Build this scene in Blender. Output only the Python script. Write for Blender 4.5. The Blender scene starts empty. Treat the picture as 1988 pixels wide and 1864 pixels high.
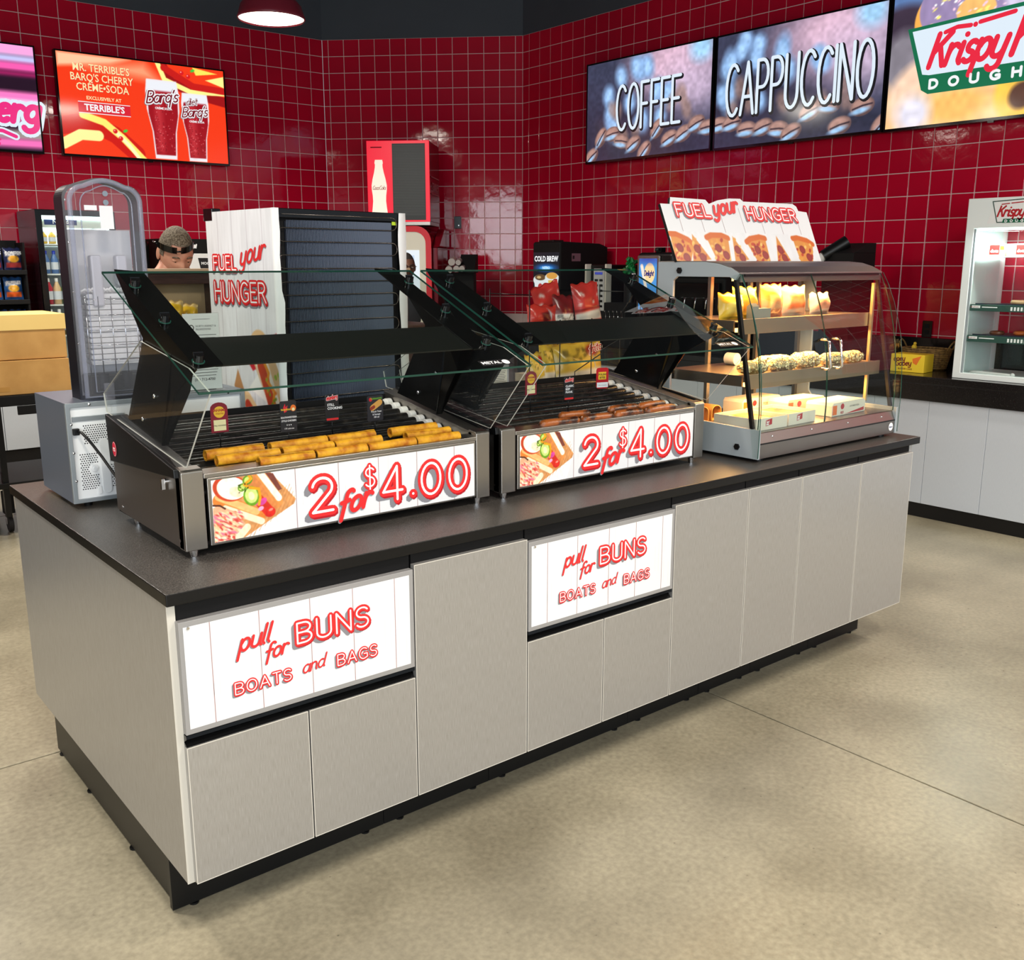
import bpy, bmesh, math, random
import numpy as np
from mathutils import Vector, Matrix
from mathutils.geometry import delaunay_2d_cdt
random.seed(7); rng = np.random.default_rng(7)
scene = bpy.context.scene
col = scene.collection
PI = math.pi

# ------------------------------------------------------------------ camera
def make_camera():
    yaw, pitch, roll = 0.6838, -0.2174, -0.0001
    fw = Vector((math.sin(yaw)*math.cos(pitch), math.cos(yaw)*math.cos(pitch), math.sin(pitch)))
    rt = Vector((math.cos(yaw), -math.sin(yaw), 0)); up = rt.cross(fw)
    c, s = math.cos(roll), math.sin(roll)
    rt, up = c*rt + s*up, -s*rt + c*up
    cd = bpy.data.cameras.new('camera'); cd.sensor_width = 36; cd.sensor_fit = 'HORIZONTAL'
    cd.lens = 36*1900.112/1988; cd.clip_start = .05; cd.clip_end = 100
    co = bpy.data.objects.new('camera', cd); col.objects.link(co)
    m = Matrix.Identity(4)
    for i in range(3):
        m[i][0] = rt[i]; m[i][1] = up[i]; m[i][2] = -fw[i]
    m.translation = Vector((-0.7079, -2.0846, 1.6378)); co.matrix_world = m
    scene.camera = co
make_camera()

# ------------------------------------------------------------------ world, lights, exposure
vs = scene.view_settings
scene.display_settings.display_device = 'sRGB'
vs.view_transform = 'Standard'; vs.look = 'None'; vs.gamma = 1; vs.use_curve_mapping = False
vs.exposure = 0.0
w = bpy.data.worlds.new('world'); scene.world = w; w.use_nodes = True
wb = w.node_tree.nodes['Background']; wb.inputs[0].default_value = (.80, .90, 1, 1); wb.inputs[1].default_value = 0.55
scene.cycles.max_bounces = 8; scene.cycles.diffuse_bounces = 3; scene.cycles.glossy_bounces = 4
scene.cycles.transparent_max_bounces = 24; scene.cycles.transmission_bounces = 6
scene.cycles.caustics_reflective = False; scene.cycles.caustics_refractive = False
scene.cycles.sample_clamp_indirect = 4

def light(name, kind, loc, power, color, size=1, size_y=None, look=None, shape=None, spread=None):
    l = bpy.data.lights.new(name, kind); l.energy = power; l.color = color
    if kind == 'AREA':
        l.shape = shape or ('RECTANGLE' if size_y else 'DISK'); l.size = size
        if size_y: l.size_y = size_y
        if spread: l.spread = spread
    o = bpy.data.objects.new(name, l); col.objects.link(o); o.location = loc
    if look is not None:
        d = Vector(look) - Vector(loc); o.rotation_euler = d.to_track_quat('-Z', 'Y').to_euler()
    return o
WARM = (1.0, .93, .82); DAY = (.86, .94, 1.0)
# ceiling dome lamps: their light (only the first has a body, built further down)
LAMPS = [(2.70, 4.8), (4.5, -1.3), (-0.2, 4.8), (1.0, 3.5), (-0.9, 1.4), (-3.4, 4.6), (-3.5, 1.2), (1.7, -2.0),
         (-0.2, -1.6), (-3.3, -2.2), (2.6, -3.8), (-0.4, -4.8), (-3.4, -5.2), (5.2, -2.4), (5.1, -4.9)]
for x, y in LAMPS:
    light('lamp_light', 'AREA', (x, y, 3.318), 54, WARM, .42, look=(x, y, 0), spread=2.95)
# daylight through the shop front windows behind the camera
light('window_light', 'AREA', (-2.2, -7.6, 1.9), 330, DAY, 6.5, 2.6, look=(0.5, 1, 1.0))
light('window_light', 'AREA', (-7.3, -4.7, 2.35), 135, DAY, 2.0, 2.2, look=(3, 1.5, 1.6))

# ------------------------------------------------------------------ materials
def s2l(c):
    c = np.asarray(c, float)
    return np.where(c <= .04045, c/12.92, ((c+.055)/1.055)**2.4)
def rgb(r, g, b):                       # 0-255 sRGB to linear
    v = s2l(np.array([r, g, b])/255.); return (float(v[0]), float(v[1]), float(v[2]), 1)
MATS = {}
def mat(name, color=None, rough=.5, metal=0, spec=.5, emit=None, estr=1, coat=0, noise=None, bump=None, trans=0, ior=1.45, vcol=None, aniso=None, sub=0, coat_rough=.03):
    if name in MATS: return MATS[name]
    m = bpy.data.materials.new(name); m.use_nodes = True; MATS[name] = m
    nt = m.node_tree; N = nt.nodes; L = nt.links; b = N['Principled BSDF']
    if color is not None: b.inputs['Base Color'].default_value = color
    b.inputs['Roughness'].default_value = rough; b.inputs['Metallic'].default_value = metal
    b.inputs['Specular IOR Level'].default_value = spec; b.inputs['IOR'].default_value = ior
    if coat: b.inputs['Coat Weight'].default_value = coat; b.inputs['Coat Roughness'].default_value = coat_rough
    if trans: b.inputs['Transmission Weight'].default_value = trans
    if sub: b.inputs['Subsurface Weight'].default_value = sub; b.inputs['Subsurface Radius'].default_value = (.01, .005, .003)
    if emit is not None:
        b.inputs['Emission Color'].default_value = emit; b.inputs['Emission Strength'].default_value = estr
    tc = N.new('ShaderNodeTexCoord')
    if noise:                            # (scale, color2, contrast low, high, stretch)
        sc, c2, lo, hi = noise[:4]; st = noise[4] if len(noise) > 4 else (1, 1, 1)
        mp = N.new('ShaderNodeMapping'); mp.inputs['Scale'].default_value = st; L.new(tc.outputs['Object'], mp.inputs[0])
        n = N.new('ShaderNodeTexNoise'); n.inputs['Scale'].default_value = sc; n.inputs['Detail'].default_value = 5; L.new(mp.outputs[0], n.inputs['Vector'])
        r = N.new('ShaderNodeMapRange'); r.inputs[1].default_value = lo; r.inputs[2].default_value = hi; L.new(n.outputs['Fac'], r.inputs[0])
        mx = N.new('ShaderNodeMix'); mx.data_type = 'RGBA'; mx.inputs[6].default_value = color; mx.inputs[7].default_value = c2
        L.new(r.outputs[0], mx.inputs[0]); L.new(mx.outputs[2], b.inputs['Base Color'])
    if vcol:
        v = N.new('ShaderNodeVertexColor'); v.layer_name = 'art'
        if vcol == 'emit':
            L.new(v.outputs[0], b.inputs['Emission Color']); b.inputs['Emission Strength'].default_value = estr
            b.inputs['Base Color'].default_value = (.01, .01, .01, 1)
        else: L.new(v.outputs[0], b.inputs['Base Color'])
    if bump:                             # (scale, strength, distance, stretch)
        st = bump[3] if len(bump) > 3 else (1, 1, 1)
        mp = N.new('ShaderNodeMapping'); mp.inputs['Scale'].default_value = st; L.new(tc.outputs['Object'], mp.inputs[0])
        n = N.new('ShaderNodeTexNoise'); n.inputs['Scale'].default_value = bump[0]; n.inputs['Detail'].default_value = 4; L.new(mp.outputs[0], n.inputs['Vector'])
        bp = N.new('ShaderNodeBump'); bp.inputs['Strength'].default_value = bump[1]; bp.inputs['Distance'].default_value = bump[2]
        L.new(n.outputs['Fac'], bp.inputs['Height']); L.new(bp.outputs[0], b.inputs['Normal'])
    return m
def pane(name, tint, rough=0.0, ior=1.5, haze=0.0, hazecol=(.8, .82, .85, 1)):
    """clear sheet: see-through with a fresnel reflection (and a little milky scatter)"""
    if name in MATS: return MATS[name]
    m = bpy.data.materials.new(name); m.use_nodes = True; MATS[name] = m
    nt = m.node_tree; N = nt.nodes; L = nt.links; N.remove(N['Principled BSDF']); out = N['Material Output']
    t = N.new('ShaderNodeBsdfTransparent'); t.inputs[0].default_value = tint
    g = N.new('ShaderNodeBsdfGlossy'); g.inputs['Roughness'].default_value = rough
    f = N.new('ShaderNodeFresnel'); f.inputs[0].default_value = ior
    # the back face of a thin sheet must not turn into a mirror
    geo = N.new('ShaderNodeNewGeometry'); inv = N.new('ShaderNodeMix'); inv.data_type = 'FLOAT'
    f2 = N.new('ShaderNodeFresnel'); f2.inputs[0].default_value = ior
    mx = N.new('ShaderNodeMixShader')
    mul = N.new('ShaderNodeMath'); mul.operation = 'MULTIPLY'
    one = N.new('ShaderNodeMath'); one.operation = 'SUBTRACT'; one.inputs[0].default_value = 1
    L.new(geo.outputs['Backfacing'], one.inputs[1]); L.new(f.outputs[0], mul.inputs[0]); L.new(one.outputs[0], mul.inputs[1])
    N.remove(inv); N.remove(f2)
    L.new(mul.outputs[0], mx.inputs[0])
    src = t.outputs[0]
    if haze:
        d = N.new('ShaderNodeBsdfDiffuse'); d.inputs[0].default_value = hazecol
        h = N.new('ShaderNodeMixShader'); h.inputs[0].default_value = haze; L.new(t.outputs[0], h.inputs[1]); L.new(d.outputs[0], h.inputs[2]); src = h.outputs[0]
    L.new(src, mx.inputs[1]); L.new(g.outputs[0], mx.inputs[2]); L.new(mx.outputs[0], out.inputs[0])
    return m

TILE = mat('glazed_red_tile', rgb(192, 14, 46), rough=.07, spec=.5, bump=(9, .10, .01), noise=(1.1, rgb(172, 10, 42), .35, .7))
GROUT = mat('grout', rgb(226, 198, 196), rough=.8)
CEIL = mat('ceiling_paint', rgb(70, 76, 84), rough=.8, noise=(.6, rgb(62, 68, 76), .3, .7))
BLACK = mat('black_plastic', rgb(13, 13, 14), rough=.38, spec=.4)
BLACKG = mat('black_gloss', rgb(14, 14, 15), rough=.10)
BLACKM = mat('black_matte', rgb(13, 12, 13), rough=.7, spec=.3)
STEEL = mat('stainless', rgb(178, 172, 165), rough=.30, metal=1, bump=(30, .06, .002, (1, 1, 60)))
STEELH = mat('stainless_soft', rgb(150, 144, 138), rough=.38, metal=1, bump=(30, .05, .002, (60, 1, 1)))
CHROME = mat('chrome', rgb(225, 225, 228), rough=.12, metal=1)
LAMI = mat('brushed_silver_laminate', rgb(194, 193, 192), rough=.36, metal=.62, spec=.5, noise=(90, rgb(168, 164, 160), .3, .7, (14, 14, .35)), bump=(160, .05, .002, (10, 10, .5)))
LAMIE = mat('silver_laminate_edge', rgb(205, 200, 190), rough=.4)
TOP = mat('dark_laminate_top', rgb(88, 84, 80), rough=.30, spec=.5, noise=(260, rgb(52, 50, 48), .38, .62), bump=(420, .5, .0015))
TOPE = mat('dark_laminate_edge', rgb(15, 14, 14), rough=.38, spec=.35, bump=(420, .2, .001))
WHITE = mat('white_paint', rgb(236, 236, 234), rough=.45)
WHITEG = mat('white_gloss', rgb(240, 241, 242), rough=.2)
PAPER = mat('white_paper', rgb(240, 240, 240), rough=.6)
GREYM = mat('grey_metal', rgb(138, 146, 156), rough=.35, metal=.4)
GREYL = mat('pale_grey_paint', rgb(160, 168, 172), rough=.38)
RED = mat('sign_red', rgb(226, 44, 46), rough=.4)
REDD = mat('sign_dark_red', rgb(178, 20, 32), rough=.4)
SHAD = mat('sign_grey', rgb(132, 130, 136), rough=.5)
INKW = mat('sign_white', rgb(250, 250, 250), rough=.4)
INKB = mat('ink_black', rgb(28, 26, 28), rough=.5)
GREYT = mat('grey_print', rgb(120, 120, 120), rough=.6)
GLASS = pane('clear_glass', (.90, .935, .92, 1))
GLASSE = mat('green_glass_edge', rgb(30, 70, 60), rough=.12, spec=.4)
ACRY = pane('clear_acrylic', (.97, .975, .97, 1), haze=.006)
ACRE = mat('acrylic_edge', rgb(205, 205, 198), rough=.25)
HAZY = pane('smoky_plastic', (.90, .90, .93, 1), rough=.10, haze=.12, hazecol=(.70, .70, .78, 1))
VCOL = mat('printed_art', rough=.4, vcol='base')
VCOLM = mat('printed_art_gloss', rough=.2, vcol='base')
VEMIT = mat('lit_screen', rough=.12, spec=.5, vcol='emit', estr=1.2)

GUARD = mat('guard_black', rgb(12, 12, 12), rough=.22, spec=.18)
# ------------------------------------------------------------------ object helpers
def prop(o, label=None, cat=None, group=None, kind=None):
    if label: o['label'] = label
    if cat: o['category'] = cat
    if group: o['group'] = group
    if kind: o['kind'] = kind
    return o
def thing(name, label, cat, loc=(0, 0, 0), rz=0, group=None):
    o = bpy.data.objects.new(name, None); col.objects.link(o); o.location = loc; o.rotation_euler = (0, 0, rz); o.empty_display_size = .05
    return prop(o, label, cat, group)
def link(name, me, parent=None):
    o = bpy.data.objects.new(name, me); col.objects.link(o)
    if parent is not None: o.parent = parent
    return o
def copy_tree(o, parent=None, label=None, loc=None):
    c = o.copy(); col.objects.link(c); c.parent = parent
    if label: c['label'] = label
    if loc is not None: c.location = loc
    for ch in o.children: copy_tree(ch, c)
    return c

class MB:
    """collects faces; .obj() links them as one mesh object"""
    def __init__(s): s.v = []; s.f = []; s.m = []; s.sm = []; s.mats = []
    def mi(s, m):
        if m is None: return 0
        if m not in s.mats: s.mats.append(m)
        return s.mats.index(m)
    def add(s, vs_, fs, m=None, smooth=False):
        b = len(s.v); s.v += [tuple(map(float, p)) for p in vs_]; k = s.mi(m)
        for f in fs: s.f.append([b+i for i in f]); s.m.append(k); s.sm.append(smooth)
        return s
    def box(s, x0, x1, y0, y1, z0, z1, m=None):
        e = 3e-5*getattr(s, 'nb', 0); s.nb = getattr(s, 'nb', 0)+1; x0 -= e; x1 += e; y0 -= e; y1 += e; z0 -= e; z1 += e   # never exactly coplanar
        v = [(x, y, z) for z in (z0, z1) for y in (y0, y1) for x in (x0, x1)]
        return s.add(v, [(0, 2, 3, 1), (4, 5, 7, 6), (0, 1, 5, 4), (2, 6, 7, 3), (0, 4, 6, 2), (1, 3, 7, 5)], m)
    def prism(s, pts, vec, m=None):      # closed polygon of 3-D points swept by vec
        n = len(pts); vec = np.array(vec, float); P = [np.array(p, float) for p in pts]
        nrm = np.zeros(3)
        for i in range(n): nrm += np.cross(P[i], P[(i+1) % n])
        if nrm @ vec > 0: P = P[::-1]
        return s.add(P + [p+vec for p in P], [tuple(range(n)), tuple(range(2*n-1, n-1, -1))] + [(i, i+n, (i+1) % n+n, (i+1) % n) for i in range(n)], m)
    def yz(s, pts, x0, x1, m=None): return s.prism([(x0, y, z) for y, z in pts], (x1-x0, 0, 0), m)
    def xz(s, pts, y0, y1, m=None): return s.prism([(x, y0, z) for x, z in pts], (0, y1-y0, 0), m)
    def xy(s, pts, z0, z1, m=None): return s.prism([(x, y, z0) for x, y in pts], (0, 0, z1-z0), m)
    def cyl(s, p0, p1, r0, r1=None, seg=16, m=None, caps=True):
        p0 = np.array(p0, float); p1 = np.array(p1, float); r1 = r0 if r1 is None else r1
        d = p1-p0; d /= np.linalg.norm(d); a = np.cross(d, (0, 0, 1) if abs(d[2]) < .9 else (1, 0, 0)); a /= np.linalg.norm(a); b = np.cross(d, a)
        v = []
        for p, r in ((p0, r0), (p1, r1)):
            for i in range(seg):
                t = 2*PI*i/seg; v.append(p + r*(math.cos(t)*a + math.sin(t)*b))
        s.add(v, [(i, (i+1) % seg, (i+1) % seg+seg, i+seg) for i in range(seg)], m, True)
        if caps: s.add(v, [tuple(range(seg-1, -1, -1)), tuple(range(seg, 2*seg))], m)
        return s
    def tube(s, path, r, seg=8, m=None, closed=False):
        P = [np.array(p, float) for p in path]; n = len(P); v = []; up = None
        for i in range(n):
            a = P[(i-1) % n] if (closed or i > 0) else P[i]; b = P[(i+1) % n] if (closed or i < n-1) else P[i]
            d = b-a; d /= (np.linalg.norm(d)+1e-12)
            if up is None: up = np.cross(d, (0, 0, 1) if abs(d[2]) < .9 else (1, 0, 0))
            up = up - d*(up@d); up /= (np.linalg.norm(up)+1e-12); q = np.cross(d, up)
            rr = r[i] if isinstance(r, (list, tuple)) else r
            for k in range(seg):
                t = 2*PI*k/seg; v.append(P[i]+rr*(math.cos(t)*up+math.sin(t)*q))
        fs = []
        for i in range(n if closed else n-1):
            j = (i+1) % n
            for k in range(seg): fs.append((i*seg+k, i*seg+(k+1) % seg, j*seg+(k+1) % seg, j*seg+k))
        if not closed: fs += [tuple(range(seg-1, -1, -1)), tuple(range((n-1)*seg, n*seg))]
        return s.add(v, fs, m, True)
    def lathe(s, prof, c=(0, 0, 0), seg=24, m=None, sx=1, sy=1, caps=True):
        v = []; n = len(prof)
        for r, z in prof:
            for k in range(seg):
                t = 2*PI*k/seg; v.append((c[0]+sx*r*math.cos(t), c[1]+sy*r*math.sin(t), c[2]+z))
        fs = [(i*seg+k, i*seg+(k+1) % seg, (i+1)*seg+(k+1) % seg, (i+1)*seg+k) for i in range(n-1) for k in range(seg)]
        s.add(v, fs, m, True)
        if caps and prof[0][0] > 1e-5: s.add(v[:seg], [tuple(range(seg-1, -1, -1))], m)
        if caps and prof[-1][0] > 1e-5: s.add(v[-seg:], [tuple(range(seg))], m)
        return s
    def ball(s, c, r, m=None, seg=14, rings=9):
        if not isinstance(r, (tuple, list)): r = (r, r, r)
        v = []; fs = []
        for i in range(rings+1):
            ph = PI*i/rings
            for k in range(seg):
                t = 2*PI*k/seg; v.append((c[0]+r[0]*math.sin(ph)*math.cos(t), c[1]+r[1]*math.sin(ph)*math.sin(t), c[2]-r[2]*math.cos(ph)))
        for i in range(rings):
            for k in range(seg): fs.append((i*seg+k, i*seg+(k+1) % seg, (i+1)*seg+(k+1) % seg, (i+1)*seg+k))
        return s.add(v, fs, m, True)
    def quad(s, a, b, c, d, m=None): return s.add([a, b, c, d], [(0, 1, 2, 3)], m)
    def mesh(s, name, m=None):
        me = bpy.data.meshes.new(name)
        me.from_pydata(s.v, [], s.f); mats = s.mats or [m]
        for x in mats: me.materials.append(x)
        me.polygons.foreach_set('material_index', s.m); me.polygons.foreach_set('use_smooth', s.sm)
        me.update(); return me
    def obj(s, name, m=None, parent=None, bevel=0, seg=2):
        o = link(name, s.mesh(name, m), parent)
        if bevel:
            b = o.modifiers.new('bevel', 'BEVEL'); b.width = bevel; b.segments = seg; b.limit_method = 'ANGLE'; b.angle_limit = .6
        return o
def box(name, d, m, parent=None, bevel=0): return MB().box(*d).obj(name, m, parent, bevel)
def struct(name, mb, m=None, bevel=0): return prop(mb.obj(name, m, None, bevel), kind='structure')
def rrect(x0, x1, y0, y1, r, n=5):
    pts = []
    for cx, cy, a in ((x1-r, y1-r, 0), (x0+r, y1-r, 90), (x0+r, y0+r, 180), (x1-r, y0+r, 270)):
        for i in range(n+1):
            t = math.radians(a+90*i/n); pts.append((cx+r*math.cos(t), cy+r*math.sin(t)))
    return pts

# ------------------------------------------------------------------ stroke lettering (drawn letters, flat ribbons)
def arc(cx, cy, rx, ry, a0, a1, n=9):
    return [(cx+rx*math.cos(math.radians(a0+(a1-a0)*i/n)), cy+ry*math.sin(math.radians(a0+(a1-a0)*i/n))) for i in range(n+1)]
G = {
 'A': (.62, [[(0, 0), (.31, 1), (.62, 0)], [(.12, .34), (.50, .34)]]),
 'B': (.52, [[(0, 0), (0, 1), (.25, 1)]+arc(.25, .76, .24, .24, 90, -90)+[(0, .52)], [(.25, .52)]+arc(.27, .26, .26, .26, 90, -90)+[(0, 0)]]),
 'C': (.56, [arc(.33, .5, .33, .5, 48, 312, 14)]),
 'D': (.56, [[(0, 0), (0, 1), (.2, 1)]+arc(.2, .5, .36, .5, 90, -90, 12)+[(0, 0)]]),
 'E': (.46, [[(.46, 0), (0, 0), (0, 1), (.46, 1)], [(0, .52), (.38, .52)]]),
 'F': (.44, [[(0, 0), (0, 1), (.44, 1)], [(0, .52), (.36, .52)]]),
 'G': (.60, [arc(.33, .5, .33, .5, 48, 300, 14)+[(.6, .12), (.6, .45), (.36, .45)]]),
 'H': (.54, [[(0, 0), (0, 1)], [(.54, 0), (.54, 1)], [(0, .52), (.54, .52)]]),
 'I': (.0, [[(0, 0), (0, 1)]]),
 'J': (.36, [[(.36, 1), (.36, .2)]+arc(.18, .2, .18, .2, 0, -160)]),
 'K': (.54, [[(0, 0), (0, 1)], [(.52, 1), (0, .42)], [(.2, .62), (.54, 0)]]),
 'L': (.44, [[(0, 1), (0, 0), (.44, 0)]]),
 'M': (.7, [[(0, 0), (0, 1), (.35, .3), (.7, 1), (.7, 0)]]),
 'N': (.56, [[(0, 0), (0, 1), (.56, 0), (.56, 1)]]),
 'O': (.64, [arc(.32, .5, .32, .5, 90, 450, 20)]),
 'P': (.5, [[(0, 0), (0, 1), (.24, 1)]+arc(.24, .74, .26, .26, 90, -90)+[(0, .48)]]),
 'Q': (.64, [arc(.32, .5, .32, .5, 90, 450, 20), [(.4, .2), (.66, -.08)]]),
 'R': (.52, [[(0, 0), (0, 1), (.24, 1)]+arc(.24, .75, .25, .25, 90, -90)+[(0, .5)], [(.26, .5), (.54, 0)]]),
 'S': (.48, [arc(.25, .75, .23, .25, 30, 180)+arc(.25, .75, .23, .25, 180, 270)+arc(.24, .25, .24, .25, 90, -150, 10)]),
 'T': (.52, [[(.26, 0), (.26, 1)], [(0, 1), (.52, 1)]]),
 'U': (.54, [[(0, 1), (0, .27)]+arc(.27, .27, .27, .27, 180, 360)+[(.54, 1)]]),
 'V': (.58, [[(0, 1), (.29, 0), (.58, 1)]]),
 'W': (.8, [[(0, 1), (.2, 0), (.4, .8), (.6, 0), (.8, 1)]]),
 'Y': (.56, [[(0, 1), (.28, .5), (.56, 1)], [(.28, .5), (.28, 0)]]),
 'Z': (.5, [[(0, 1), (.5, 1), (0, 0), (.5, 0)]]),
 '2': (.56, [arc(.28, .72, .27, .28, 170, -35, 12)+[(.0, 0), (.56, 0)]]),
 '4': (.6, [[(.44, 0), (.44, 1), (0, .27), (.6, .27)]]),
 '0': (.6, [arc(.3, .5, .3, .5, 90, 450, 22)]),
 '.': (.05, [[(.02, .05), (.03, .05)]]),
 '$': (.48, [arc(.25, .73, .21, .2, 30, 270)+arc(.24, .28, .23, .22, 90, -150, 10), [(.24, -.07), (.24, 1.05)]]),
 'a': (.5, [arc(.24, .3, .24, .3, 60, 360, 14), [(.48, .58), (.48, .1), (.56, .0)]]),
 'b': (.46, [[(0, 1), (0, .05)], arc(.22, .3, .22, .3, 150, -150, 14)]),
 'c': (.42, [arc(.25, .3, .25, .3, 50, 310, 12)]),
 'd': (.5, [arc(.24, .3, .24, .3, 60, 360, 14), [(.5, 1), (.48, .1), (.56, 0)]]),
 'e': (.46, [[(.03, .3), (.45, .36)]+arc(.24, .3, .22, .3, 12, 310, 14)]),
 'f': (.36, [arc(.34, .82, .16, .17, 30, 180, 7)+[(.14, -.25)], [(-.02, .52), (.36, .56)]]),
 'g': (.48, [arc(.24, .32, .23, .28, 60, 400, 14), [(.47, .6), (.46, -.15)]+arc(.22, -.15, .24, .2, 0, -160, 8)]),
 'h': (.44, [[(0, 1), (0, 0)], [(0, .35)]+arc(.22, .36, .2, .24, 160, 0, 8)+[(.42, 0)]]),
 'i': (.1, [[(.02, .6), (.02, .1), (.1, 0)], [(.04, .84), (.05, .84)]]),
 'k': (.44, [[(0, 1), (0, 0)], [(.4, .6), (.02, .25)], [(.14, .36), (.44, 0)]]),
 'l': (.14, [[(.06, 1), (.02, .12), (.12, 0)]]),
 'm': (.7, [[(0, .6), (0, 0)], [(0, .35)]+arc(.17, .4, .16, .2, 160, 0, 7)+[(.33, 0)], [(.33, .35)]+arc(.5, .4, .17, .2, 160, 0, 7)+[(.67, 0)]]),
 'n': (.44, [[(0, .6), (0, 0)], [(0, .35)]+arc(.21, .36, .2, .24, 160, 0, 8)+[(.42, .1), (.5, 0)]]),
 'o': (.48, [arc(.24, .3, .24, .3, 90, 450, 16)]),
 'p': (.46, [[(.0, .6), (-.02, -.42)], arc(.23, .3, .22, .3, 160, -160, 14)]),
 'q': (.46, [arc(.22, .3, .22, .3, 30, 330, 14), [(.46, .6), (.44, -.42)]]),
 'r': (.34, [[(0, .6), (0, 0)], [(0, .3)]+arc(.2, .36, .19, .22, 170, 40, 7)]),
 's': (.36, [arc(.2, .45, .16, .15, 40, 250, 8)+arc(.17, .15, .18, .15, 80, -150, 8)]),
 't': (.3, [[(.14, .9), (.12, .12), (.26, 0)], [(-.02, .6), (.32, .62)]]),
 'u': (.46, [[(0, .6), (0, .2)]+arc(.21, .2, .21, .2, 180, 350, 8)+[(.44, .6), (.45, .1), (.54, 0)]]),
 'w': (.6, [[(0, .6), (.15, 0), (.3, .5), (.45, 0), (.6, .6)]]),
 'y': (.46, [[(0, .6), (0, .25)]+arc(.21, .22, .21, .2, 180, 350, 7)+[(.45, .6), (.42, -.1)]+arc(.2, -.15, .22, .2, 10, -150, 7)]),
 "'": (.06, [[(.06, 1.0), (.0, .78)]]), '-': (.3, [[(0, .45), (.3, .45)]]), '!': (.05, [[(.02, .3), (.04, 1)], [(.02, .04), (.03, .04)]]),
}
def strokes(s, x, y, h, gap=.22, sx=1.0, shear=0.0, rise=0.0):
    """polylines of a text; (x, y) is the base line start, h the capital height, rise the slope of the base line"""
    out = []; px = 0.0
    for ch in s:
        if ch == ' ': px += .42*sx; continue
        wd, ls = G[ch]
        for l in ls:
            out.append([(x+h*(px+u*sx+shear*v), y+h*(v+rise*(px+u*sx))) for u, v in l])
        px += wd*sx+gap
    return out
def strokes_fit(s, x0, x1, y, h, gap=.22, shear=0.0, rise=0.0, wid=0):
    a = strokes(s, 0, 0, h, gap, 1, 0, 0); mx = max(p[0] for l in a for p in l)
    base = strokes(s, x0, y, h, gap, 1, 0, 0)
    k = (x1-x0)/mx
    return [[(x0+(u-x0)*k+shear*(v-y), v+rise*(u-x0)*k) for u, v in l] for l in base]
class Sign:
    """flat print on a plane: o + u*ux + v*uy, layers lifted off by .35 mm each"""
    def __init__(s, o, ux, uy, eps=.00035, lift=.0006):
        s.o = np.array(o, float); s.ux = np.array(ux, float); s.uy = np.array(uy, float); s.n = np.cross(s.ux, s.uy); s.mb = MB(); s.rn = random.Random(5); s.eps = eps; s.lift = lift
    def P(s, u, v, layer): return s.o+u*s.ux+v*s.uy+s.n*(s.lift+s.eps*layer)
    def union(s, polys, m, layer):
        """overlapping convex pieces merged into one flat non-overlapping patch"""
        vs_ = []; fs = []
        for p in polys:
            fs.append(list(range(len(vs_), len(vs_)+len(p)))); vs_ += [Vector((a*100+s.rn.uniform(-1e-4, 1e-4), b*100+s.rn.uniform(-1e-4, 1e-4))) for a, b in p]
        r = delaunay_2d_cdt(vs_, [], fs, 0, 1e-7)
        s.mb.add([s.P(v.x/100, v.y/100, layer) for v in r[0]], [f for f, o in zip(r[2], r[5]) if len(o)], m); return s
    def pieces(s, polys, wd, seg=8, du=0, dv=0):
        r = wd/2; out = []
        for l in polys:
            for (u, v) in l: out.append([(u+du+r*math.cos(2*PI*(k+.5)/seg), v+dv+r*math.sin(2*PI*(k+.5)/seg)) for k in range(seg)])
            for (a, b), (c, d) in zip(l[:-1], l[1:]):
                L_ = math.hypot(c-a, d-b)
                if L_ < 1e-6: continue
                nx, ny = -(d-b)/L_*r, (c-a)/L_*r
                out.append([(a-nx+du, b-ny+dv), (a+nx+du, b+ny+dv), (c+nx+du, d+ny+dv), (c-nx+du, d-ny+dv)][::-1])
        return out
    def lines(s, polys, wd, m, layer=0, seg=8, du=0, dv=0): return s.union(s.pieces(polys, wd, seg, du, dv), m, layer)
    def poly(s, pts, m, layer=0):
        s.mb.add([s.P(u, v, layer) for u, v in pts], [tuple(range(len(pts)))], m); return s
    def rect(s, u0, u1, v0, v1, m, layer=0): return s.poly([(u0, v0), (u1, v0), (u1, v1), (u0, v1)], m, layer)
    def disc(s, u, v, ru, rv, m, layer=0, seg=28): return s.poly([(u+ru*math.cos(2*PI*k/seg), v+rv*math.sin(2*PI*k/seg)) for k in range(seg)], m, layer)
    def retro(s, polys, h, layer=0, k=1.0, sh=(-.14, -.13)):
        """red letters with a white inline, dark side and a long grey drop"""
        q = []
        for i in range(0, 7): q += s.pieces(polys, h*.24*k, 6, sh[0]*h*(i/6)*1.2, sh[1]*h*(i/6)*1.2)
        s.union(q, SHAD, layer); q = []
        for i in (1, 2, 3): q += s.pieces(polys, h*.30*k, 6, h*.014*i, -h*.022*i)
        s.union(q, REDD, layer+1)
        s.lines(polys, h*.31*k, RED, layer+2); s.lines(polys, h*.085*k, INKW, layer+3); return s
    def script(s, polys, h, layer=0, k=1.0):
        s.lines(polys, h*.13*k, SHAD, layer, 6, du=-.05*h, dv=-.04*h); s.lines(polys, h*.13*k, RED, layer+1); return s
    def planks(s, u0, u1, v0, v1, seams, layer=0, m=None):
        lm = m or mat('plank_seam', rgb(172, 138, 138), rough=.6); gm = mat('plank_grain', rgb(214, 214, 216), rough=.6)
        t = (u1-u0)*.0016
        for q in seams: s.rect(q-t, q+t, v0, v1, lm, layer)
        R_ = random.Random(int(u1*1000))
        for i in range(int(18)):
            q = u0+(u1-u0)*R_.random(); a = v0+(v1-v0)*R_.random()*.7; b = min(v1, a+(v1-v0)*(.1+.3*R_.random()))
            s.rect(q, q+t*.7, a, b, gm, layer)
        return s
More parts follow.
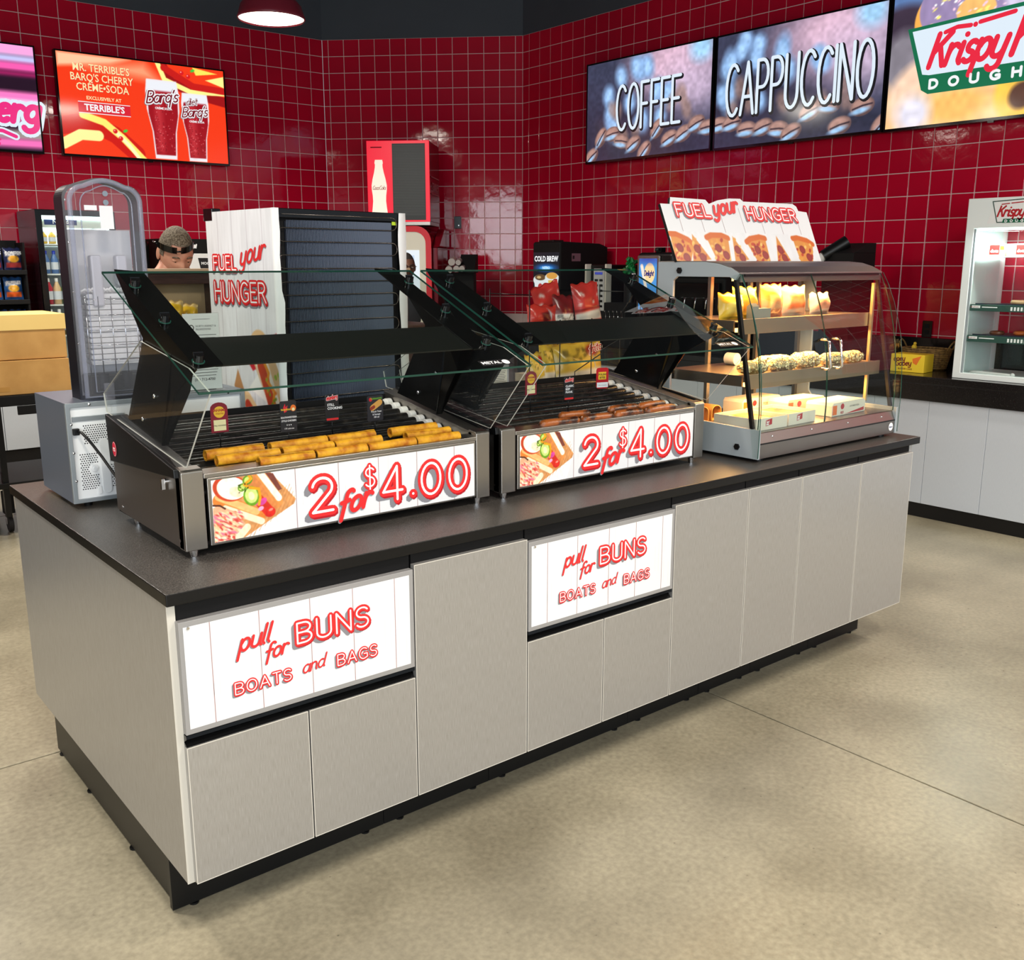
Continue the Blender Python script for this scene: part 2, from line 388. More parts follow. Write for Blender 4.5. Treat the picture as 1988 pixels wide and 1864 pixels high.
    def text(s, body, u, v, size, m, layer=0, align='CENTER', bold=0.0, sx=1.0, shear=0.0, rot=0.0, spacing=1.0):
        cu = bpy.data.curves.new('t', 'FONT'); cu.body = body; cu.size = size; cu.align_x = align; cu.offset = bold*size; cu.shear = shear
        cu.space_character = spacing; cu.resolution_u = 2
        o = bpy.data.objects.new('t', cu); me = bpy.data.meshes.new_from_object(o)
        c, q = math.cos(rot), math.sin(rot); vv = [(p.co.x*sx, p.co.y) for p in me.vertices]
        s.mb.add([s.P(u+c*a-q*b, v+q*a+c*b, layer) for a, b in vv], [tuple(p.vertices) for p in me.polygons], m)
        bpy.data.objects.remove(o); bpy.data.curves.remove(cu); bpy.data.meshes.remove(me); return s
    def obj(s, name, parent): return s.mb.obj(name, None, parent)

# ------------------------------------------------------------------ painted art: vertex colours on a fine flat grid
class Art:
    def __init__(s, w_, h_, n=140, bg=(200, 200, 200)):
        s.w = w_; s.h = h_; s.nx = n; s.ny = max(8, int(n*h_/w_)); u = np.linspace(0, w_, s.nx); v = np.linspace(0, h_, s.ny)
        s.U, s.V = np.meshgrid(u, v); s.c = np.zeros((s.ny, s.nx, 3))+np.array(bg)/255.; s.px = w_/s.nx
    def _b(s, mask, colr): s.c = s.c*(1-mask[..., None])+np.array(colr)/255.*mask[..., None]; return s
    def ell(s, cx, cy, rx, ry, colr, ang=0, soft=None, ring=None, a=1):
        c, q = math.cos(ang), math.sin(ang); X = (s.U-cx)*c+(s.V-cy)*q; Y = -(s.U-cx)*q+(s.V-cy)*c
        d = (np.sqrt((X/rx)**2+(Y/ry)**2)-1)*min(rx, ry); sf = soft or s.px*.7
        if ring: d = np.abs(d)-ring
        return s._b(a*np.clip(.5-d/(2*sf), 0, 1), colr)
    def cap(s, x0, y0, x1, y1, r, colr, r1=None, soft=None, a=1):
        dx, dy = x1-x0, y1-y0; t = np.clip(((s.U-x0)*dx+(s.V-y0)*dy)/(dx*dx+dy*dy+1e-12), 0, 1); rr = r+(r1-r)*t if r1 is not None else r
        d = np.hypot(s.U-x0-t*dx, s.V-y0-t*dy)-rr; sf = soft or s.px*.7
        return s._b(a*np.clip(.5-d/(2*sf), 0, 1), colr)
    def line(s, pts, r, colr, soft=None, a=1):
        m = np.zeros_like(s.U); sf = soft or s.px*.7
        for (x0, y0), (x1, y1) in zip(pts[:-1], pts[1:]):
            dx, dy = x1-x0, y1-y0; t = np.clip(((s.U-x0)*dx+(s.V-y0)*dy)/(dx*dx+dy*dy+1e-12), 0, 1)
            m = np.maximum(m, np.clip(.5-(np.hypot(s.U-x0-t*dx, s.V-y0-t*dy)-r)/(2*sf), 0, 1))
        return s._b(a*m, colr)
    def poly(s, pts, colr, soft=None, a=1):
        ins = np.zeros(s.U.shape, bool); dm = np.full(s.U.shape, 1e9); n = len(pts)
        for i in range(n):
            x0, y0 = pts[i]; x1, y1 = pts[(i+1) % n]; dx, dy = x1-x0, y1-y0
            t = np.clip(((s.U-x0)*dx+(s.V-y0)*dy)/(dx*dx+dy*dy+1e-12), 0, 1); dm = np.minimum(dm, np.hypot(s.U-x0-t*dx, s.V-y0-t*dy))
            if abs(dy) > 1e-12: ins ^= ((y0 > s.V) != (y1 > s.V)) & (s.U < (s.V-y0)*dx/dy+x0)
        d = np.where(ins, -dm, dm); sf = soft or s.px*.7
        return s._b(a*np.clip(.5-d/(2*sf), 0, 1), colr)
    def noise(s, amt, sx=6, sy=6, seed=1):
        r = np.random.default_rng(seed); g = r.random((sy+2, sx+2)); X = s.U/s.w*sx; Y = s.V/s.h*sy; i = X.astype(int); j = Y.astype(int); fx = X-i; fy = Y-j
        v = (g[j, i]*(1-fx)+g[j, i+1]*fx)*(1-fy)+(g[j+1, i]*(1-fx)+g[j+1, i+1]*fx)*fy
        s.c = np.clip(s.c*(1+amt*(v-.5)[..., None]*2), 0, 1); return s
    def dots(s, x0, x1, y0, y1, n, r, cols, seed=3, stretch=1, ang=0, soft=None):
        R_ = random.Random(seed)
        for i in range(n): s.ell(x0+(x1-x0)*R_.random(), y0+(y1-y0)*R_.random(), r*stretch*(.6+.8*R_.random()), r*(.6+.8*R_.random()), cols[i % len(cols)], ang+R_.random()*.8, soft)
        return s
    def obj(s, name, parent, o, ux, uy, m=None, crop=None):
        o = np.array(o, float); ux = np.array(ux, float); uy = np.array(uy, float)
        P = o+s.U[..., None]*ux+s.V[..., None]*uy; me = bpy.data.meshes.new(name)
        idx = np.arange(s.nx*s.ny).reshape(s.ny, s.nx); F = np.stack([idx[:-1, :-1], idx[:-1, 1:], idx[1:, 1:], idx[1:, :-1]], -1).reshape(-1, 4)
        if crop is not None: F = F[crop(s.U, s.V)[:-1, :-1].reshape(-1)]
        me.from_pydata(P.reshape(-1, 3).tolist(), [], F.tolist())
        ca = me.color_attributes.new('art', 'FLOAT_COLOR', 'POINT'); c4 = np.ones((s.ny*s.nx, 4)); c4[:, :3] = s2l(s.c.reshape(-1, 3)); ca.data.foreach_set('color', c4.reshape(-1))
        me.materials.append(m or VCOL); me.update(); return link(name, me, parent)
# ================================================================== THE SETTING
XR, YR = 6.0249, 6.0047            # corner between the right wall and the diagonal wall
XL, YL = 4.5662, 7.4618            # corner between the diagonal wall and the left wall
ZT, TP = 3.8698, 0.16043           # top of the tiling, tile pitch
FLOOR = mat('polished_concrete', rgb(170, 161, 138), rough=.30, spec=.45, noise=(1.7, rgb(136, 128, 108), .34, .68), bump=(60, .05, .002))
def concrete():
    m = FLOOR; nt = m.node_tree; N = nt.nodes; L = nt.links; b = N['Principled BSDF']
    src = b.inputs['Base Color'].links[0].from_socket
    tc = [n for n in N if n.type == 'TEX_COORD'][0]
    n2 = N.new('ShaderNodeTexNoise'); n2.inputs['Scale'].default_value = 55; n2.inputs['Detail'].default_value = 6; L.new(tc.outputs['Object'], n2.inputs['Vector'])
    r = N.new('ShaderNodeMapRange'); r.inputs[1].default_value = .25; r.inputs[2].default_value = .75; r.inputs[3].default_value = .78; r.inputs[4].default_value = 1.18; L.new(n2.outputs['Fac'], r.inputs[0])
    mul = N.new('ShaderNodeMix'); mul.data_type = 'RGBA'; mul.blend_type = 'MULTIPLY'; mul.inputs[0].default_value = 1; L.new(src, mul.inputs[6]); L.new(r.outputs[0], mul.inputs[7])
    v = N.new('ShaderNodeTexVoronoi'); v.inputs['Scale'].default_value = 14; L.new(tc.outputs['Object'], v.inputs['Vector'])
    r2 = N.new('ShaderNodeMapRange'); r2.inputs[1].default_value = .02; r2.inputs[2].default_value = .06; r2.inputs[3].default_value = .55; r2.inputs[4].default_value = 1; L.new(v.outputs['Distance'], r2.inputs[0])
    n3 = N.new('ShaderNodeTexNoise'); n3.inputs['Scale'].default_value = 3.2; L.new(tc.outputs['Object'], n3.inputs['Vector'])
    r3 = N.new('ShaderNodeMapRange'); r3.inputs[1].default_value = .5; r3.inputs[2].default_value = .62; r3.inputs[3].default_value = 1; r3.inputs[4].default_value = 0; L.new(n3.outputs['Fac'], r3.inputs[0])
    mxm = N.new('ShaderNodeMath'); mxm.operation = 'MAXIMUM'; L.new(r2.outputs[0], mxm.inputs[0]); L.new(r3.outputs[0], mxm.inputs[1])
    mul2 = N.new('ShaderNodeMix'); mul2.data_type = 'RGBA'; mul2.blend_type = 'MULTIPLY'; mul2.inputs[0].default_value = 1; L.new(mul.outputs[2], mul2.inputs[6]); L.new(mxm.outputs[0], mul2.inputs[7])
    L.new(mul2.outputs[2], b.inputs['Base Color'])
    rr = N.new('ShaderNodeMapRange'); rr.inputs[3].default_value = .22; rr.inputs[4].default_value = .42; L.new(n2.outputs['Fac'], rr.inputs[0]); L.new(rr.outputs[0], b.inputs['Roughness'])
concrete()
JOINT = mat('joint_dirt', rgb(66, 58, 46), rough=.9)
fl = struct('floor', MB().box(-9.5, 9.5, -9, 9.5, -.06, -.004), JOINT)
xs = [-9.5, -5.15, -1.5, 2.14, 5.79, 9.5]; ys = [-9, -6.0, -2.36, 1.29, 4.94, 9.5]
for i in range(5):
    for j in range(5):
        g = .0034
        s_ = MB().box(xs[i]+g, xs[i+1]-g, ys[j]+g, ys[j+1]-g, -.05, 0).obj('slab', FLOOR, fl, .0015, 1)

def wall(name, pts, z0, z1, m, th=.2):
    return struct(name, MB().prism([(pts[0][0], pts[0][1], z0), (pts[1][0], pts[1][1], z0), (pts[1][0], pts[1][1], z1), (pts[0][0], pts[0][1], z1)], pts[2]+(0,)), m)
WALLP = mat('upper_wall_paint', rgb(66, 72, 80), rough=.75, noise=(.8, rgb(58, 64, 72), .3, .7))
def tiled(name, O, t, n, s0, s1, zlow, phase, limit):
    """O on the tile face plane, t along the wall, n into the room; tiles from s0 to s1"""
    O = np.array(O, float); t = np.array(t, float); n = np.array(n, float)
    A = O+t*s0; B = O+t*s1; b = -n*.003
    bk = tuple((-n*.2)[:2])
    w_ = wall(name, ((A+b)[:2], (B+b)[:2], bk), -.05, ZT, GROUT)
    def tm(wd, ht):
        g = .0062/2; a = wd/2-g; c = ht/2-g; e = .0018
        v = [(-a, -c, -.0025), (a, -c, -.0025), (a, c, -.0025), (-a, c, -.0025), (-a, -c, 0.0), (a, -c, 0.0), (a, c, 0.0), (-a, c, 0.0), (-a+e, -c+e, .0012), (a-e, -c+e, .0012), (a-e, c-e, .0012), (-a+e, c-e, .0012)]
        f = [(0, 1, 5, 4), (1, 2, 6, 5), (2, 3, 7, 6), (3, 0, 4, 7), (4, 5, 9, 8), (5, 6, 10, 9), (6, 7, 11, 10), (7, 4, 8, 11), (8, 9, 10, 11)]
        return v, f
    me_full = None; lst = []
    k0 = math.floor((s0-phase)/TP)
    cam = scene.camera.matrix_world.inverted(); f_ = 1900.1
    k = k0
    while phase+k*TP < s1:
        a = max(s0, phase+k*TP); b_ = min(s1, phase+(k+1)*TP); k += 1
        if b_-a < .012: continue
        r = 0
        while ZT-(r+1)*TP > zlow-TP*.99:
            z1 = ZT-r*TP; z0 = max(zlow, z1-TP); r += 1
            if z1-z0 < .012: continue
            c = O+t*((a+b_)/2); c[2] = (z0+z1)/2
            q = cam @ Vector(c); vis = q.z < 0 and abs(q.x/q.z)*f_ < 1010 and abs(q.y/q.z)*f_ < 950
            lst.append((q.length+(0 if vis else 100), c, b_-a, z1-z0))
    lst.sort(key=lambda e: e[0]); rest = MB(); cache = {}
    R_ = random.Random(hash(name) % 1000 if False else len(name))
    base = Matrix((tuple(t)+(0,), (0, 0, 1, 0), tuple(n)+(0,), (0, 0, 0, 1))).transposed()
    for i, (d, c, wd, ht) in enumerate(lst):
        M_ = Matrix.Translation(Vector(c)) @ base @ Matrix.Rotation(R_.gauss(0, .0035), 4, 'X') @ Matrix.Rotation(R_.gauss(0, .0035), 4, 'Y')
        key = (round(wd, 3), round(ht, 3))
        if i < limit and d < 100:
            if key not in cache: cache[key] = MB().add(*tm(wd, ht), TILE).mesh('tile')
            o = link('tile', cache[key], w_); o.matrix_world = M_
        else:
            v, f = tm(wd, ht); rest.add([tuple(M_ @ Vector(p)) for p in v], f, TILE)
    if rest.v: prop(rest.obj('tile_field', None, w_), kind='stuff')
    return w_
q2 = 1/math.sqrt(2)
dC = math.hypot(XR-XL, YR-YL)
tiled('wall_right', (XR, YR, 0), (0, -1, 0), (-1, 0, 0), 0, 8.0, 1.12, -.0513*1.22, 300)
tiled('wall_back', (XL, YL, 0), ((XR-XL)/dC, (YR-YL)/dC, 0), (-q2, -q2, 0), 0, dC, 1.12, dC-(-.0 + .0609*1.22)-14*TP, 300)
tiled('wall_left', (XL, YL, 0), (-1, 0, 0), (0, -1, 0), 0, 12.0, 1.12, .1182*1.22, 300)
# painted wall above the tiling, ceiling
up = MB()
for (a, b, nn) in (((XR, YR), (XR, -9), (.2, 0)), ((XL, YL), (XR, YR), (.14, .14)), ((-9.5, YL), (XL, YL), (0, .2))):
    up.prism([(a[0]-nn[0]*.0, a[1]-nn[1]*.0, ZT), (b[0], b[1], ZT), (b[0], b[1], 5.6), (a[0], a[1], 5.6)], nn+(0,))
struct('wall_upper', up, WALLP)
struct('ceiling', MB().box(-9.5, 9.5, -9, 9.5, 5.5, 5.6), CEIL)
# shop front behind the camera: sills, posts and headers around the windows
pw = mat('front_wall_paint', rgb(150, 146, 140), rough=.7)
fw_ = MB().box(-9.5, 9.5, -8.9, -8.7, 0, .55).box(-9.5, 9.5, -8.9, -8.7, 3.4, 5.6)
for x in (-9.4, -5.6, -2.2, 1.2, 4.6): fw_.box(x-.12, x+.12, -8.9, -8.7, .5, 3.5)
struct('wall_front', fw_, pw)
sw_ = MB().box(-9.5, -9.3, -8.9, 9.4, 3.4, 5.6).box(-9.5, -9.3, -8.9, 9.4, 0, .55).box(-9.5, -9.3, 1.5, 9.4, 0, 3.5)
for y in (-8.5, -5.4, -2.0, 1.4): sw_.box(-9.5, -9.3, y-.12, y+.12, .5, 3.5)
struct('wall_side', sw_, pw)
GLS = pane('shop_glass', (.92, .95, .95, 1))
struct('window_1', MB().box(-9.3, 6.0, -8.81, -8.79, .55, 3.4), GLS)
struct('window_2', MB().box(-9.41, -9.39, -8.7, 1.4, .55, 3.4), GLS)

# ================================================================== COUNTER ISLAND
L_, D_, H_ = 3.2333, 1.4298, .92
ZB, ZC = .184, .8905
XI = .006
top = box('worktop', (0, L_, 0, D_, ZC, H_), TOP, None, .0025)
top.data.materials.append(TOPE)
for p in top.data.polygons:
    if abs(p.normal.z) < .5: p.material_index = 1
prop(top, 'long black speckled worktop covering the silver island cabinets', 'worktop')
prop(MB().box(XI, XI+.0185, .022, D_-.03, ZB, ZC).add([], []).obj('end_panel', LAMI, None, .001), 'large silver laminate panel closing the left end of the island', 'panel')
epe = MB().box(XI-.0006, XI+.0190, .0205, .022, ZB, ZC-.001)
epe.obj('edge_band', LAMIE, bpy.data.objects['end_panel'])
prop(MB().box(L_-.025-.018, L_-.022, .022, D_-.03, ZB, ZC).obj('end_panel', LAMI, None, .001), 'narrow silver laminate panel closing the right end of the island', 'panel')
def door(par, x0, x1, z0, z1, name='door', m=None):
    d = MB().box(x0+.0022, x1-.0022, .004, .022, z0, z1).obj(name, m or LAMI, par, .0012)
    e = .0011                                    # pale edge band round the door
    MB().box(x0+.0022, x1-.0022, .0036, .0046, z0, z0+.002).box(x0+.0022, x0+.0040, .0036, .0046, z0, z1).box(x1-.0040, x1-.0022, .0036, .0046, z0, z1).box(x0+.0022, x1-.0022, .0036, .0046, z1-.002, z1).obj('edge_band', LAMIE, d)
    return d
def unit(name, label, x0, x1):
    t = thing(name, label, 'cabinet', (0, 0, 0), group='island cabinets')
    MB().box(x0+.005, x1-.001, .030, D_*.5-.004, ZB+.01, ZC-.0005).box(x0+.005, x1-.001, .024, .032, .84, ZC-.0005).obj('carcass', BLACKM, t)
    MB().box(x0+.0008, x1-.0008, .195, .213, .006, ZB+.012).obj('toe_kick', BLACK, t, .001)
    for fx in (x0+.06, x1-.06): MB().cyl((fx, .204, 0), (fx, .204, .005), .013, .013, 12).cyl((fx, .204, .005), (fx, .204, .05), .008, .008, 8).obj('levelling_foot', BLACK, t)
    return t
def finger_pull(par, x0, x1, z0, z1, name='finger_pull'):
    return MB().prism([(x0+.003, .006, z1-.002), (x0+.003, .004, z1-.010), (x0+.003, .020, z0+.010), (x0+.003, .007, z0+.001), (x0+.003, .028, z0+.001), (x0+.003, .028, z1-.002)], (x1-x0-.006, 0, 0)).obj(name, BLACKG, par)
def drawer_unit(label, x0, xm, x1):
    t = unit('drawer_cabinet', label, x0, x1)
    fr = MB().box(x0+.003, x1-.003, .002, .022, .573, .848).obj('drawer_front', mat('drawer_frame_grey', rgb(158, 156, 156), rough=.4, metal=.2), t, .001)
    W = x1-x0; u0, u1, v0, v1 = .013, W-.016, .013, .262
    sg = Sign((x0, .002, .573), (1, 0, 0), (0, 0, 1)); k = W/.637
    sg.rect(u0, u1, v0, v1, mat('sign_board_white', rgb(228, 228, 230), rough=.45), 0)
    sg.planks(u0, u1, v0, v1, [k*q for q in (.075, .196, .330, .450, .575)], 1)
    X = lambda q: k*(q-.020); Z = lambda z: z-.573
    sg.script(strokes('pull', X(.163), Z(.744), .048, .13, 1, .30, .10), .048, 2, 1.1)
    sg.script(strokes('for', X(.226), Z(.706), .040, .13, 1, .28, .12), .040, 2, 1.15)
    sg.retro(strokes_fit('BUNS', X(.312), X(.512), Z(.727), .052, .22), .052, 3)
    sg.retro(strokes_fit('BOATS', X(.146), X(.290), Z(.640), .028, .24), .028, 3)
    sg.script(strokes('and', X(.322), Z(.645), .034, .14, 1, .3, .09), .034, 2, .9)
    sg.retro(strokes_fit('BAGS', X(.420), X(.534), Z(.640), .029, .24), .029, 3)
    sg.obj('sign_face', t)
    MB().cyl((x0+.024, .001, .832), (x0+.024, -.002, .832), .0035, .0035, 10).obj('screw', CHROME, t)
    finger_pull(t, x0, x1, .541, .572)
    for a, b in ((x0, xm), (xm, x1)): door(t, a, b, ZB+.002, .540)
    return t
def door_unit(label, x0, x1):
    t = unit('door_cabinet', label, x0, x1); door(t, x0, x1, ZB+.002, .858); return t
drawer_unit('island cabinet at the left end with a printed drawer over two square doors', .020, .335, .657)
door_unit('tall single-door island cabinet between the two printed drawer fronts', .657, 1.053)
drawer_unit('second island cabinet with a printed drawer over two square doors, mid island', 1.053, 1.370, 1.690)
door_unit('tall-door island cabinet just right of the second printed drawer', 1.690, 2.080)
door_unit('narrow tall-door island cabinet, third from the right end', 2.080, 2.400)
door_unit('tall-door island cabinet, second from the right end', 2.400, 2.800)
door_unit('rightmost tall-door island cabinet under the warming case corner', 2.800, L_-.043)
bk = MB().box(.026, L_-.046, D_*.5, D_-.04, ZB+.01, ZC-.0005); prop(bk.obj('rear_cabinet', LAMI), 'silver rear half of the island, seen only past its left end', 'cabinet')
MB().box(.034, .050, .196, 1.30, .010, ZB+.004).box(.05, L_-.2, 1.28, 1.30, .01, ZB+.012).obj('toe_kick', BLACK, bpy.data.objects['rear_cabinet'])
for y in (.55, .95, 1.26): MB().cyl((.042, y, 0), (.042, y, .006), .014, .014, 10).cyl((.042, y, .006), (.042, y, .05), .008, .008, 8).obj('levelling_foot', BLACK, bpy.data.objects['rear_cabinet'])
# ================================================================== ROLLER GRILLS
ORANGE = mat('orange_print', rgb(236, 120, 40), rough=.5)
def hotdog_art(w_, h_, n=170):
    a = Art(w_, h_, n, (246, 244, 242)); k = h_
    # wooden board
    a.poly([(.50*k, 0), (1.38*k, .42*k), (1.42*k, .50*k), (.98*k, 1.02*k), (.30*k, 1.05*k), (.1*k, 0)], (214, 150, 92))
    for i in range(9): a.cap(.55*k+.1*i*k, -.05*k+.06*i*k, .98*k+.07*i*k, .62*k+.03*i*k, .008*k, (188, 118, 62), a=.5)
    a.poly([(.86*k, 1.02*k), (1.04*k, .98*k), (1.18*k, .70*k), (1.06*k, .66*k)], (122, 62, 52))
    # right bun half, sausage, left bun half
    a.cap(.74*k, 1.02*k, 1.06*k, .52*k, .13*k, (222, 140, 72)); a.cap(.80*k, 1.04*k, 1.12*k, .56*k, .055*k, (252, 242, 222)); a.cap(.66*k, .86*k, .94*k, .40*k, .12*k, (214, 130, 70))
    a.cap(.12*k, .66*k, .76*k, .32*k, .115*k, (226, 128, 52)); a.cap(.10*k, .72*k, .72*k, .39*k, .055*k, (246, 190, 120)); a.cap(.20*k, .52*k, .80*k, .22*k, .055*k, (250, 232, 196))
    a.ell(.30*k, .84*k, .285*k, .215*k, (198, 66, 34), -.3); a.ell(.33*k, .83*k, .25*k, .18*k, (253, 247, 228), -.3); a.ell(.40*k, .76*k, .12*k, .08*k, (246, 224, 190), -.5)
    a.cap(.70*k, .66*k, .94*k, .36*k, .088*k, (206, 46, 30)); a.ell(.95*k, .35*k, .098*k, .085*k, (212, 40, 30)); a.ell(.97*k, .385*k, .04*k, .022*k, (246, 140, 120), .3)
    a.ell(.84*k, .54*k, .075*k, .05*k, (208, 70, 150), .6); a.ell(.80*k, .43*k, .05*k, .035*k, (236, 170, 206), .3); a.ell(.74*k, .52*k, .05*k, .03*k, (226, 90, 130))
    for x, y, r in ((.60, .93, .09), (.50, .82, .075)): a.ell(x*k, y*k, r*k, r*k*.85, (92, 142, 30), .5); a.ell(x*k, y*k, r*k*.72, r*k*.55, (198, 220, 110), .5)
    a.ell(.65*k, .66*k, .135*k, .165*k, (104, 158, 34), .25); a.ell(.65*k, .67*k, .105*k, .13*k, (206, 228, 128), .25); a.ell(.65*k, .66*k, .05*k, .07*k, (234, 240, 180), .25)
    a.line([(.60*k, 1.04*k), (.66*k, .94*k), (.54*k, .86*k), (.62*k, .80*k), (.78*k, .76*k), (.80*k, .62*k), (.77*k, .50*k)], .022*k, (232, 160, 28))
    a.dots(.44*k, .60*k, .74*k, .88*k, 14, .010*k, [(50, 60, 16), (40, 60, 10)])
    # shredded filling of the left hot dog
    a.poly([(0, 0), (.46*k, 0), (.56*k, .18*k), (.34*k, .46*k), (.12*k, .58*k), (0, .56*k)], (236, 176, 138))
    a.dots(0, .45*k, 0, .45*k, 240, .014*k, [(252, 236, 206), (224, 110, 84), (250, 214, 176), (204, 70, 62), (250, 200, 150), (236, 120, 150)], 5, 3.2, -1.0)
    a.cap(.40*k, .02*k, .55*k, .16*k, .06*k, (252, 236, 200)); a.line([(0, .60*k), (.12*k, .58*k), (.2*k, .52*k)], .014*k, (70, 36, 26))
    a.noise(.08, 40, 24)
    return a
def grill(gx, label):
    g = thing('roller_grill', label, 'grill', (gx, .225, H_), group='roller grills')
    X = lambda v: v-.135; Y = lambda v: v-.225; Z = lambda v: v-H_
    def yzp(pts): return [(Y(a), Z(b)) for a, b in pts]
    W = .949
    # side plates and underside
    MB().yz(yzp([(.235, .945), (.70, .952), (.735, .955), (.735, 1.20), (.26, 1.135), (.235, 1.135)]), 0, .004).obj('side_panel', STEELH, g)
    MB().yz(yzp([(.235, .945), (.70, .952), (.735, .955), (.735, 1.20), (.26, 1.135), (.235, 1.135)]), W-.004, W).obj('side_panel', STEELH, g)
    MB().box(.004, W-.004, Y(.24), Y(.735), Z(.947), Z(.955)).yz(yzp([(.24, 1.085), (.73, 1.165), (.73, 1.158), (.24, 1.078)]), .004, W-.004).box(.004, W-.004, Y(.730), Y(.735), Z(.955), Z(1.21)).obj('chassis', BLACKM, g)
    # black sloping wedges along both sides with a raised outer lip
    for s0, s1 in ((-.012, 0), (W, W+.012)):
        MB().yz(yzp([(.234, 1.127), (.726, 1.096), (.739, 1.228), (.237, 1.149)]), s0, s1).obj('side_guard', BLACK, g, .002)
    for s0, s1 in ((0, .050), (W-.05, W)):
        MB().yz(yzp([(.245, 1.118), (.737, 1.19), (.739, 1.222), (.245, 1.143)]), s0, s1).obj('side_rail', BLACK if s0 == 0 else STEELH, g, .002)
    # stainless front posts
    for s0, s1 in ((0, .056), (W-.050, W)):
        MB().yz(yzp([(.222, .942), (.262, .942), (.262, 1.150), (.228, 1.146), (.222, 1.140)]), s0, s1).obj('front_post', STEEL, g, .002)
    # sign with hot dog picture
    MB().xz([(X(.200), Z(.946)), (X(1.032), Z(.948)), (X(1.032), Z(1.120)), (X(.200), Z(1.120))], Y(.224), Y(.240)).obj('sign_frame', STEEL, g, .002)
    lx, lz, wd, ht = X(.209), Z(.953), .817, .160
    sg = Sign((lx, Y(.2235), lz), (1, 0, 0), (0, 0, 1)); u = lambda q: q-.209; v = lambda z: z-.953
    sg.rect(0, wd, 0, ht, mat('sign_board_white', rgb(228, 228, 230), rough=.45), 0)
    sg.planks(.23, wd, 0, ht, [u(.438), u(.566), u(.692), u(.820), u(.952)], 1)
    sg.retro(strokes_fit('2', u(.484), u(.545), v(.986), .092), .092, 3, .95)
    sg.retro(strokes_fit('$', u(.647), u(.677), v(1.030), .060), .060, 3, .85)
    sg.retro(strokes_fit('4', u(.704), u(.768), v(.984), .096), .088, 3, .95)
    sg.retro(strokes('.', u(.802), v(.988), .09), .080, 3, 1.1)
    sg.retro(strokes_fit('0', u(.834), u(.900), v(.982), .092), .088, 3, .95)
    sg.retro(strokes_fit('0', u(.932), u(.996), v(.982), .092), .088, 3, .95)
    sg.script(strokes('for', u(.562), v(.966), .064, .17, 1, .30, .17), .064, 8, 1.5)
    sg.obj('price_sign', g)
    art = hotdog_art(.228, ht); art.obj('sign_picture', g, (lx+.0005, Y(.2235)-.0009, lz), (1, 0, 0), (0, 0, 1), crop=lambda U, V: (U < .17+.05*np.clip(V/ht, 0, 1)*0+.058*(1-np.abs(V/ht-.5)*1.1)))
    # rim, drip tray, feet
    MB().yz(yzp([(.222, 1.120), (.222, 1.132), (.262, 1.138), (.262, 1.126)]), X(.192), X(1.034)).obj('front_rim', STEEL, g, .0015)
    MB().yz(yzp([(.262, 1.108), (.262, 1.118), (.298, 1.122), (.298, 1.112)]), X(.21), X(.98)).obj('drip_tray', BLACKG, g, .002)
    for fx, fy in ((.165, .252), (1.055, .252), (.165, .66), (1.055, .66)):
        MB().cyl((X(fx), Y(fy), 0), (X(fx), Y(fy), .0245), .0095, .0135, 14).obj('foot', CHROME, g)
    RB = mat('roller_black', rgb(34, 32, 30), rough=.24, noise=(40, rgb(60, 54, 48), .5, .8), bump=(60, .2, .002))
    CAPW = mat('roller_cap_white', rgb(232, 230, 224), rough=.4)
    for i in range(10):
        y = .268+.0472*i; z = 1.113+(y-.30)*.175
        r = MB().cyl((X(.188), Y(y), Z(z)), (X(1.026), Y(y), Z(z)), .0142, .0142, 18).obj('roller', RB, g)
        MB().cyl((X(1.012), Y(y), Z(z)), (X(1.030), Y(y), Z(z)), .0185, .0185, 18).cyl((X(1.000), Y(y), Z(z)), (X(1.012), Y(y), Z(z)), .0165, .0165, 18).obj('roller_cap', CAPW, r)
    # details
    for (yy, zz) in ((.255, .965), (.69, .968)): MB().cyl((-.0015, Y(yy), Z(zz)), (.001, Y(yy), Z(zz)), .0042, .0042, 8).obj('screw', CHROME, g)
    d = MB(); d.cyl((-.006, Y(.323), Z(1.105)), (0, Y(.323), Z(1.105)), .008, .008, 10).box(-.014, -.005, Y(.319), Y(.327), Z(1.085), Z(1.112)); d.obj('wing_screw', CHROME, g)
    sg = Sign((-.0122, Y(.677), Z(1.137)), (0, -1, 0), (0, 0, 1))
    sg.disc(0, 0, .017, .021, mat('sticker_red', rgb(206, 30, 60), rough=.4), 0).disc(0, 0, .0155, .0195, INKW, 1).disc(0, 0, .0145, .0185, MATS['sticker_red'], 2).text('rs', 0, -.006, .022, INKW, 3, bold=.02)
    sg.obj('sticker', g)
    return g
grill(.135, 'left stainless roller grill holding the yellow rolled taquitos')
grill(1.130, 'right stainless roller grill holding the brown sausages')

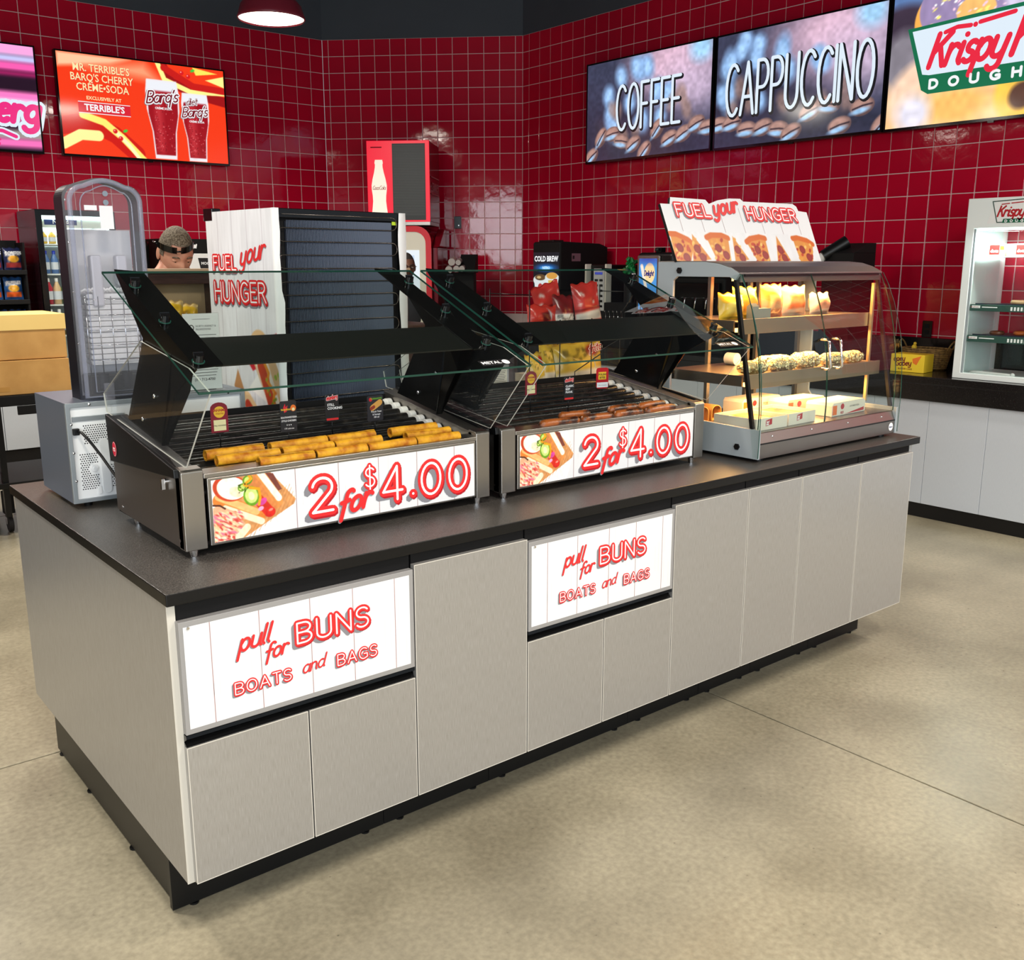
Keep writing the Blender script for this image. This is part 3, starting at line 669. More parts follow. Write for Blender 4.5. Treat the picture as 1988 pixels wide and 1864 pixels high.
SLG = .4238
def gz(y): return 1.357+(y-.003)*SLG
def guard(gx, label, sticker):
    t = thing('sneeze_guard', label, 'sneeze guard', (gx, .225, 1.14), group='sneeze guards over the grills')
    X = lambda v: v-.135; Y = lambda v: v-.225; Z = lambda v: v-1.14
    # glass shelf: sheet faces and green cut edges
    x0, x1, y0, y1, th = X(.108), X(1.062), Y(.003), Y(.607), .006
    def P(x, y, d): return (x, y-d*SLG*.92, Z(gz(y+.225))+d*.92)
    mb = MB()
    mb.add([P(x0, y0, th), P(x1, y0, th), P(x1, y1, th), P(x0, y1, th)], [(0, 1, 2, 3)], GLASS)
    mb.add([P(x0, y0, 0), P(x0, y1, 0), P(x1, y1, 0), P(x1, y0, 0)], [(0, 1, 2, 3)], GLASS)
    e = [P(x0, y0, 0), P(x1, y0, 0), P(x1, y1, 0), P(x0, y1, 0), P(x0, y0, th), P(x1, y0, th), P(x1, y1, th), P(x0, y1, th)]
    mb.add(e, [(0, 1, 5, 4), (1, 2, 6, 5), (2, 3, 7, 6), (3, 0, 4, 7)], GLASSE); mb.obj('glass_shelf', None, t)
    for side, xa in (('l', X(.150)), ('r', X(.950))):
        # flat arm under the glass
        def Q(x, y, d): return (x, Y(y)-d*SLG*.92, Z(gz(y))+d*.92)
        w0 = .070
        arm = MB(); v = [Q(xa, .118, -.001), Q(xa+w0, .125, -.001), Q(xa+w0, .62, -.001), Q(xa, .635, -.001), Q(xa, .118, -.005), Q(xa+w0, .125, -.005), Q(xa+w0, .62, -.005), Q(xa, .635, -.005)]
        arm.add(v, [(0, 1, 2, 3), (7, 6, 5, 4), (0, 4, 5, 1), (1, 5, 6, 2), (2, 6, 7, 3), (3, 7, 4, 0)]).obj('arm', GUARD, t)
        # upright plate: web under the arm, then a leg leaning back to the base
        pts = [(.635, gz(.635)-.006), (.456, 1.452), (.625, 1.225), (.378, 1.185), (.262, 1.33), (.118, gz(.118)-.006)]
        px = xa if side == 'l' else xa+w0-.004
        MB().yz([(Y(a), Z(b)) for a, b in pts], px, px+.004).obj('upright', GUARD, t)
        # front flange of the upright, tapering down
        fx = 1 if side == 'l' else -1
        MB().prism([(px, Y(.262), Z(1.425)), (px+fx*.060, Y(.262), Z(1.425)), (px+fx*.050, Y(.290), Z(1.33)), (px+fx*.016, Y(.378), Z(1.185)), (px, Y(.378), Z(1.185)), (px, Y(.290), Z(1.33))], (0, .004, 0)).obj('flange', GUARD, t)
        for (yy, zz) in ((.40, 1.31), (.50, 1.24)): MB().ball((px-.002, Y(yy), Z(zz)), (.004, .006, .006)).obj('bolt', CHROME, t)
        for yy in (.134, .330, .523):
            kx = X(.163) if side == 'l' else X(1.003)
            c = Vector(P(kx, Y(yy), th)); n = Vector((0, -SLG, 1)).normalized()
            kn = MB().cyl(c, c+n*.018, .0125, .0115, 14).obj('knob', BLACKG, t)
            MB().cyl(c+n*.018, c+n*.0185, .006, .005, 10).box(c.x-.012, c.x+.012, c.y-.0015-n.y*0, c.y+.0015, c.z+.012, c.z+.022).obj('knob_wing', BLACKG, kn)
            MB().cyl(c-n*.001, c+n*.0012, .015, .015, 16).obj('washer', GLASSE, kn)
    # cross plate between the arms
    def Q2(x, y, d): return (x, Y(y)-d*SLG*.92, Z(gz(y))+d*.92)
    xa, xb = X(.205), X(.962); a0, a1 = .130, .262
    v = [Q2(xa, a0, -.006), Q2(xb, a0, -.006), Q2(xb, a1, -.006), Q2(xa, a1, -.006), Q2(xa, a0, -.010), Q2(xb, a0, -.010), Q2(xb, a1, -.010), Q2(xa, a1, -.010)]
    MB().add(v, [(0, 1, 2, 3), (7, 6, 5, 4), (0, 4, 5, 1), (1, 5, 6, 2), (2, 6, 7, 3), (3, 7, 4, 0)]).obj('cross_plate', mat('cross_plate_black', rgb(26, 27, 25), rough=.35), t)
    # clear side sheets
    poly = [(.205, 1.156), (.025, 1.356), (.140, 1.402), (.456, 1.446), (.80, 1.278), (.785, 1.226)]
    for px in (X(.142), X(1.072)):
        mb = MB(); n = len(poly); A = [(px, Y(a), Z(b)) for a, b in poly]; B = [(px+.004, Y(a), Z(b)) for a, b in poly]
        mb.add(A, [tuple(range(n))[::-1] if True else 0], ACRY).add(B, [tuple(range(n))], ACRY)
        mb.add(A+B, [(i, (i+1) % n, (i+1) % n+n, i+n) for i in range(n)], ACRE); mb.obj('side_sheet', None, t)
    if True:
        sg = Sign(P(x1-.16, y0+.012, th), (1, 0, 0), (0, .9207, .3902))
        sg.rect(0, .105, 0, .030, INKB, 0).text('METAL', .038, .009, .020, INKW, 1, bold=.02, sx=1.1).disc(.088, .015, .012, .012, INKW, 1)
        sg.obj('sticker', t)
    return t
guard(.135, 'sloping glass sneeze guard on black arms over the taquito grill', 1)
guard(1.130, 'sloping glass sneeze guard on black arms over the sausage grill', 1)

# ------------------------------------------------------------------ food on the rollers
TAQ = mat('fried_tortilla', rgb(222, 160, 38), rough=.5, noise=(34, rgb(168, 92, 16), .42, .70), bump=(120, .5, .002), spec=.35)
FILL = mat('taquito_filling', rgb(120, 74, 30), rough=.8)
def taquito(i, x0, x1, y, label):
    z = 1.121+(y-.30)*.175+.0258; r = .0142; Rr = random.Random(i); n = 22
    L2 = x1-x0; mb = MB(); path = []; rad = []
    # spiral rolled tube with a wavy skin
    seg = 24; v = []
    for a in range(n+1):
        s_ = a/n; xx = -L2/2+L2*s_; wob = .0006*math.sin(9*s_+i)
        for k in range(seg+1):
            t = 2*PI*k/seg; rr = r*(1+.045*k/seg+.02*math.sin(3*t+5*s_+i))+.0004*Rr.uniform(-1, 1)
            if k == seg: rr = r*1.06
            v.append((xx, rr*math.cos(t+.6*s_)+wob, rr*math.sin(t+.6*s_)))
    w_ = seg+1
    fs = [(a*w_+k, a*w_+k+1, (a+1)*w_+k+1, (a+1)*w_+k) for a in range(n) for k in range(seg)]
    mb.add(v, fs, TAQ, True)
    for sx, a in ((-1, 0), (1, n)):                # open rolled ends: inner wall
        ring = v[a*w_:a*w_+seg]; inner = [(q[0]+(-sx)*.000, q[1]*.72, q[2]*.72) for q in ring]; deep = [(q[0]-sx*.012, q[1]*.66, q[2]*.66) for q in ring]
        mb.add(ring+inner+deep, [(k, (k+1) % seg, (k+1) % seg+seg, k+seg) for k in range(seg)]+[(k+seg, (k+1) % seg+seg, (k+1) % seg+2*seg, k+2*seg) for k in range(seg)], TAQ)
        mb.add(deep, [tuple(range(seg))], FILL)
    o = mb.obj('taquito', None); o.location = ((x0+x1)/2, y, z); o.rotation_euler = (Rr.uniform(0, 6), 0, Rr.uniform(-.012, .012))
    return prop(o, label, 'taquito', 'rolled taquitos on the left grill')
FR, MR, BR = .246, .294, .341
for i, a in enumerate([
    (.246, .405, BR, 'taquito at the left end of the back row'),
    (.256, .428, MR, 'taquito at the left end of the middle row, near the clear side sheet'),
    (.348, .505, FR, 'leftmost taquito of the front row, with its open end showing'),
    (.425, .596, BR, 'second taquito from the left in the back row'),
    (.438, .590, MR, 'second taquito from the left in the middle row'),
    (.512, .668, FR, 'front row taquito with a loose flap, second from the left'),
    (.602, .752, BR, 'third taquito from the left in the back row'),
    (.596, .745, MR, 'third taquito from the left in the middle row'),
    (.673, .828, FR, 'third taquito from the left in the front row'),
    (.806, .968, BR, 'rightmost taquito of the back row, dark open end to the left'),
    (.830, .985, MR, 'rightmost taquito of the middle row'),
    (.833, .985, FR, 'rightmost taquito of the front row, by the right post')]): taquito(i, *a[:3], a[3])
SAU = mat('grilled_sausage', rgb(158, 84, 34), rough=.32, noise=(26, rgb(54, 24, 12), .45, .60), bump=(70, .4, .003), spec=.6)
def sausage(i, x0, x1, y, label):
    z = 1.121+(y-.30)*.175+.024; L2 = (x1-x0)/2; r = .0152; n = 18; path = []; rad = []
    for a in range(n+1):
        s_ = a/n; xx = -L2+2*L2*s_; e = min(1, math.sqrt(max(0, 1-(max(0, abs(xx)-(L2-r))/r)**2)))
        path.append((xx, .0015*math.sin(s_*PI+i), .0008*math.sin(7*s_+i))); rad.append(max(.0012, r*e*(1+.04*math.sin(5*s_+2*i))))
    o = MB().tube(path, rad, 18, SAU).obj('sausage', None); o.location = ((x0+x1)/2, y, z); o.rotation_euler = (i*1.3, 0, random.uniform(-.01, .01))
    return prop(o, label, 'sausage', 'sausages on the right grill')
for i, a in enumerate([
    (1.302, 1.478, FR, 'leftmost sausage of the front row, longest and browned'),
    (1.430, 1.568, MR, 'lone sausage at the left of the back row'),
    (1.484, 1.632, FR, 'second sausage from the left in the front row'),
    (1.658, 1.802, MR, 'middle sausage of the back row'),
    (1.638, 1.778, FR, 'third sausage from the left in the front row'),
    (1.806, 1.945, MR, 'right-hand sausage of the back row, charred stripe'),
    (1.792, 1.945, FR, 'rightmost sausage of the front row')]): sausage(i, *a[:3], a[3])

# ------------------------------------------------------------------ product tags standing between the rollers
def tag(x0, x1, y, z0, z1, label, kind, zs):
    t = thing('product_tag', label, 'tag', ((x0+x1)/2, y, zs), group='product tags on the grills')
    w_, h_ = x1-x0, z1-z0; b = z0-zs
    bg = {'bahama': rgb(140, 22, 44), 'chicken': rgb(34, 34, 38), 'still': rgb(30, 28, 30), 'toast': rgb(44, 44, 50), 'frank': rgb(30, 28, 30), 'polish': rgb(196, 22, 34)}[kind]
    cm = mat('tag_'+kind, bg, rough=.4)
    r = .010 if kind in ('still', 'frank', 'polish') else .004
    pts = rrect(-w_/2, w_/2, b, b+h_, r)
    if kind == 'bahama': pts = [(-w_/2, b), (w_/2, b), (w_/2, b+h_*.80)]+arc(0, b+h_*.80, w_/2, h_*.20, 0, 180, 8)+[(-w_/2, b+h_*.80)]
    MB().xz(pts, 0, .0022).obj('card', cm, t)
    MB().tube([(0, .004, b+h_*.3), (0, .004, -.004+.008)], .0016, 6).box(-.010, .010, .002, .008, b-.004, b+.004).obj('stem', BLACK, t)
    s_ = Sign((-w_/2, 0, b), (1, 0, 0), (0, 0, 1), lift=.0005); U = w_; V = h_
    YL_ = mat('tag_yellow', rgb(244, 196, 52), rough=.5); CR = mat('tag_cream', rgb(246, 236, 178), rough=.5)
    if kind == 'bahama':
        s_.disc(U*.5, V*.68, U*.33, U*.33, YL_, 0).text('BAHAMA', U*.5, V*.70, .0100, MATS['sign_dark_red'], 1, bold=.03).text('mama', U*.5, V*.60, .0095, MATS['sign_dark_red'], 1, shear=.3)
        s_.rect(U*.14, U*.86, V*.06, V*.42, CR, 0).text('STILL COOKING', U*.5, V*.21, .0050, INKB, 1, bold=.02)
    elif kind == 'chicken':
        s_.poly([(U*.18, V*.78), (U*.30, V*.92), (U*.34, V*.80), (U*.46, V*.86), (U*.40, V*.66), (U*.24, V*.62)], mat('tag_red', rgb(210, 30, 50), rough=.5), 0).text('taquitos', U*.34, V*.70, .0090, YL_, 1, bold=.02)
        s_.disc(U*.80, V*.76, U*.17, U*.19, ORANGE, 0).disc(U*.80, V*.72, U*.09, U*.09, CR, 1)
        s_.text('SOUTHWESTERN', U*.5, V*.44, .0070, INKW, 1, bold=.02, sx=.86).text('STYLE CHICKEN', U*.5, V*.33, .0070, INKW, 1, bold=.02, sx=.86).text('170 calories', U*.5, V*.08, .0060, INKW, 1)
        for q in (.38, .5, .62): s_.disc(U*q, V*.22, .0012, .0022, INKW, 1, 8)
    elif kind in ('still', 'frank'):
        s_.lines(strokes_fit('eisenberg'.replace('', '')[:9], U*.10, U*.90, V*.78, .0125, .16, .1, .12), .0040, INKW, 0).lines(strokes_fit('eisenberg', U*.10, U*.90, V*.78, .0125, .16, .1, .12), .0024, MATS['sign_red'], 1)
        L3 = ['STILL', 'COOKING'] if kind == 'still' else ['CLASSIC', 'BEEF', 'FRANK']
        for i, q in enumerate(L3): s_.text(q, U*.14, V*(.56-.13*i), .0100, INKW, 1, 'LEFT', bold=.03)
        s_.rect(U*.06, U*.94, V*.02, V*.10, MATS['sign_red'], 0)
    elif kind == 'toast':
        s_.disc(U*.2, V*.86, .006, .006, mat('tag_red', None), 0).text('TORNADOS', U*.55, V*.85, .0075, mat('tag_green', rgb(120, 190, 60)), 1, bold=.02)
        s_.lines([[(U*.30, V*.52), (U*.80, V*.72)]], .018, mat('tag_bun', rgb(226, 168, 84)), 0).lines([[(U*.22, V*.50), (U*.4, V*.56)]], .010, mat('tag_sausage', rgb(160, 60, 40)), 1)
        for i, q in enumerate(['French Toast', '& Sausage', '180 cal']): s_.text(q, U*.55, V*(.34-.11*i), .0070, INKW, 1, bold=.02)
    else:
        s_.rect(U*.04, U*.96, V*.06, V*.30, INKW, 0).rect(U*.16, U*.80, V*.44, V*.80, YL_, 0).text('POLISH', U*.48, V*.64, .0100, INKB, 1, bold=.03).text('BITES', U*.48, V*.49, .0100, INKB, 1, bold=.03).text('STILL COOKING', U*.5, V*.14, .0050, INKB, 1)
    s_.obj('print', t); t.rotation_euler = (0, 0, {'polish': -.25, 'toast': .08}.get(kind, -.03))
    return t
tag(.300, .347, .42, 1.196, 1.277, 'maroon arched tag with a yellow sun disc on the left grill', 'bahama', 1.136)
tag(.476, .524, .37, 1.186, 1.271, 'black tag with a red rooster and an orange wrap, second on the left grill', 'chicken', 1.130)
tag(.641, .684, .42, 1.194, 1.271, 'black rounded tag reading still cooking on the left grill', 'still', 1.136)
tag(.767, .823, .40, 1.183, 1.258, 'dark tag with a sausage in a golden roll, right on the left grill', 'toast', 1.134)
tag(1.392, 1.440, .42, 1.206, 1.286, 'maroon arched tag with a yellow sun disc on the right grill', 'bahama', 1.136)
tag(1.530, 1.575, .38, 1.182, 1.261, 'black rounded tag for classic beef frank on the right grill', 'frank', 1.130)
tag(1.852, 1.904, .55, 1.179, 1.257, 'red tag with a yellow square near the back of the right grill', 'polish', 1.158)
# ================================================================== THINGS ON THE ISLAND, BEHIND THE GRILLS
def bag(name, label, cat, w_, h_, d_, art, loc, rot=(0, 0, 0), group=None, seed=1, lean=0, m=None):
    """pillow pouch with crimped top and bottom; the print is painted on its front"""
    n, k = 26, 30; R_ = random.Random(seed); u = np.linspace(0, 1, n); v = np.linspace(0, 1, k); U, V = np.meshgrid(u, v)
    prof = (1-np.abs(2*U-1)**3.0)*np.clip(np.sin(PI*np.clip((V-.04)/.92, 0, 1)), 0, 1)**.55
    r = np.random.default_rng(seed); wr = np.zeros_like(U)
    for i in range(9):
        a, b, c, s_ = r.random(4); wr += (.10+.1*s_)*np.sin((6+16*a)*(U*math.cos(b*6)+V*math.sin(b*6))+c*6)*.16
    Yf = -d_/2*prof*(1+wr); Yb = d_/2*prof*(1-wr*.6)
    X = (U-.5)*w_*(1-.05*np.sin(PI*V)); Zc = V*h_+.004*np.sin(U*17+seed)*np.where(V > .93, 1, 0)
    mb_v = np.concatenate([np.stack([X, Yf, Zc], -1).reshape(-1, 3), np.stack([X, Yb, Zc], -1).reshape(-1, 3)])
    idx = np.arange(n*k).reshape(k, n); F = np.stack([idx[:-1, :-1], idx[:-1, 1:], idx[1:, 1:], idx[1:, :-1]], -1).reshape(-1, 4); Fb = F[:, ::-1]+n*k
    me = bpy.data.meshes.new(name); me.from_pydata(mb_v.tolist(), [], F.tolist()+Fb.tolist()); me.polygons.foreach_set('use_smooth', [True]*len(me.polygons))
    A = Art(w_, h_, n, (200, 0, 0)); A.nx, A.ny = n, k; A.U, A.V = np.meshgrid(u*w_, v*h_); A.c = np.zeros((k, n, 3)); A.px = w_/n; art(A, w_, h_)
    ca = me.color_attributes.new('art', 'FLOAT_COLOR', 'POINT'); c4 = np.ones((2*n*k, 4)); q = s2l(A.c.reshape(-1, 3)); c4[:n*k, :3] = q; c4[n*k:, :3] = q; ca.data.foreach_set('color', c4.reshape(-1))
    me.materials.append(m or VCOLM); o = link(name, me); o.location = loc; o.rotation_euler = rot
    return prop(o, label, cat, group)

# ------------------------------------------------------------------ microwave seen from behind
t = thing('microwave', 'grey microwave seen from behind, perforated white rear panel, at the island left', 'microwave', (.073, .943, H_))
MW, MD, z0, z1 = .557, .335, .016, .318
MB().box(0, .0015, 0, MD, z0, z1).box(MW-.0015, MW, 0, MD, z0, z1).box(0, MW, 0, MD, z1-.002, z1).box(0, MW, .03, MD, z0, z0+.002).box(0, MW, MD-.002, MD, z0, z1).obj('casing', mat('casing_grey', rgb(112, 120, 134), rough=.34, metal=.45), t)
MB().xz([(.0, z0), (MW, z0), (MW, z1), (0, z1)], .010, .012).obj('rear_panel', WHITEG, t)
MB().box(0, MW, -.001, .012, z1-.014, z1).box(0, .013, -.001, .012, z0, z1).box(MW-.013, MW, -.001, .012, z0, z1).box(0, MW, -.001, .012, z0, z0+.011).obj('rear_flange', mat('flange_grey', rgb(150, 156, 160), rough=.35, metal=.4), t, .001)
MB().box(.018, .17, .004, .011, .262, .276).obj('seam_strip', mat('flange_grey', rgb(150,156,160)), t, .001)
HOLE = mat('vent_hole', rgb(26, 26, 30), rough=.8); mb = MB(); nh = 0
def disc_y(mb, x, y, z, r, m, seg=8): mb.add([(x+r*math.cos(2*PI*k/seg), y, z+r*math.sin(2*PI*k/seg)) for k in range(seg)], [tuple(range(seg))], m)
for j in range(30):
    for i in range(22):
        x = .032+i*.0068+(.0034 if j % 2 else 0); z = .055+j*.0066
        if x > .165 or z > .250: continue
        if z > .188: ok = not (x < .048)
        elif x < .082: ok = z < .165 and not ((x-.070)**2+(z-.116)**2 < .018**2)
        elif x < .118: ok = False
        else: ok = z > .052 and not ((x-.125)**2+(z-.140)**2 < .017**2) and not (.150 < z < .175)
        if .088 < x < .118 and z > .205 and not ((x-.100)**2+(z-.200)**2 < .016**2): ok = True
        if ok: disc_y(mb, x, .0094, z, .0021, HOLE, 7)
prop(mb.obj('vent_holes', None, t), kind='stuff')
MB().xz(rrect(.088, .116, .035, .205, .013), .0055, .0105).xz(rrect(.072, .086, .034, .060, .005), .0065, .0105).obj('embossed_rib', WHITEG, t, .002)
for x, z in ((.070, .116), (.125, .140)): MB().cyl((x, .010, z), (x, .006, z), .013, .010, 18).cyl((x, .006, z), (x, .003, z), .005, .005, 10).obj('screw_boss', WHITEG, t)
for x, z in ((.012, .255), (.012, .17), (.012, .085), (.068, z1-.007), (.30, z1-.007), (.50, z1-.007), (.145, .247), (.128, .045)): MB().ball((x, -.001, z), (.0045, .003, .0045)).obj('screw', CHROME, t)
MB().box(.016, .034, -.004, .011, .222, .242).obj('cord_socket', BLACK, t, .002)
MB().tube([(.028, -.004, .234), (.034, -.022, .232), (.050, -.045, .205), (.066, -.09, .165), (.078, -.14, .125), (.088, -.19, .09), (.11, -.21, .03), (.16, -.20, .006), (.24, -.16, .005)], .0042, 10).obj('power_cord', BLACK, t)
for x in (.05, MW-.05):
    for y in (.04, MD-.04): MB().cyl((x, y, 0), (x, y, z0), .012, .014, 12).obj('foot', BLACK, t)

# ------------------------------------------------------------------ tall clear dispenser standing on the microwave
t = thing('cover_dispenser', 'tall upright dispenser with a smoky clear cover, standing on the grey microwave', 'dispenser', (.136, .960, 1.238))
DW, DH = .222, .648
def arch(x0, x1, h, r, rise=.018, n=10):
    p = [(x0, 0), (x1, 0), (x1, h-r)]
    for i in range(1, n): a = PI/2*i/n; p.append((x1-r+r*math.cos(a), h-r+r*math.sin(a)))
    for i in range(0, n+1): s_ = i/n; p.append((x1-r-(x1-x0-2*r)*s_, h+rise*math.sin(PI*s_)))
    for i in range(1, n): a = PI/2+PI/2*i/n; p.append((x0+r+r*math.cos(a), h-r+r*math.sin(a)))
    p.append((x0, h-r)); return p
NAVY = mat('dispenser_navy', rgb(12, 15, 24), rough=.45, spec=.25); NAVB = mat('dispenser_back', rgb(222, 222, 224), rough=.4)
out = arch(0, DW, DH-.02, .045)
MB().box(.012, DW-.012, .118, .124, 0, .50).obj('back_panel', NAVB, t)
n = len(out); mb = MB()
inn = [(.5*DW+(a-.5*DW)*.94, b*.985+.003) for a, b in out]
A = [(a, .045, b) for a, b in out]; B = [(a, .130, b) for a, b in out]; Ai = [(a, .045, b) for a, b in inn]; Bi = [(a, .130, b) for a, b in inn]
for P_, Q_ in ((A, B), (Bi, Ai), (Ai, A), (B, Bi)): mb.add(P_+Q_, [(i, (i+1) % n, (i+1) % n+n, i+n) for i in range(n)])
mb.obj('side_shell', NAVY, t)
# clear cover: domed rim with a flat raised window
mb = MB(); rings = []
for sc, y in ((1.0, .045), (.99, .018), (.95, .004), (.84, .0), (.78, .006), (.74, .012)):
    rings.append([(.5*DW+(a-.5*DW)*sc, y, .5*DH+(b-.5*DH)*(sc*.5+.5 if sc > .9 else .955)) for a, b in out])
v = [p for r in rings for p in r]
mb.add(v, [(i*n+k, (i+1)*n+k, (i+1)*n+(k+1) % n, i*n+(k+1) % n) for i in range(len(rings)-1) for k in range(n)]+[tuple(range((len(rings)-1)*n, len(rings)*n))[::-1]], HAZY, True)
mb.obj('clear_cover', None, t)
MB().box(.058, .086, -.004, .004, 0, .05).obj('latch', HAZY, t)
RIM = pane('cover_rim', (.80, .82, .90, 1), rough=.15, haze=.28, hazecol=(.55, .58, .68, 1))
MB().tube([(.5*DW+(a-.5*DW)*.90, .012, .5*DH+(b-.5*DH)*.97) for a, b in out], .007, 10, closed=True).obj('cover_rim', RIM, t)
MB().tube([(.5*DW+(a-.5*DW)*.66, .006, .5*DH+(b-.5*DH)*.925) for a, b in out], .0022, 6, closed=True).obj('window_edge', RIM, t)
LB = mat('label_white', rgb(238, 238, 242), rough=.5)
MB().box(.050, .085, .009, .0112, .552, .566).obj('label_strip', LB, t)
MB().box(.092, .130, .009, .0112, .500, .566).obj('label_card', LB, t)
for x in (.111, ):
    for i, zz in enumerate((.600, .575)): MB().cyl((x, .006, zz), (x, .010, zz), .008, .008, 16).obj('lock', CHROME, t)
FRO = mat('frosted_rail', rgb(206, 206, 214), rough=.35)
for x in (.078, .152): MB().box(x-.016, x+.016, .036, .070, .275 if x < .12 else .335, .425).obj('guide_rail', FRO, t, .006)
R_ = random.Random(4)
for i in range(13):
    z = .100+.0165*i
    MB().xz(rrect(.045, DW-.028, z, z+.0150, .006), .050, .112).obj('paper_stack', mat('paper_stack_white', rgb(240, 240, 240), rough=.55), t, .002)
mb = MB()
for i in range(14): x = .04+.14*i/13; mb.tube([(x-.01, .045, .318+.006*R_.random()), (x, .042, .326+.006*R_.random()), (x+.012, .046, .317)], .004, 6)
prop(mb.obj('paper_edges', MATS['paper_stack_white'], t), kind='stuff')
for i in range(5): x = .036+.037*i; MB().tube([(x, .040, .075), (x, .036, .305)], .0016, 6).obj('wire', CHROME, t)
for i in range(5): MB().tube([(.040, .038, .115+.045*i), (.190, .038, .115+.045*i)], .0013, 6).obj('wire', CHROME, t)
MB().box(.030, DW-.018, .035, .115, .01, .072).obj('base_tray', BLACK, t, .004)
MB().cyl((.07, .045, .03), (.07, .045, .075), .018, .018, 14).obj('roller_hub', NAVY, t); MB().cyl((.14, .045, .03), (.14, .045, .075), .018, .018, 14).obj('roller_hub', NAVY, t)
for z in (.17, .32, .46, .58): MB().ball((.004, .03, z), (.003, .004, .004)).obj('rivet', CHROME, t)

# ------------------------------------------------------------------ notice in a clear stand on the microwave
t = thing('notice_stand', 'clear acrylic stand holding a printed white notice, on the microwave right part', 'sign holder', (.448, .965, 1.2385))
MB().box(0, .120, 0, .002, .004, .248).box(0, .120, .006, .008, .004, .248).box(0, .120, -.03, .05, 0, .004).obj('holder', ACRY, t)
MB().box(.002, .118, .003, .0045, .006, .246).obj('paper', PAPER, t)
sg = Sign((.002, .003, .006), (1, 0, 0), (0, 0, 1)); IK = mat('ink_soft', rgb(90, 84, 84), rough=.6)
sg.disc(.026, .196, .009, .010, IK, 0).disc(.026, .196, .0055, .0065, PAPER, 1).text('NORTH AGENCY &', .040, .198, .0085, IK, 1, 'LEFT', sx=.9).text('PROMOTIONS', .040, .188, .0085, IK, 1, 'LEFT', sx=.9)
for i in range(15):
    a = .012+.004*((i*7) % 3); sg.rect(a, .106-.004*((i*5) % 4), .172-.0092*i, .1738-.0092*i, IK, 0)
sg.text('(01) 712-4700', .06, .028, .012, IK, 1, bold=.01); sg.rect(.030, .088, .222, .2232, IK, 0); sg.obj('print', t)

# ------------------------------------------------------------------ merchandiser cooler seen from behind
t = thing('display_cooler', 'black display cooler turned away, white wood-print side, coil on its back', 'cooler', (.745, .90, H_), math.radians(6))
CW, CD, CH = .531, .440, .893
MB().box(.004, CW-.004, .020, CD, .0, CH-.004).obj('cabinet', BLACKM, t)
MB().box(0, .020, 0, .03, 0, CH-.01).box(CW-.02, CW, 0, .03, 0, CH-.01).box(0, CW, 0, CD, CH-.008, CH).box(0, CW, 0, .02, CH-.03, CH).box(-.004, .03, CD-.05, CD+.01, CH-.03, CH+.012).obj('frame', BLACKG, t, .002)
CND = mat('condenser_panel', rgb(24, 30, 44), rough=.5)
for i in range(3): MB().box(.048+.143*i, .182+.143*i, .016, .022, .04, CH-.04).obj('condenser_panel', CND, t)
mb = MB(); x = .048
while x < .472: mb.box(x, x+.0019, .006, .008, .03, CH-.036); x += .0058
prop(mb.obj('condenser_wires', mat('condenser_wire', rgb(84, 94, 112), rough=.4, metal=.2), t), kind='stuff')
path = []; zz = [CH-.018-.043*i for i in range(20)]
for i, z in enumerate(zz):
    L0, R0 = .012, .490
    a, b = (L0, R0) if i % 2 == 0 else (R0, L0); sgn = 1 if i % 2 == 0 else -1
    path += [(a+sgn*.015, .0, z), (b-sgn*.015, .0, z)]
    if i < 19:
        for k in range(1, 6): th = PI/2-PI*k/6; path.append((b-sgn*.015+sgn*.0215*math.cos(th), .0, z-.0215+.0215*math.sin(th)))
MB().tube(path, .0021, 6).obj('condenser_tube', mat('tube_black', rgb(96, 88, 82), rough=.22, metal=.8), t)
MB().box(.478, .500, .003, .0045, CH-.042, CH-.012).obj('green_sticker', mat('sticker_green', rgb(186, 214, 44), rough=.5), t)
# wrap on the left side (reads from the back of the cooler to the front)
art = Art(.437, .893, 120, (232, 232, 236))
for q in (.075, .17, .265, .36): art.line([(q, 0), (q+.004, .9)], .0011, (176, 168, 176), a=.8)
art.noise(.035, 60, 14, 3)
# hot dogs print low on the wrap
art.poly([(.20, .42), (.437, .50), (.437, .42), (.26, .36)], (206, 40, 52)); art.poly([(.23, .30), (.437, .47), (.437, .22)], (250, 246, 242))
art.cap(.31, .44, .45, .20, .062, (232, 190, 140)); art.cap(.30, .43, .42, .18, .036, (250, 240, 222)); art.cap(.315, .38, .41, .17, .024, (196, 70, 40)); art.line([(.33, .40), (.36, .36), (.35, .33), (.39, .30), (.38, .26), (.42, .24)], .007, (238, 150, 40))
art.dots(.34, .43, .20, .36, 26, .006, [(126, 160, 40), (160, 190, 60), (230, 120, 40)]); art.cap(.21, .25, .34, .13, .036, (236, 200, 150)); art.cap(.215, .24, .33, .14, .018, (190, 62, 40)); art.ell(.285, .16, .02, .024, (130, 170, 50))
art.poly([(.13, .30), (.16, .36), (.20, .28), (.17, .20)], (196, 140, 92)); art.poly([(.14, .20), (.19, .25), (.24, .12), (.16, .08)], (208, 44, 40))
art.obj('side_wrap', t, (-.0035, .437, 0), (0, -1, 0), (0, 0, 1))
MB().box(-.003, 0, 0, .437, 0, CH-.012).obj('side_board', WHITE, t)
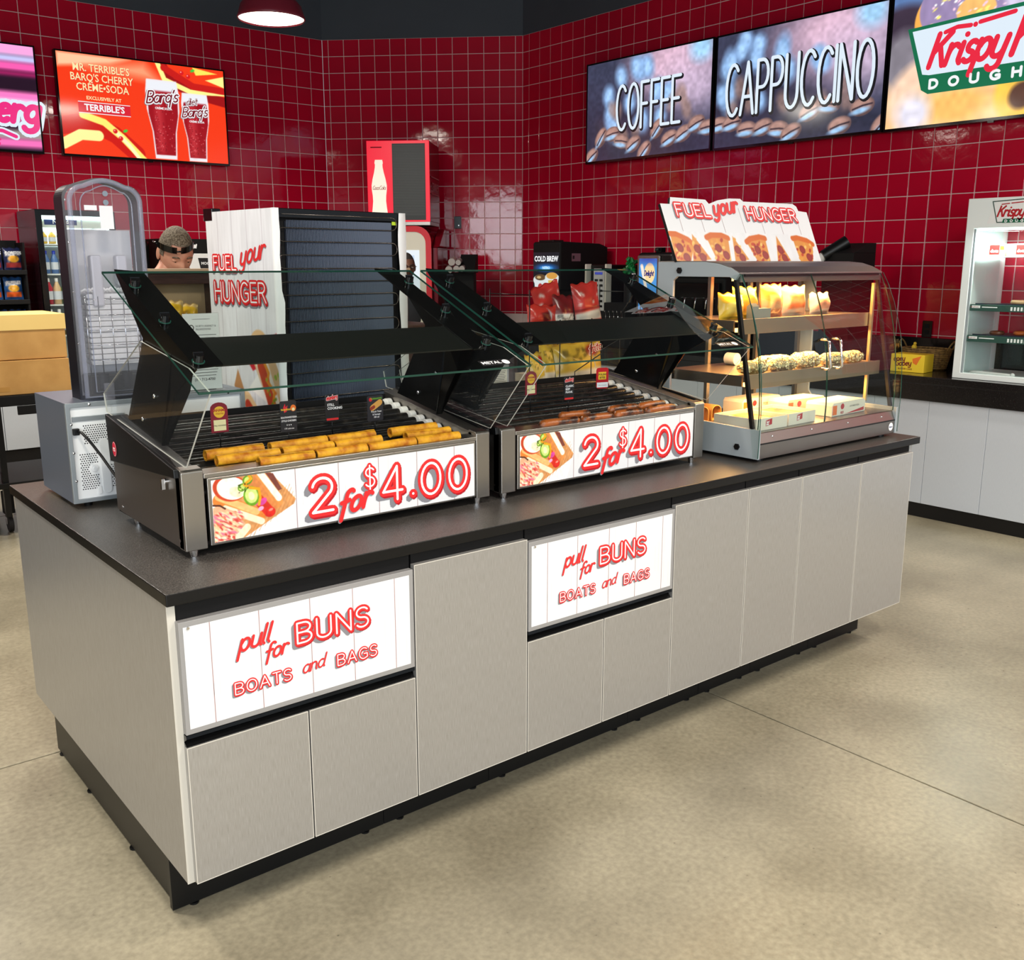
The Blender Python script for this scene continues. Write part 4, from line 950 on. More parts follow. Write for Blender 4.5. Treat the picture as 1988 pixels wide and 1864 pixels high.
# curled vertical edge of the wrap near the corner
v = []; N_ = 24
for i in range(N_+1):
    z = CH*i/N_; b = .003*math.sin(i*.9)+.002*math.sin(i*2.1)+(.010 if 10 < i < 17 else 0)
    v += [(-.005, .012, z), (-.006, -.004, z), (.012+b*.6, -.007, z)]
MB().add(v, [(3*i+k, 3*i+k+1, 3*i+k+4, 3*i+k+3) for i in range(N_) for k in (0, 1)], PAPER, True).obj('wrap_edge', None, t)
v = []
for i in range(N_+1):
    z = CH*i/N_; b = .003*math.sin(i*1.1); v += [(CW-.030+b, -.004, z), (CW+.002, -.006+b*.5, z), (CW+.003, .03, z)]
MB().add(v, [(3*i+k, 3*i+k+1, 3*i+k+4, 3*i+k+3) for i in range(N_) for k in (0, 1)], PAPER, True).obj('wrap_edge', None, t)
sg = Sign((-.0045, .437, 0), (0, -1, 0), (0, 0, 1)); U = lambda d: .437-d; Z = lambda z: z-H_
sg.retro(strokes_fit('FUEL', U(.395), U(.245), Z(1.618), .046, .22), .054, 0, 1, (-.08, -.16))
sg.script(strokes('your', U(.218), Z(1.632), .068, .17, 1, .34, .18), .066, 0, 1.1)
sg.retro(strokes_fit('HUNGER', U(.395), U(.065), Z(1.512), .064, .2), .062, 2, 1, (-.08, -.16)); sg.obj('side_lettering', t)

# ------------------------------------------------------------------ wire rack with pouches behind the right grill
t = thing('wire_rack', 'black wire display rack behind the right grill, holding snack pouches', 'rack', (1.78, .86, H_))
def wire(*p, r=.0022, nm='wire'): MB().tube(p, r, 6).obj(nm, BLACK, t)
for x in (.16, .335, .50, .62): wire((x, 0, .02), (x, .0, .50)); 
wire((0, 0, .47), (.62, 0, .47)); wire((0, 0, .60), (.0, .25, .60)); wire((0, 0, .02), (.62, 0, .02))
for x in (0, .62): wire((x, 0, 0), (x, 0, .62)); wire((x, .25, 0), (x, .25, .62)); wire((x, 0, .6), (x, .25, .6)); wire((x, 0, .45), (x, .25, .45))
for z, a, b in ((.455, .02, .60), (.20, .02, .60)):
    for yy in (.02, .09, .16, .23): wire((0, yy, z), (.62, yy, z))
    for i in range(8): wire((.04+.077*i, 0, z), (.04+.077*i, .25, z), r=.0014)
wire((.335, -.06, .40), (.335, -.06, .36), (.16, -.09, .30), (.16, -.09, .20)); wire((.50, -.06, .40), (.50, -.06, .33), (.335, -.09, .27), (.335, -.09, .2))
wire((.46, -.03, .50), (.56, -.03, .61), (.60, -.03, .61), (.61, -.03, .49), (.46, -.03, .49))
def red_art(A, w_, h_):
    A.c[:] = np.array((206, 58, 52))/255.; A.poly([(0, h_*.06), (w_, h_*.12), (w_, h_*.36), (0, h_*.30)], (236, 232, 226)); A.poly([(w_*.1, h_*.10), (w_*.9, h_*.16), (w_*.9, h_*.26), (w_*.1, h_*.22)], (196, 196, 196), a=.6)
    A.line([(0, h_*.36), (w_, h_*.42)], w_*.02, (120, 24, 30)); A.dots(w_*.1, w_*.9, h_*.5, h_*.9, 5, w_*.04, [(240, 220, 214)]); A.noise(.16, 5, 5, 2)
def dark_art(A, w_, h_):
    A.c[:] = np.array((120, 30, 34))/255.; A.poly([(0, h_*.08), (w_, h_*.10), (w_, h_*.40), (0, h_*.36)], (236, 232, 226)); A.dots(w_*.1, w_*.9, h_*.12, h_*.34, 30, w_*.02, [(90, 90, 90)]); A.noise(.2, 5, 5, 4)
GR = 'red and yellow snack pouches on the wire rack'
bag('snack_pouch', 'small plain red pouch at the left of the rack top shelf', 'pouch', .165, .085, .05, lambda A, a, b: (A.c.__setitem__(slice(None), np.array((214, 60, 50))/255.), A.poly([(.06, .05), (.11, .06), (.12, .03), (.08, .01)], (110, 24, 28)), A.poly([(.10, .07), (.125, .05), (.12, .02)], (220, 226, 236))), (1.905, .93, 1.392), (-.12, .06, .05), GR, 3)
bag('snack_pouch', 'tilted red pouch behind the dark red one on the rack top shelf', 'pouch', .17, .15, .04, red_art, (2.065, 1.05, 1.41), (-.1, -.25, .1), GR, 5)
bag('snack_pouch', 'dark red pouch with white band in the middle of the rack top shelf', 'pouch', .125, .125, .05, dark_art, (2.045, .95, 1.388), (-.15, .05, .05), GR, 6)
bag('snack_pouch', 'tall red pouch with nutrition panel, standing highest on the rack', 'pouch', .145, .175, .055, red_art, (2.168, .93, 1.388), (-.12, -.10, -.05), GR, 7)
def yel_art(A, w_, h_):
    A.c[:] = np.array((214, 178, 66))/255.; A.poly([(0, h_*.18), (w_, h_*.26), (w_, h_*.44), (0, h_*.38)], (222, 220, 206)); A.ell(w_*.76, h_*.80, w_*.14, h_*.11, (190, 40, 36)); A.dots(w_*.15, w_*.6, h_*.60, h_*.85, 22, w_*.018, [(110, 90, 30), (90, 76, 26)]); A.noise(.14, 5, 6, 6)
bag('snack_pouch', 'narrow yellow pouch at the left of the lower rack shelf', 'pouch', .10, .17, .05, yel_art, (1.865, .90, 1.12), (-.1, -.12, .1), GR, 8)
bag('snack_pouch', 'slim yellow pouch second from the left on the lower rack shelf', 'pouch', .12, .20, .05, yel_art, (1.965, .95, 1.12), (-.1, .06, .15), GR, 9)
o = bag('snack_pouch', 'large yellow pouch with a red oval logo on the lower rack shelf', 'pouch', .27, .20, .06, yel_art, (2.115, .92, 1.12), (-.12, -.04, -.02), GR, 10)
s_ = Sign((-.135, -.040, 0), (1, 0, 0), (0, 0, 1)); s_.lines(strokes('frito', .165, .150, .032, .16, 1, .15, .15), .010, INKW, 1).lines(strokes('frito', .165, .150, .032, .16, 1, .15, .15), .0055, REDD, 2); s_.obj('lettering', o)
MB().box(0, .066, 0, .003, 0, .075).obj('nutrition_card', mat('card_pale', rgb(226, 222, 206), rough=.6)); c_ = bpy.data.objects['nutrition_card']; c_.location = (1.553, .80, 1.176)
MB().box(.03, .036, .003, .006, -.256, .04).box(.0, .07, -.01, .03, -.256, -.250).obj('stand', BLACK, c_)
prop(c_, 'pale nutrition card on a thin stand behind the right grill', 'card'); s_ = Sign((0, 0, 0), (1, 0, 0), (0, 0, 1))
for i in range(9): s_.rect(.006, .060-.004*(i % 3), .066-.0065*i, .068-.0065*i, IK, 0)
for i in range(10): s_.rect(.014+.003*i, .0155+.003*i, .002, .012, INKB, 0)
s_.obj('print', c_)
MB().box(2.02, 2.18, 1.125, 1.24, H_, 1.17).obj('carton', mat('carton_tan', rgb(206, 190, 160), rough=.7)); prop(bpy.data.objects['carton'], 'plain tan carton standing behind the yellow pouches', 'carton')

# ================================================================== HEATED PIZZA CASE
t = thing('warming_case', 'heated glass display case with grey end panels at the island right end', 'display case', (2.220, .075, H_))
KW = .955
X = lambda v: v-2.22; Y = lambda v: v-.075; Z = lambda v: v-H_
FRC = [(.205, 1.600), (.178, 1.545), (.150, 1.470), (.128, 1.39), (.110, 1.30), (.100, 1.20), (.096, 1.10), (.098, 1.030)]
SIDC = [(.200, 1.603), (.172, 1.555), (.140, 1.484), (.115, 1.41), (.095, 1.338), (.081, 1.23), (.075, 1.124), (.0755, 1.03), (.078, .938)]
for side, xa in ((0, 0.0), (1, KW-.012)):
    lo = [(.080, .933), (.600, .933), (.600, 1.645), (.365, 1.645), (.300, 1.638), (.240, 1.622), (.203, 1.603), (.222, 1.578), (.248, 1.590), (.500, 1.590), (.520, 1.575), (.520, 1.075), (.500, 1.050), (.098, 1.043), (.080, 1.043)]
    # ring-like panel around the side window
    o = MB().yz([(Y(a), Z(b)) for a, b in lo], xa, xa+.012).obj('end_panel', GREYL, t, .0015)
    gx_ = xa-.004 if side == 0 else xa+.012
    mb = MB(); pts = [(Y(a), Z(b)) for a, b in SIDC]+[(Y(.10), Z(.938)), (Y(.118), Z(1.05)), (Y(.235), Z(1.595))]
    A = [(gx_, a, b) for a, b in pts]; B = [(gx_+.005, a, b) for a, b in pts]; n = len(pts)
    mb.add(A, [tuple(range(n))], GLASS).add(B, [tuple(range(n))[::-1]], GLASS).add(A+B, [(i, (i+1) % n, (i+1) % n+n, i+n) for i in range(len(SIDC)-1)], GLASSE); mb.obj('end_glass', None, t)
    MB().quad((xa+.006, Y(.118), Z(1.05)), (xa+.006, Y(.52), Z(1.05)), (xa+.006, Y(.52), Z(1.59)), (xa+.006, Y(.222), Z(1.59)), GLASS).obj('side_window', None, t)
    MB().yz([(Y(.215), Z(1.58)), (Y(.228), Z(1.58)), (Y(.122), Z(1.045)), (Y(.108), Z(1.045))], xa-.001 if side == 0 else xa, xa+.013).obj('window_gasket', BLACK, t)
    for yy, zz in ((.488, 1.613), (.175, .970)):
        MB().cyl((xa-.006 if side == 0 else xa+.012, Y(yy), Z(zz)), (xa if side == 0 else xa+.018, Y(yy), Z(zz)), .0125, .0125, 6).obj('hex_bolt', BLACK, t)
roof = [(.600, 1.648), (.365, 1.648), (.300, 1.642), (.250, 1.628), (.203, 1.606), (.203, 1.600), (.600, 1.600)]
MB().yz([(Y(a), Z(b)) for a, b in roof], .001, KW-.001).obj('roof', STEELH, t, .001)
MB().box(.012, KW-.012, Y(.206), Y(.232), Z(1.572), Z(1.600)).obj('header', STEELH, t, .001)
MB().box(.03, KW-.03, Y(.2005), Y(.206), Z(1.592), Z(1.6)).obj('header_shade', BLACK, t)  # black strip painted in for the shade under the roof lip
MB().box(.001, KW-.001, Y(.085), Y(.60), Z(.933), Z(.990)).yz([(Y(.085), Z(.99)), (Y(.60), Z(.99)), (Y(.60), Z(1.028)), (Y(.100), Z(1.028))], .001, KW-.001).obj('base', STEELH, t, .0015)
MB().box(.001, KW-.001, Y(.083), Y(.092), Z(.986), Z(.991)).obj('base_gap', BLACK, t)
for i in range(4): MB().ball((.10+.25*i, Y(.092), Z(1.010)), (.005, .003, .005)).obj('rivet', CHROME, t)
for x in (.06, KW-.06):
    for y in (.12, .55): MB().cyl((x, Y(y), 0), (x, Y(y), .014), .018, .018, 12).obj('foot', BLACK, t)
# curved glass doors
for d0, d1 in ((.014, .437), (.440, KW-.014)):
    mb = MB(); n = len(FRC)
    A = [(d0, Y(a)-.004, Z(b)) for a, b in FRC]; B = [(d1, Y(a)-.004, Z(b)) for a, b in FRC]; A2 = [(d0, Y(a)+.001, Z(b)) for a, b in FRC]; B2 = [(d1, Y(a)+.001, Z(b)) for a, b in FRC]
    mb.add(A+B, [(i, i+1, i+1+n, i+n) for i in range(n-1)], GLASS, True); mb.add(A2+B2, [(i, i+n, i+1+n, i+1) for i in range(n-1)], GLASS, True)
    mb.add(A+A2, [(i, i+n, i+1+n, i+1) for i in range(n-1)], GLASSE).add(B+B2, [(i, i+1, i+1+n, i+n) for i in range(n-1)], GLASSE)
    mb.add([A[-1], B[-1], B2[-1], A2[-1]], [(0, 1, 2, 3)], GLASSE); dr = mb.obj('glass_door', None, t)
    hx = d1-.030 if d0 < .1 else d0+.045
    MB().tube([(hx, Y(.115), Z(1.352)), (hx, Y(.085), Z(1.352)), (hx, Y(.078), Z(1.345)), (hx, Y(.066), Z(1.248)), (hx, Y(.075), Z(1.240)), (hx, Y(.104), Z(1.240))], .0048, 10).obj('handle', CHROME, dr)
sg = Sign((X(3.135), Y(.0845), Z(.962)), (1, 0, 0), (0, 0, 1)); sg.disc(0, 0, .017, .017, INKW, 0).text('hatco', 0, -.004, .012, mat('navy_print', rgb(30, 50, 110), rough=.5), 1, bold=.03); sg.obj('badge', t)
# rear sliding doors and frame
for x in (.012, .30, .56, .62, KW-.03): MB().box(x, x+.018, Y(.580), Y(.596), Z(1.03), Z(1.60)).obj('rear_frame', STEELH, t)
MB().quad((.02, Y(.59), Z(1.03)), (.02, Y(.59), Z(1.6)), (KW-.02, Y(.59), Z(1.6)), (KW-.02, Y(.59), Z(1.03)), GLASS).obj('rear_glass', None, t)
WLED = mat('warm_light_tube', rgb(255, 220, 150), emit=rgb(255, 196, 110), estr=5)
for z, yf in ((1.437, .215), (1.237, .165)):
    MB().box(.028, KW-.028, Y(yf), Y(yf+.006), Z(z-.056), Z(z)).box(.028, KW-.028, Y(yf), Y(.57), Z(z-.012), Z(z-.008)).obj('shelf', mat('amber_glow_steel', rgb(196, 172, 140), rough=.3, metal=.9), t, .001)  # amber glow of the case lamps put into the shelf colour
    MB().box(.06, KW-.06, Y(yf+.03), Y(yf+.045), Z(z-.05), Z(z-.035)).obj('heat_lamp', WLED, t)
    for sx in (.020, KW-.028): MB().box(sx, sx+.008, Y(yf+.02), Y(.57), Z(z-.045), Z(z-.005)).obj('shelf_bracket', STEELH, t)
MB().box(.06, KW-.06, Y(.27), Y(.285), Z(1.575), Z(1.590)).obj('heat_lamp', WLED, t)
MB().box(KW-.060, KW-.048, Y(.20), Y(.212), Z(1.06), Z(1.56)).obj('corner_post', mat('warm_lit_steel', rgb(226, 196, 150), rough=.3, metal=.8), t)  # yellow lamp light on the post mixed into its steel colour
for z, y in ((1.56, .36), (1.365, .33), (1.165, .31)):
    l = light('case_lamp_light', 'AREA', (2.70, y, z), 10.5, (1, .52, .18), .84, .10, look=(2.70, y, 0))
# --- contents
BOXW = mat('box_white', rgb(224, 214, 198), rough=.55); BOXO = mat('box_orange', rgb(228, 108, 40), rough=.5)
def pizza_box(label, x, y, z, rz, w_=.20, d_=.20, h_=.045, lid=False):
    b = thing('pizza_box', label, 'box', (x, y, z), rz, 'slice boxes in the warming case')
    if not lid:
        MB().box(0, w_, 0, .003, 0, h_).box(0, w_, d_-.003, d_, 0, h_).box(0, .003, 0, d_, 0, h_).box(w_-.003, w_, 0, d_, 0, h_).box(0, w_, 0, d_, 0, .003).obj('tray', BOXW, b)
        A = Art(w_-.008, d_-.008, 44, (222, 150, 66)); A.dots(0, w_, 0, d_, 26, .018, [(206, 84, 36), (240, 190, 96), (190, 60, 34)], int(x*100)); A.noise(.2, 9, 9); A.obj('pizza_slice', b, (.004, .004, h_-.014), (1, 0, 0), (0, 1, 0))
        s_ = Sign((0, 0, 0), (1, 0, 0), (0, 0, 1)); s_.poly([(w_*.30, h_*.30), (w_*.50, h_*.42), (w_*.50, h_*.92), (w_*.30, h_*.80)], REDD, 0).lines(strokes('hot', w_*.32, h_*.55, .010, .15, 1, .2), .0018, INKW, 1).lines(strokes('pizza'.replace('z', 's'), w_*.315, h_*.40, .0065, .12, 1, .2), .0014, INKW, 1); s_.obj('print', b)
    else:
        MB().xz([(0, 0), (w_, 0), (w_, h_*.8), (w_*.94, h_), (.01, h_), (0, h_*.8)], 0, d_).obj('carton', BOXW, b, .001)
        s_ = Sign((0, 0, 0), (1, 0, 0), (0, 0, 1)); s_.poly([(w_*.36, h_*.05), (w_*.96, h_*.10), (w_*.96, h_*.36), (w_*.52, h_*.12)], REDD, 0).disc(w_*.30, h_*.66, .014, .012, REDD, 0).text('HOT BAKED PIZZA', w_*.66, h_*.52, .010, INKB, 0, sx=.9).rect(w_*.02, w_*.14, h_*.1, h_*.8, BOXO, 0).text('RED', w_*.30, h_*.12, .014, REDD, 0, bold=.03); s_.obj('print', b)
    return b
zb = 1.029
pizza_box('white open pizza tray at the front left of the case floor', 2.262, .125, zb, .0, .19, .20)
pizza_box('white open pizza tray right of the first one, case floor', 2.470, .130, zb, .04, .185, .20)
pizza_box('closed white and red pizza carton at the front right of the case', 2.790, .150, zb, .06, .27, .12, .055, True)
pizza_box('orange-ended pizza carton behind the front right one', 2.700, .300, zb, -.02, .26, .10, .060, True)
pizza_box('orange-ended pizza carton at the back middle of the case floor', 2.560, .420, zb, .02, .27, .10, .062, True)
CARD = mat('kraft_card', rgb(176, 128, 74), rough=.7)
for i, (x, y) in enumerate(((2.262, .40), (2.340, .40))):
    mb = MB(); n = 12; v = []
    for k in range(n+1): a = PI*k/n; v += [(.030*math.cos(a), 0, .035+.025*math.sin(a)), (.030*math.cos(a), .14, .035+.025*math.sin(a)), (.027*math.cos(a), 0, .035+.022*math.sin(a)), (.027*math.cos(a), .14, .035+.022*math.sin(a))]
    for k in range(n): a, b = 4*k, 4*k+4; mb.add(v, [(a, a+1, b+1, b), (a+2, b+2, b+3, a+3), (a, b, b+2, a+2)])
    mb = MB().add(v, [f for k in range(n) for f in ((4*k, 4*k+1, 4*k+5, 4*k+4), (4*k+2, 4*k+6, 4*k+7, 4*k+3), (4*k, 4*k+4, 4*k+6, 4*k+2))]).box(-.030, -.027, 0, .14, 0, .035).box(.027, .030, 0, .14, 0, .035).box(-.030, .030, 0, .14, 0, .002)
    o = mb.obj('card_sleeve', CARD); o.location = (x+.03, y, zb); prop(o, ['arched brown card sleeve at the left side window of the case', 'second arched brown card sleeve, right of the leftmost one'][i], 'sleeve', 'card sleeves in the case')
FOIL = mat('foil_wrap', rgb(222, 206, 160), rough=.22, metal=1, bump=(55, 1.0, .02))
def foil(label, x0, x1, y, z, r, seed, m=None, rz=0.0):
    n, sg_ = 34, 20; L2 = (x1-x0)/2; rr = np.random.default_rng(seed); v = []
    for a in range(n+1):
        s_ = a/n; e = max(.12, min(1, 1.25*math.sin(PI*s_)**.45))
        for k in range(sg_): t_ = 2*PI*k/sg_; q = r*e*(1+.26*(rr.random()-.5)); v.append((-L2+2*L2*s_, q*math.cos(t_), q*.75*math.sin(t_)))
    fs = [(a*sg_+k, a*sg_+(k+1) % sg_, (a+1)*sg_+(k+1) % sg_, (a+1)*sg_+k) for a in range(n) for k in range(sg_)]+[tuple(range(sg_))[::-1], tuple(range(n*sg_, (n+1)*sg_))]
    o = MB().add(v, fs, m or FOIL, False).obj('foil_roll', None); o.location = ((x0+x1)/2, y, z); o.rotation_euler = (0, 0, rz)
    return prop(o, label, 'sandwich', 'foil wrapped sandwiches on the middle shelf')
zs = 1.2295
for i, a in enumerate([(2.262, 2.42, .215, 'leftmost foil wrapped sandwich on the middle shelf'), (2.43, 2.60, .210, 'foil wrapped sandwich just right of the leftmost one'), (2.62, 2.77, .22, 'foil wrapped sandwich behind the left door handle'), (2.79, 2.94, .215, 'foil wrapped sandwich behind the right door handle'), (2.955, 3.08, .22, 'silver foil sandwich at the right end of the middle shelf'), (2.46, 2.70, .30, 'long gold-lit foil sandwich at the back of the middle shelf'), (2.72, 2.90, .31, 'second foil sandwich at the back of the middle shelf')]):
    foil(a[3], a[0], a[1], a[2], zs+.026, .033, 40+i)
def pack(label, x, y, w_, h_, c1, c2, seed, rz=0):
    def f(A, a, b): A.c[:] = np.array(c1)/255.; A.poly([(a*.15, b*.2), (a*.85, b*.25), (a*.8, b*.7), (a*.2, b*.65)], c2, a=.9); A.noise(.2, 5, 5, seed)
    return bag('wrapped_sandwich', label, 'sandwich', w_, h_, .07, f, (x, y, 1.4295), (-.1, 0, rz), 'wrapped sandwiches on the top shelf', seed)
pack('yellow wrapped sandwich at the left of the top shelf', 2.345, .33, .15, .10, (240, 190, 60), (250, 214, 110), 1)
pack('yellow wrapped sandwich, second on the top shelf', 2.47, .36, .15, .12, (244, 196, 60), (236, 150, 50), 2)
pack('orange printed bag in the middle of the top shelf', 2.64, .36, .16, .13, (240, 130, 60), (250, 190, 130), 3, .1)
pack('pale orange bag right of the middle of the top shelf', 2.80, .37, .15, .12, (246, 196, 160), (232, 120, 70), 4, -.1)
pack('cream wrapped sandwich at the right of the top shelf', 2.97, .36, .14, .09, (236, 214, 190), (210, 150, 120), 5)
MB().box(0, .075, 0, .03, 0, .042).yz([(0, 0), (.03, 0), (.03, .05), (.015, .062), (0, .05)], -.035, 0).obj('card_holder', mat('holder_grey', rgb(150, 140, 124), rough=.5)); o = bpy.data.objects['card_holder']; o.location = (2.40, .245, 1.4295)
prop(o, 'small grey price card holder at the front of the top shelf', 'card holder')
MB().cyl((0, 0, .025), (0, .05, .025), .025, .025, 22).obj('round_tin', mat('tin_white', rgb(226, 226, 224), rough=.4)); o = bpy.data.objects['round_tin']; o.location = (2.56, .46, 1.2295); prop(o, 'round white-lidded tin lying at the back of the middle shelf', 'tin')

# ------------------------------------------------------------------ shaped board on top of the case
t = thing('topper_sign', 'cut-out white board with pizza slices, standing on top of the warming case', 'sign', (2.215, .50, 1.6485))
BL_ = .238; ca, sa = .907, .42
outl = [(0, 0), (.955, 0), (.965, .236), (.905, .240), (.900, .262), (.878, .273), (.53, .270), (.515, .282), (.44, .280), (.36, .268), (.30, .250), (.285, .268), (.075, .270), (.060, .240), (.005, .240)]
def TB(u, v, d=0): return (u, v*sa-d*ca, v*ca+d*sa)
mb = MB(); n = len(outl); A = [TB(u, v, 0) for u, v in outl]; B = [TB(u, v, -.012) for u, v in outl]
mb.add(A, [tuple(range(n))], mat('sign_board_white', None)).add(B, [tuple(range(n))[::-1]], CARD).add(A+B, [(i, i+n, (i+1) % n+n, (i+1) % n) for i in range(n)], BLACKM); mb.obj('board', None, t)
A = Art(.955, .125, 330, (228, 228, 230)); A.noise(.02, 60, 3, 2)
def slice_(A, cx, w_, up, h_=.115, tilt=0.0):
    base = [(-.5, 0), (.5, 0), (0, 1)] if up else [(-.5, .90), (-.25, 1.0), (.25, 1.0), (.5, .90), (.26, -.3), (-.26, -.3)]
    c, s_ = math.cos(tilt), math.sin(tilt); T = lambda p: (cx+(p[0]*w_)*c-(p[1]*h_)*s_, (p[0]*w_)*s_+(p[1]*h_)*c)
    A.poly([T(p) for p in base], (214, 138, 58)); 
    if not up: A.line([T(p) for p in base[:4]], .012, (206, 98, 28))
    R_ = random.Random(int(cx*1000))
    for i in range(22):
        p = (R_.uniform(-.4, .4), R_.uniform(.02, .85)); 
        if up and abs(p[0]) > .42*(1-p[1]): continue
        q = T(p); A.ell(q[0], q[1], .007+.006*R_.random(), .004+.004*R_.random(), R_.choice([(188, 64, 26), (232, 186, 100), (170, 44, 26), (220, 150, 60)]), R_.random())
    for p in ((-.1, .50), (.18, .22)) if not up else ((-.02, .45), (.1, .12)):
        q = T(p); A.ell(q[0], q[1], .020, .019, (128, 26, 26)); A.ell(q[0], q[1], .015, .014, (158, 44, 40), a=.7)
slice_(A, .035, .13, False, .108, -.35); slice_(A, .150, .115, True, .115, .12); slice_(A, .285, .135, False, .112); slice_(A, .400, .095, True, .112, .14); slice_(A, .545, .135, False, .106, .14); slice_(A, .685, .095, True, .117, 0.03); slice_(A, .845, .140, False, .106, -.18)
A.obj('slice_picture', t, TB(0, 0, .0008), (1, 0, 0), (0, sa, ca))
sg = Sign(TB(0, 0, 0), (1, 0, 0), (0, sa, ca))
for q in (.09, .22, .35, .48, .61, .74, .87): sg.rect(q, q+.0018, .125, .238, mat('plank_seam', None), 0)
sg.retro(strokes_fit('FUEL', .085, .285, .192, .050), .050, 2, 1.25); sg.script(strokes('your', .312, .198, .070, .18, 1, .3, .16), .070, 2, 1.6); sg.retro(strokes_fit('HUNGER', .525, .868, .190, .052), .052, 3, 1.25)
sg.obj('lettering', t)
# ================================================================== WALL SCREENS
def tv(label, loc, rz, w_, h_, art, fn=None, n=300, group=None):
    """origin at the lower left corner of the frame, front towards local -y"""
    t = thing('wall_screen', label, 'screen', loc, rz, group)
    MB().box(0, w_, .0, .055, 0, h_).box(w_*.2, w_*.8, .05, .085, h_*.2, h_*.8).obj('housing', BLACK, t, .003)
    b = .013; MB().box(0, w_, -.006, 0, 0, b+.006).box(0, w_, -.006, 0, h_-b, h_).box(0, b, -.006, 0, 0, h_).box(w_-b, w_, -.006, 0, 0, h_).box(w_*.5-.02, w_*.5+.02, -.003, .01, -.012, 0).obj('bezel', BLACKG, t)
    A = Art(w_-2*b, h_-2*b-.006, n, (30, 30, 40)); art(A, A.w, A.h); A.obj('display', t, (b, -.002, b+.006), (1, 0, 0), (0, 0, 1), VEMIT)
    if fn:
        sg = Sign((b, -.002, b+.006), (1, 0, 0), (0, 0, 1)); fn(sg, A.w, A.h); sg.obj('display_print', t)
    return t
def em(name, c, s_=1.0): return mat(name, (.02, .02, .02, 1), rough=.2, emit=c, estr=s_)
E_W = em('lit_white', rgb(246, 248, 250)); E_CR = em('lit_cream', rgb(252, 236, 176)); E_R = em('lit_red', rgb(236, 40, 66)); E_G = em('lit_green', rgb(20, 112, 76)); E_B = em('lit_black', rgb(20, 20, 26)); E_P = em('lit_pale_blue', rgb(226, 240, 252)); E_PK = em('lit_pink', rgb(240, 40, 130)); E_BR = em('lit_red_bright', rgb(220, 30, 50)); E_NV = em('lit_navy', rgb(40, 40, 120))
def coffee(A, w_, h_, seed, cap=False):
    R_ = random.Random(seed); A.c[:] = np.array((58, 60, 82))/255.
    A.ell(w_*.72, h_*.86, w_*.30, h_*.30, (214, 176, 196), soft=.16); A.ell(w_*.86, h_*.62, w_*.26, h_*.26, (200, 178, 204), soft=.14, a=.8); A.ell(w_*.92, h_*.95, w_*.08, h_*.12, (160, 205, 240), soft=.05)
    A.ell(w_*.25, h_*.25, w_*.5, h_*.3, (48, 44, 62), soft=.12, a=.7)
    for i in range(13):
        x, y = R_.uniform(.03, .70)*w_, R_.uniform(.30, .95)*h_; A.ell(x, y, .05*h_*1.2+.02, (.05+.05*R_.random())*h_*1.5, (132, 168, 214), R_.uniform(-.3, .3), soft=.03); A.ell(x, y, .03*h_+.012, .05*h_*1.3, (160, 198, 240), 0, soft=.02)
    for i in range(8): A.ell(R_.uniform(.1, .9)*w_, R_.uniform(.2, .55)*h_, .06*h_, .10*h_, (150, 120, 110), R_.uniform(-.6, .6), soft=.02, a=.7)
    A.poly([(0, 0), (w_, 0), (w_, h_*.16), (w_*.5, h_*.22), (0, h_*.12)], (44, 46, 64), soft=.04)
    for i in range(11):                              # coffee beans along the bottom
        x, y = w_*(.04+.095*i)+R_.uniform(-.03, .03), h_*R_.uniform(.04, .26); a = R_.uniform(-.2, .9); rx, ry = h_*.115, h_*.075
        A.ell(x, y, rx, ry, (96, 74, 74), a); A.ell(x-.01, y+.012, rx*.86, ry*.72, (170, 132, 122), a, soft=.012); A.ell(x-.02, y-.028, rx*.75, ry*.3, (150, 190, 228), a, soft=.008); A.line([(x-rx*.8*math.cos(a), y-rx*.8*math.sin(a)), (x, y+.006), (x+rx*.8*math.cos(a), y+rx*.8*math.sin(a))], .006, (52, 40, 50))
    A.noise(.10, 60, 34, seed)
def cof_sign(word, x0, x1, z0, h_):
    def fn(sg, w_, H2):
        p = strokes_fit(word, x0, x1, z0, h_, .17); sg.lines(p, .046, E_B, 0, du=.010, dv=-.010); sg.lines(p, .026, E_P, 2)
    return fn
RZ = -PI/2
tv('wall screen reading COFFEE over coffee beans, left of the three on the right wall', (5.93, 4.958, 2.552), RZ, 1.494, .878, lambda A, a, b: coffee(A, a, b, 3), cof_sign('COFFEE', .385, 1.135, .245, .375), group='menu screens on the right wall')
tv('wall screen reading CAPPUCCINO, the middle one on the right wall', (5.93, 3.436, 2.547), RZ, 1.516, .880, lambda A, a, b: coffee(A, a, b, 8), cof_sign('CAPPUCCINO', .105, 1.405, .235, .385), group='menu screens on the right wall')
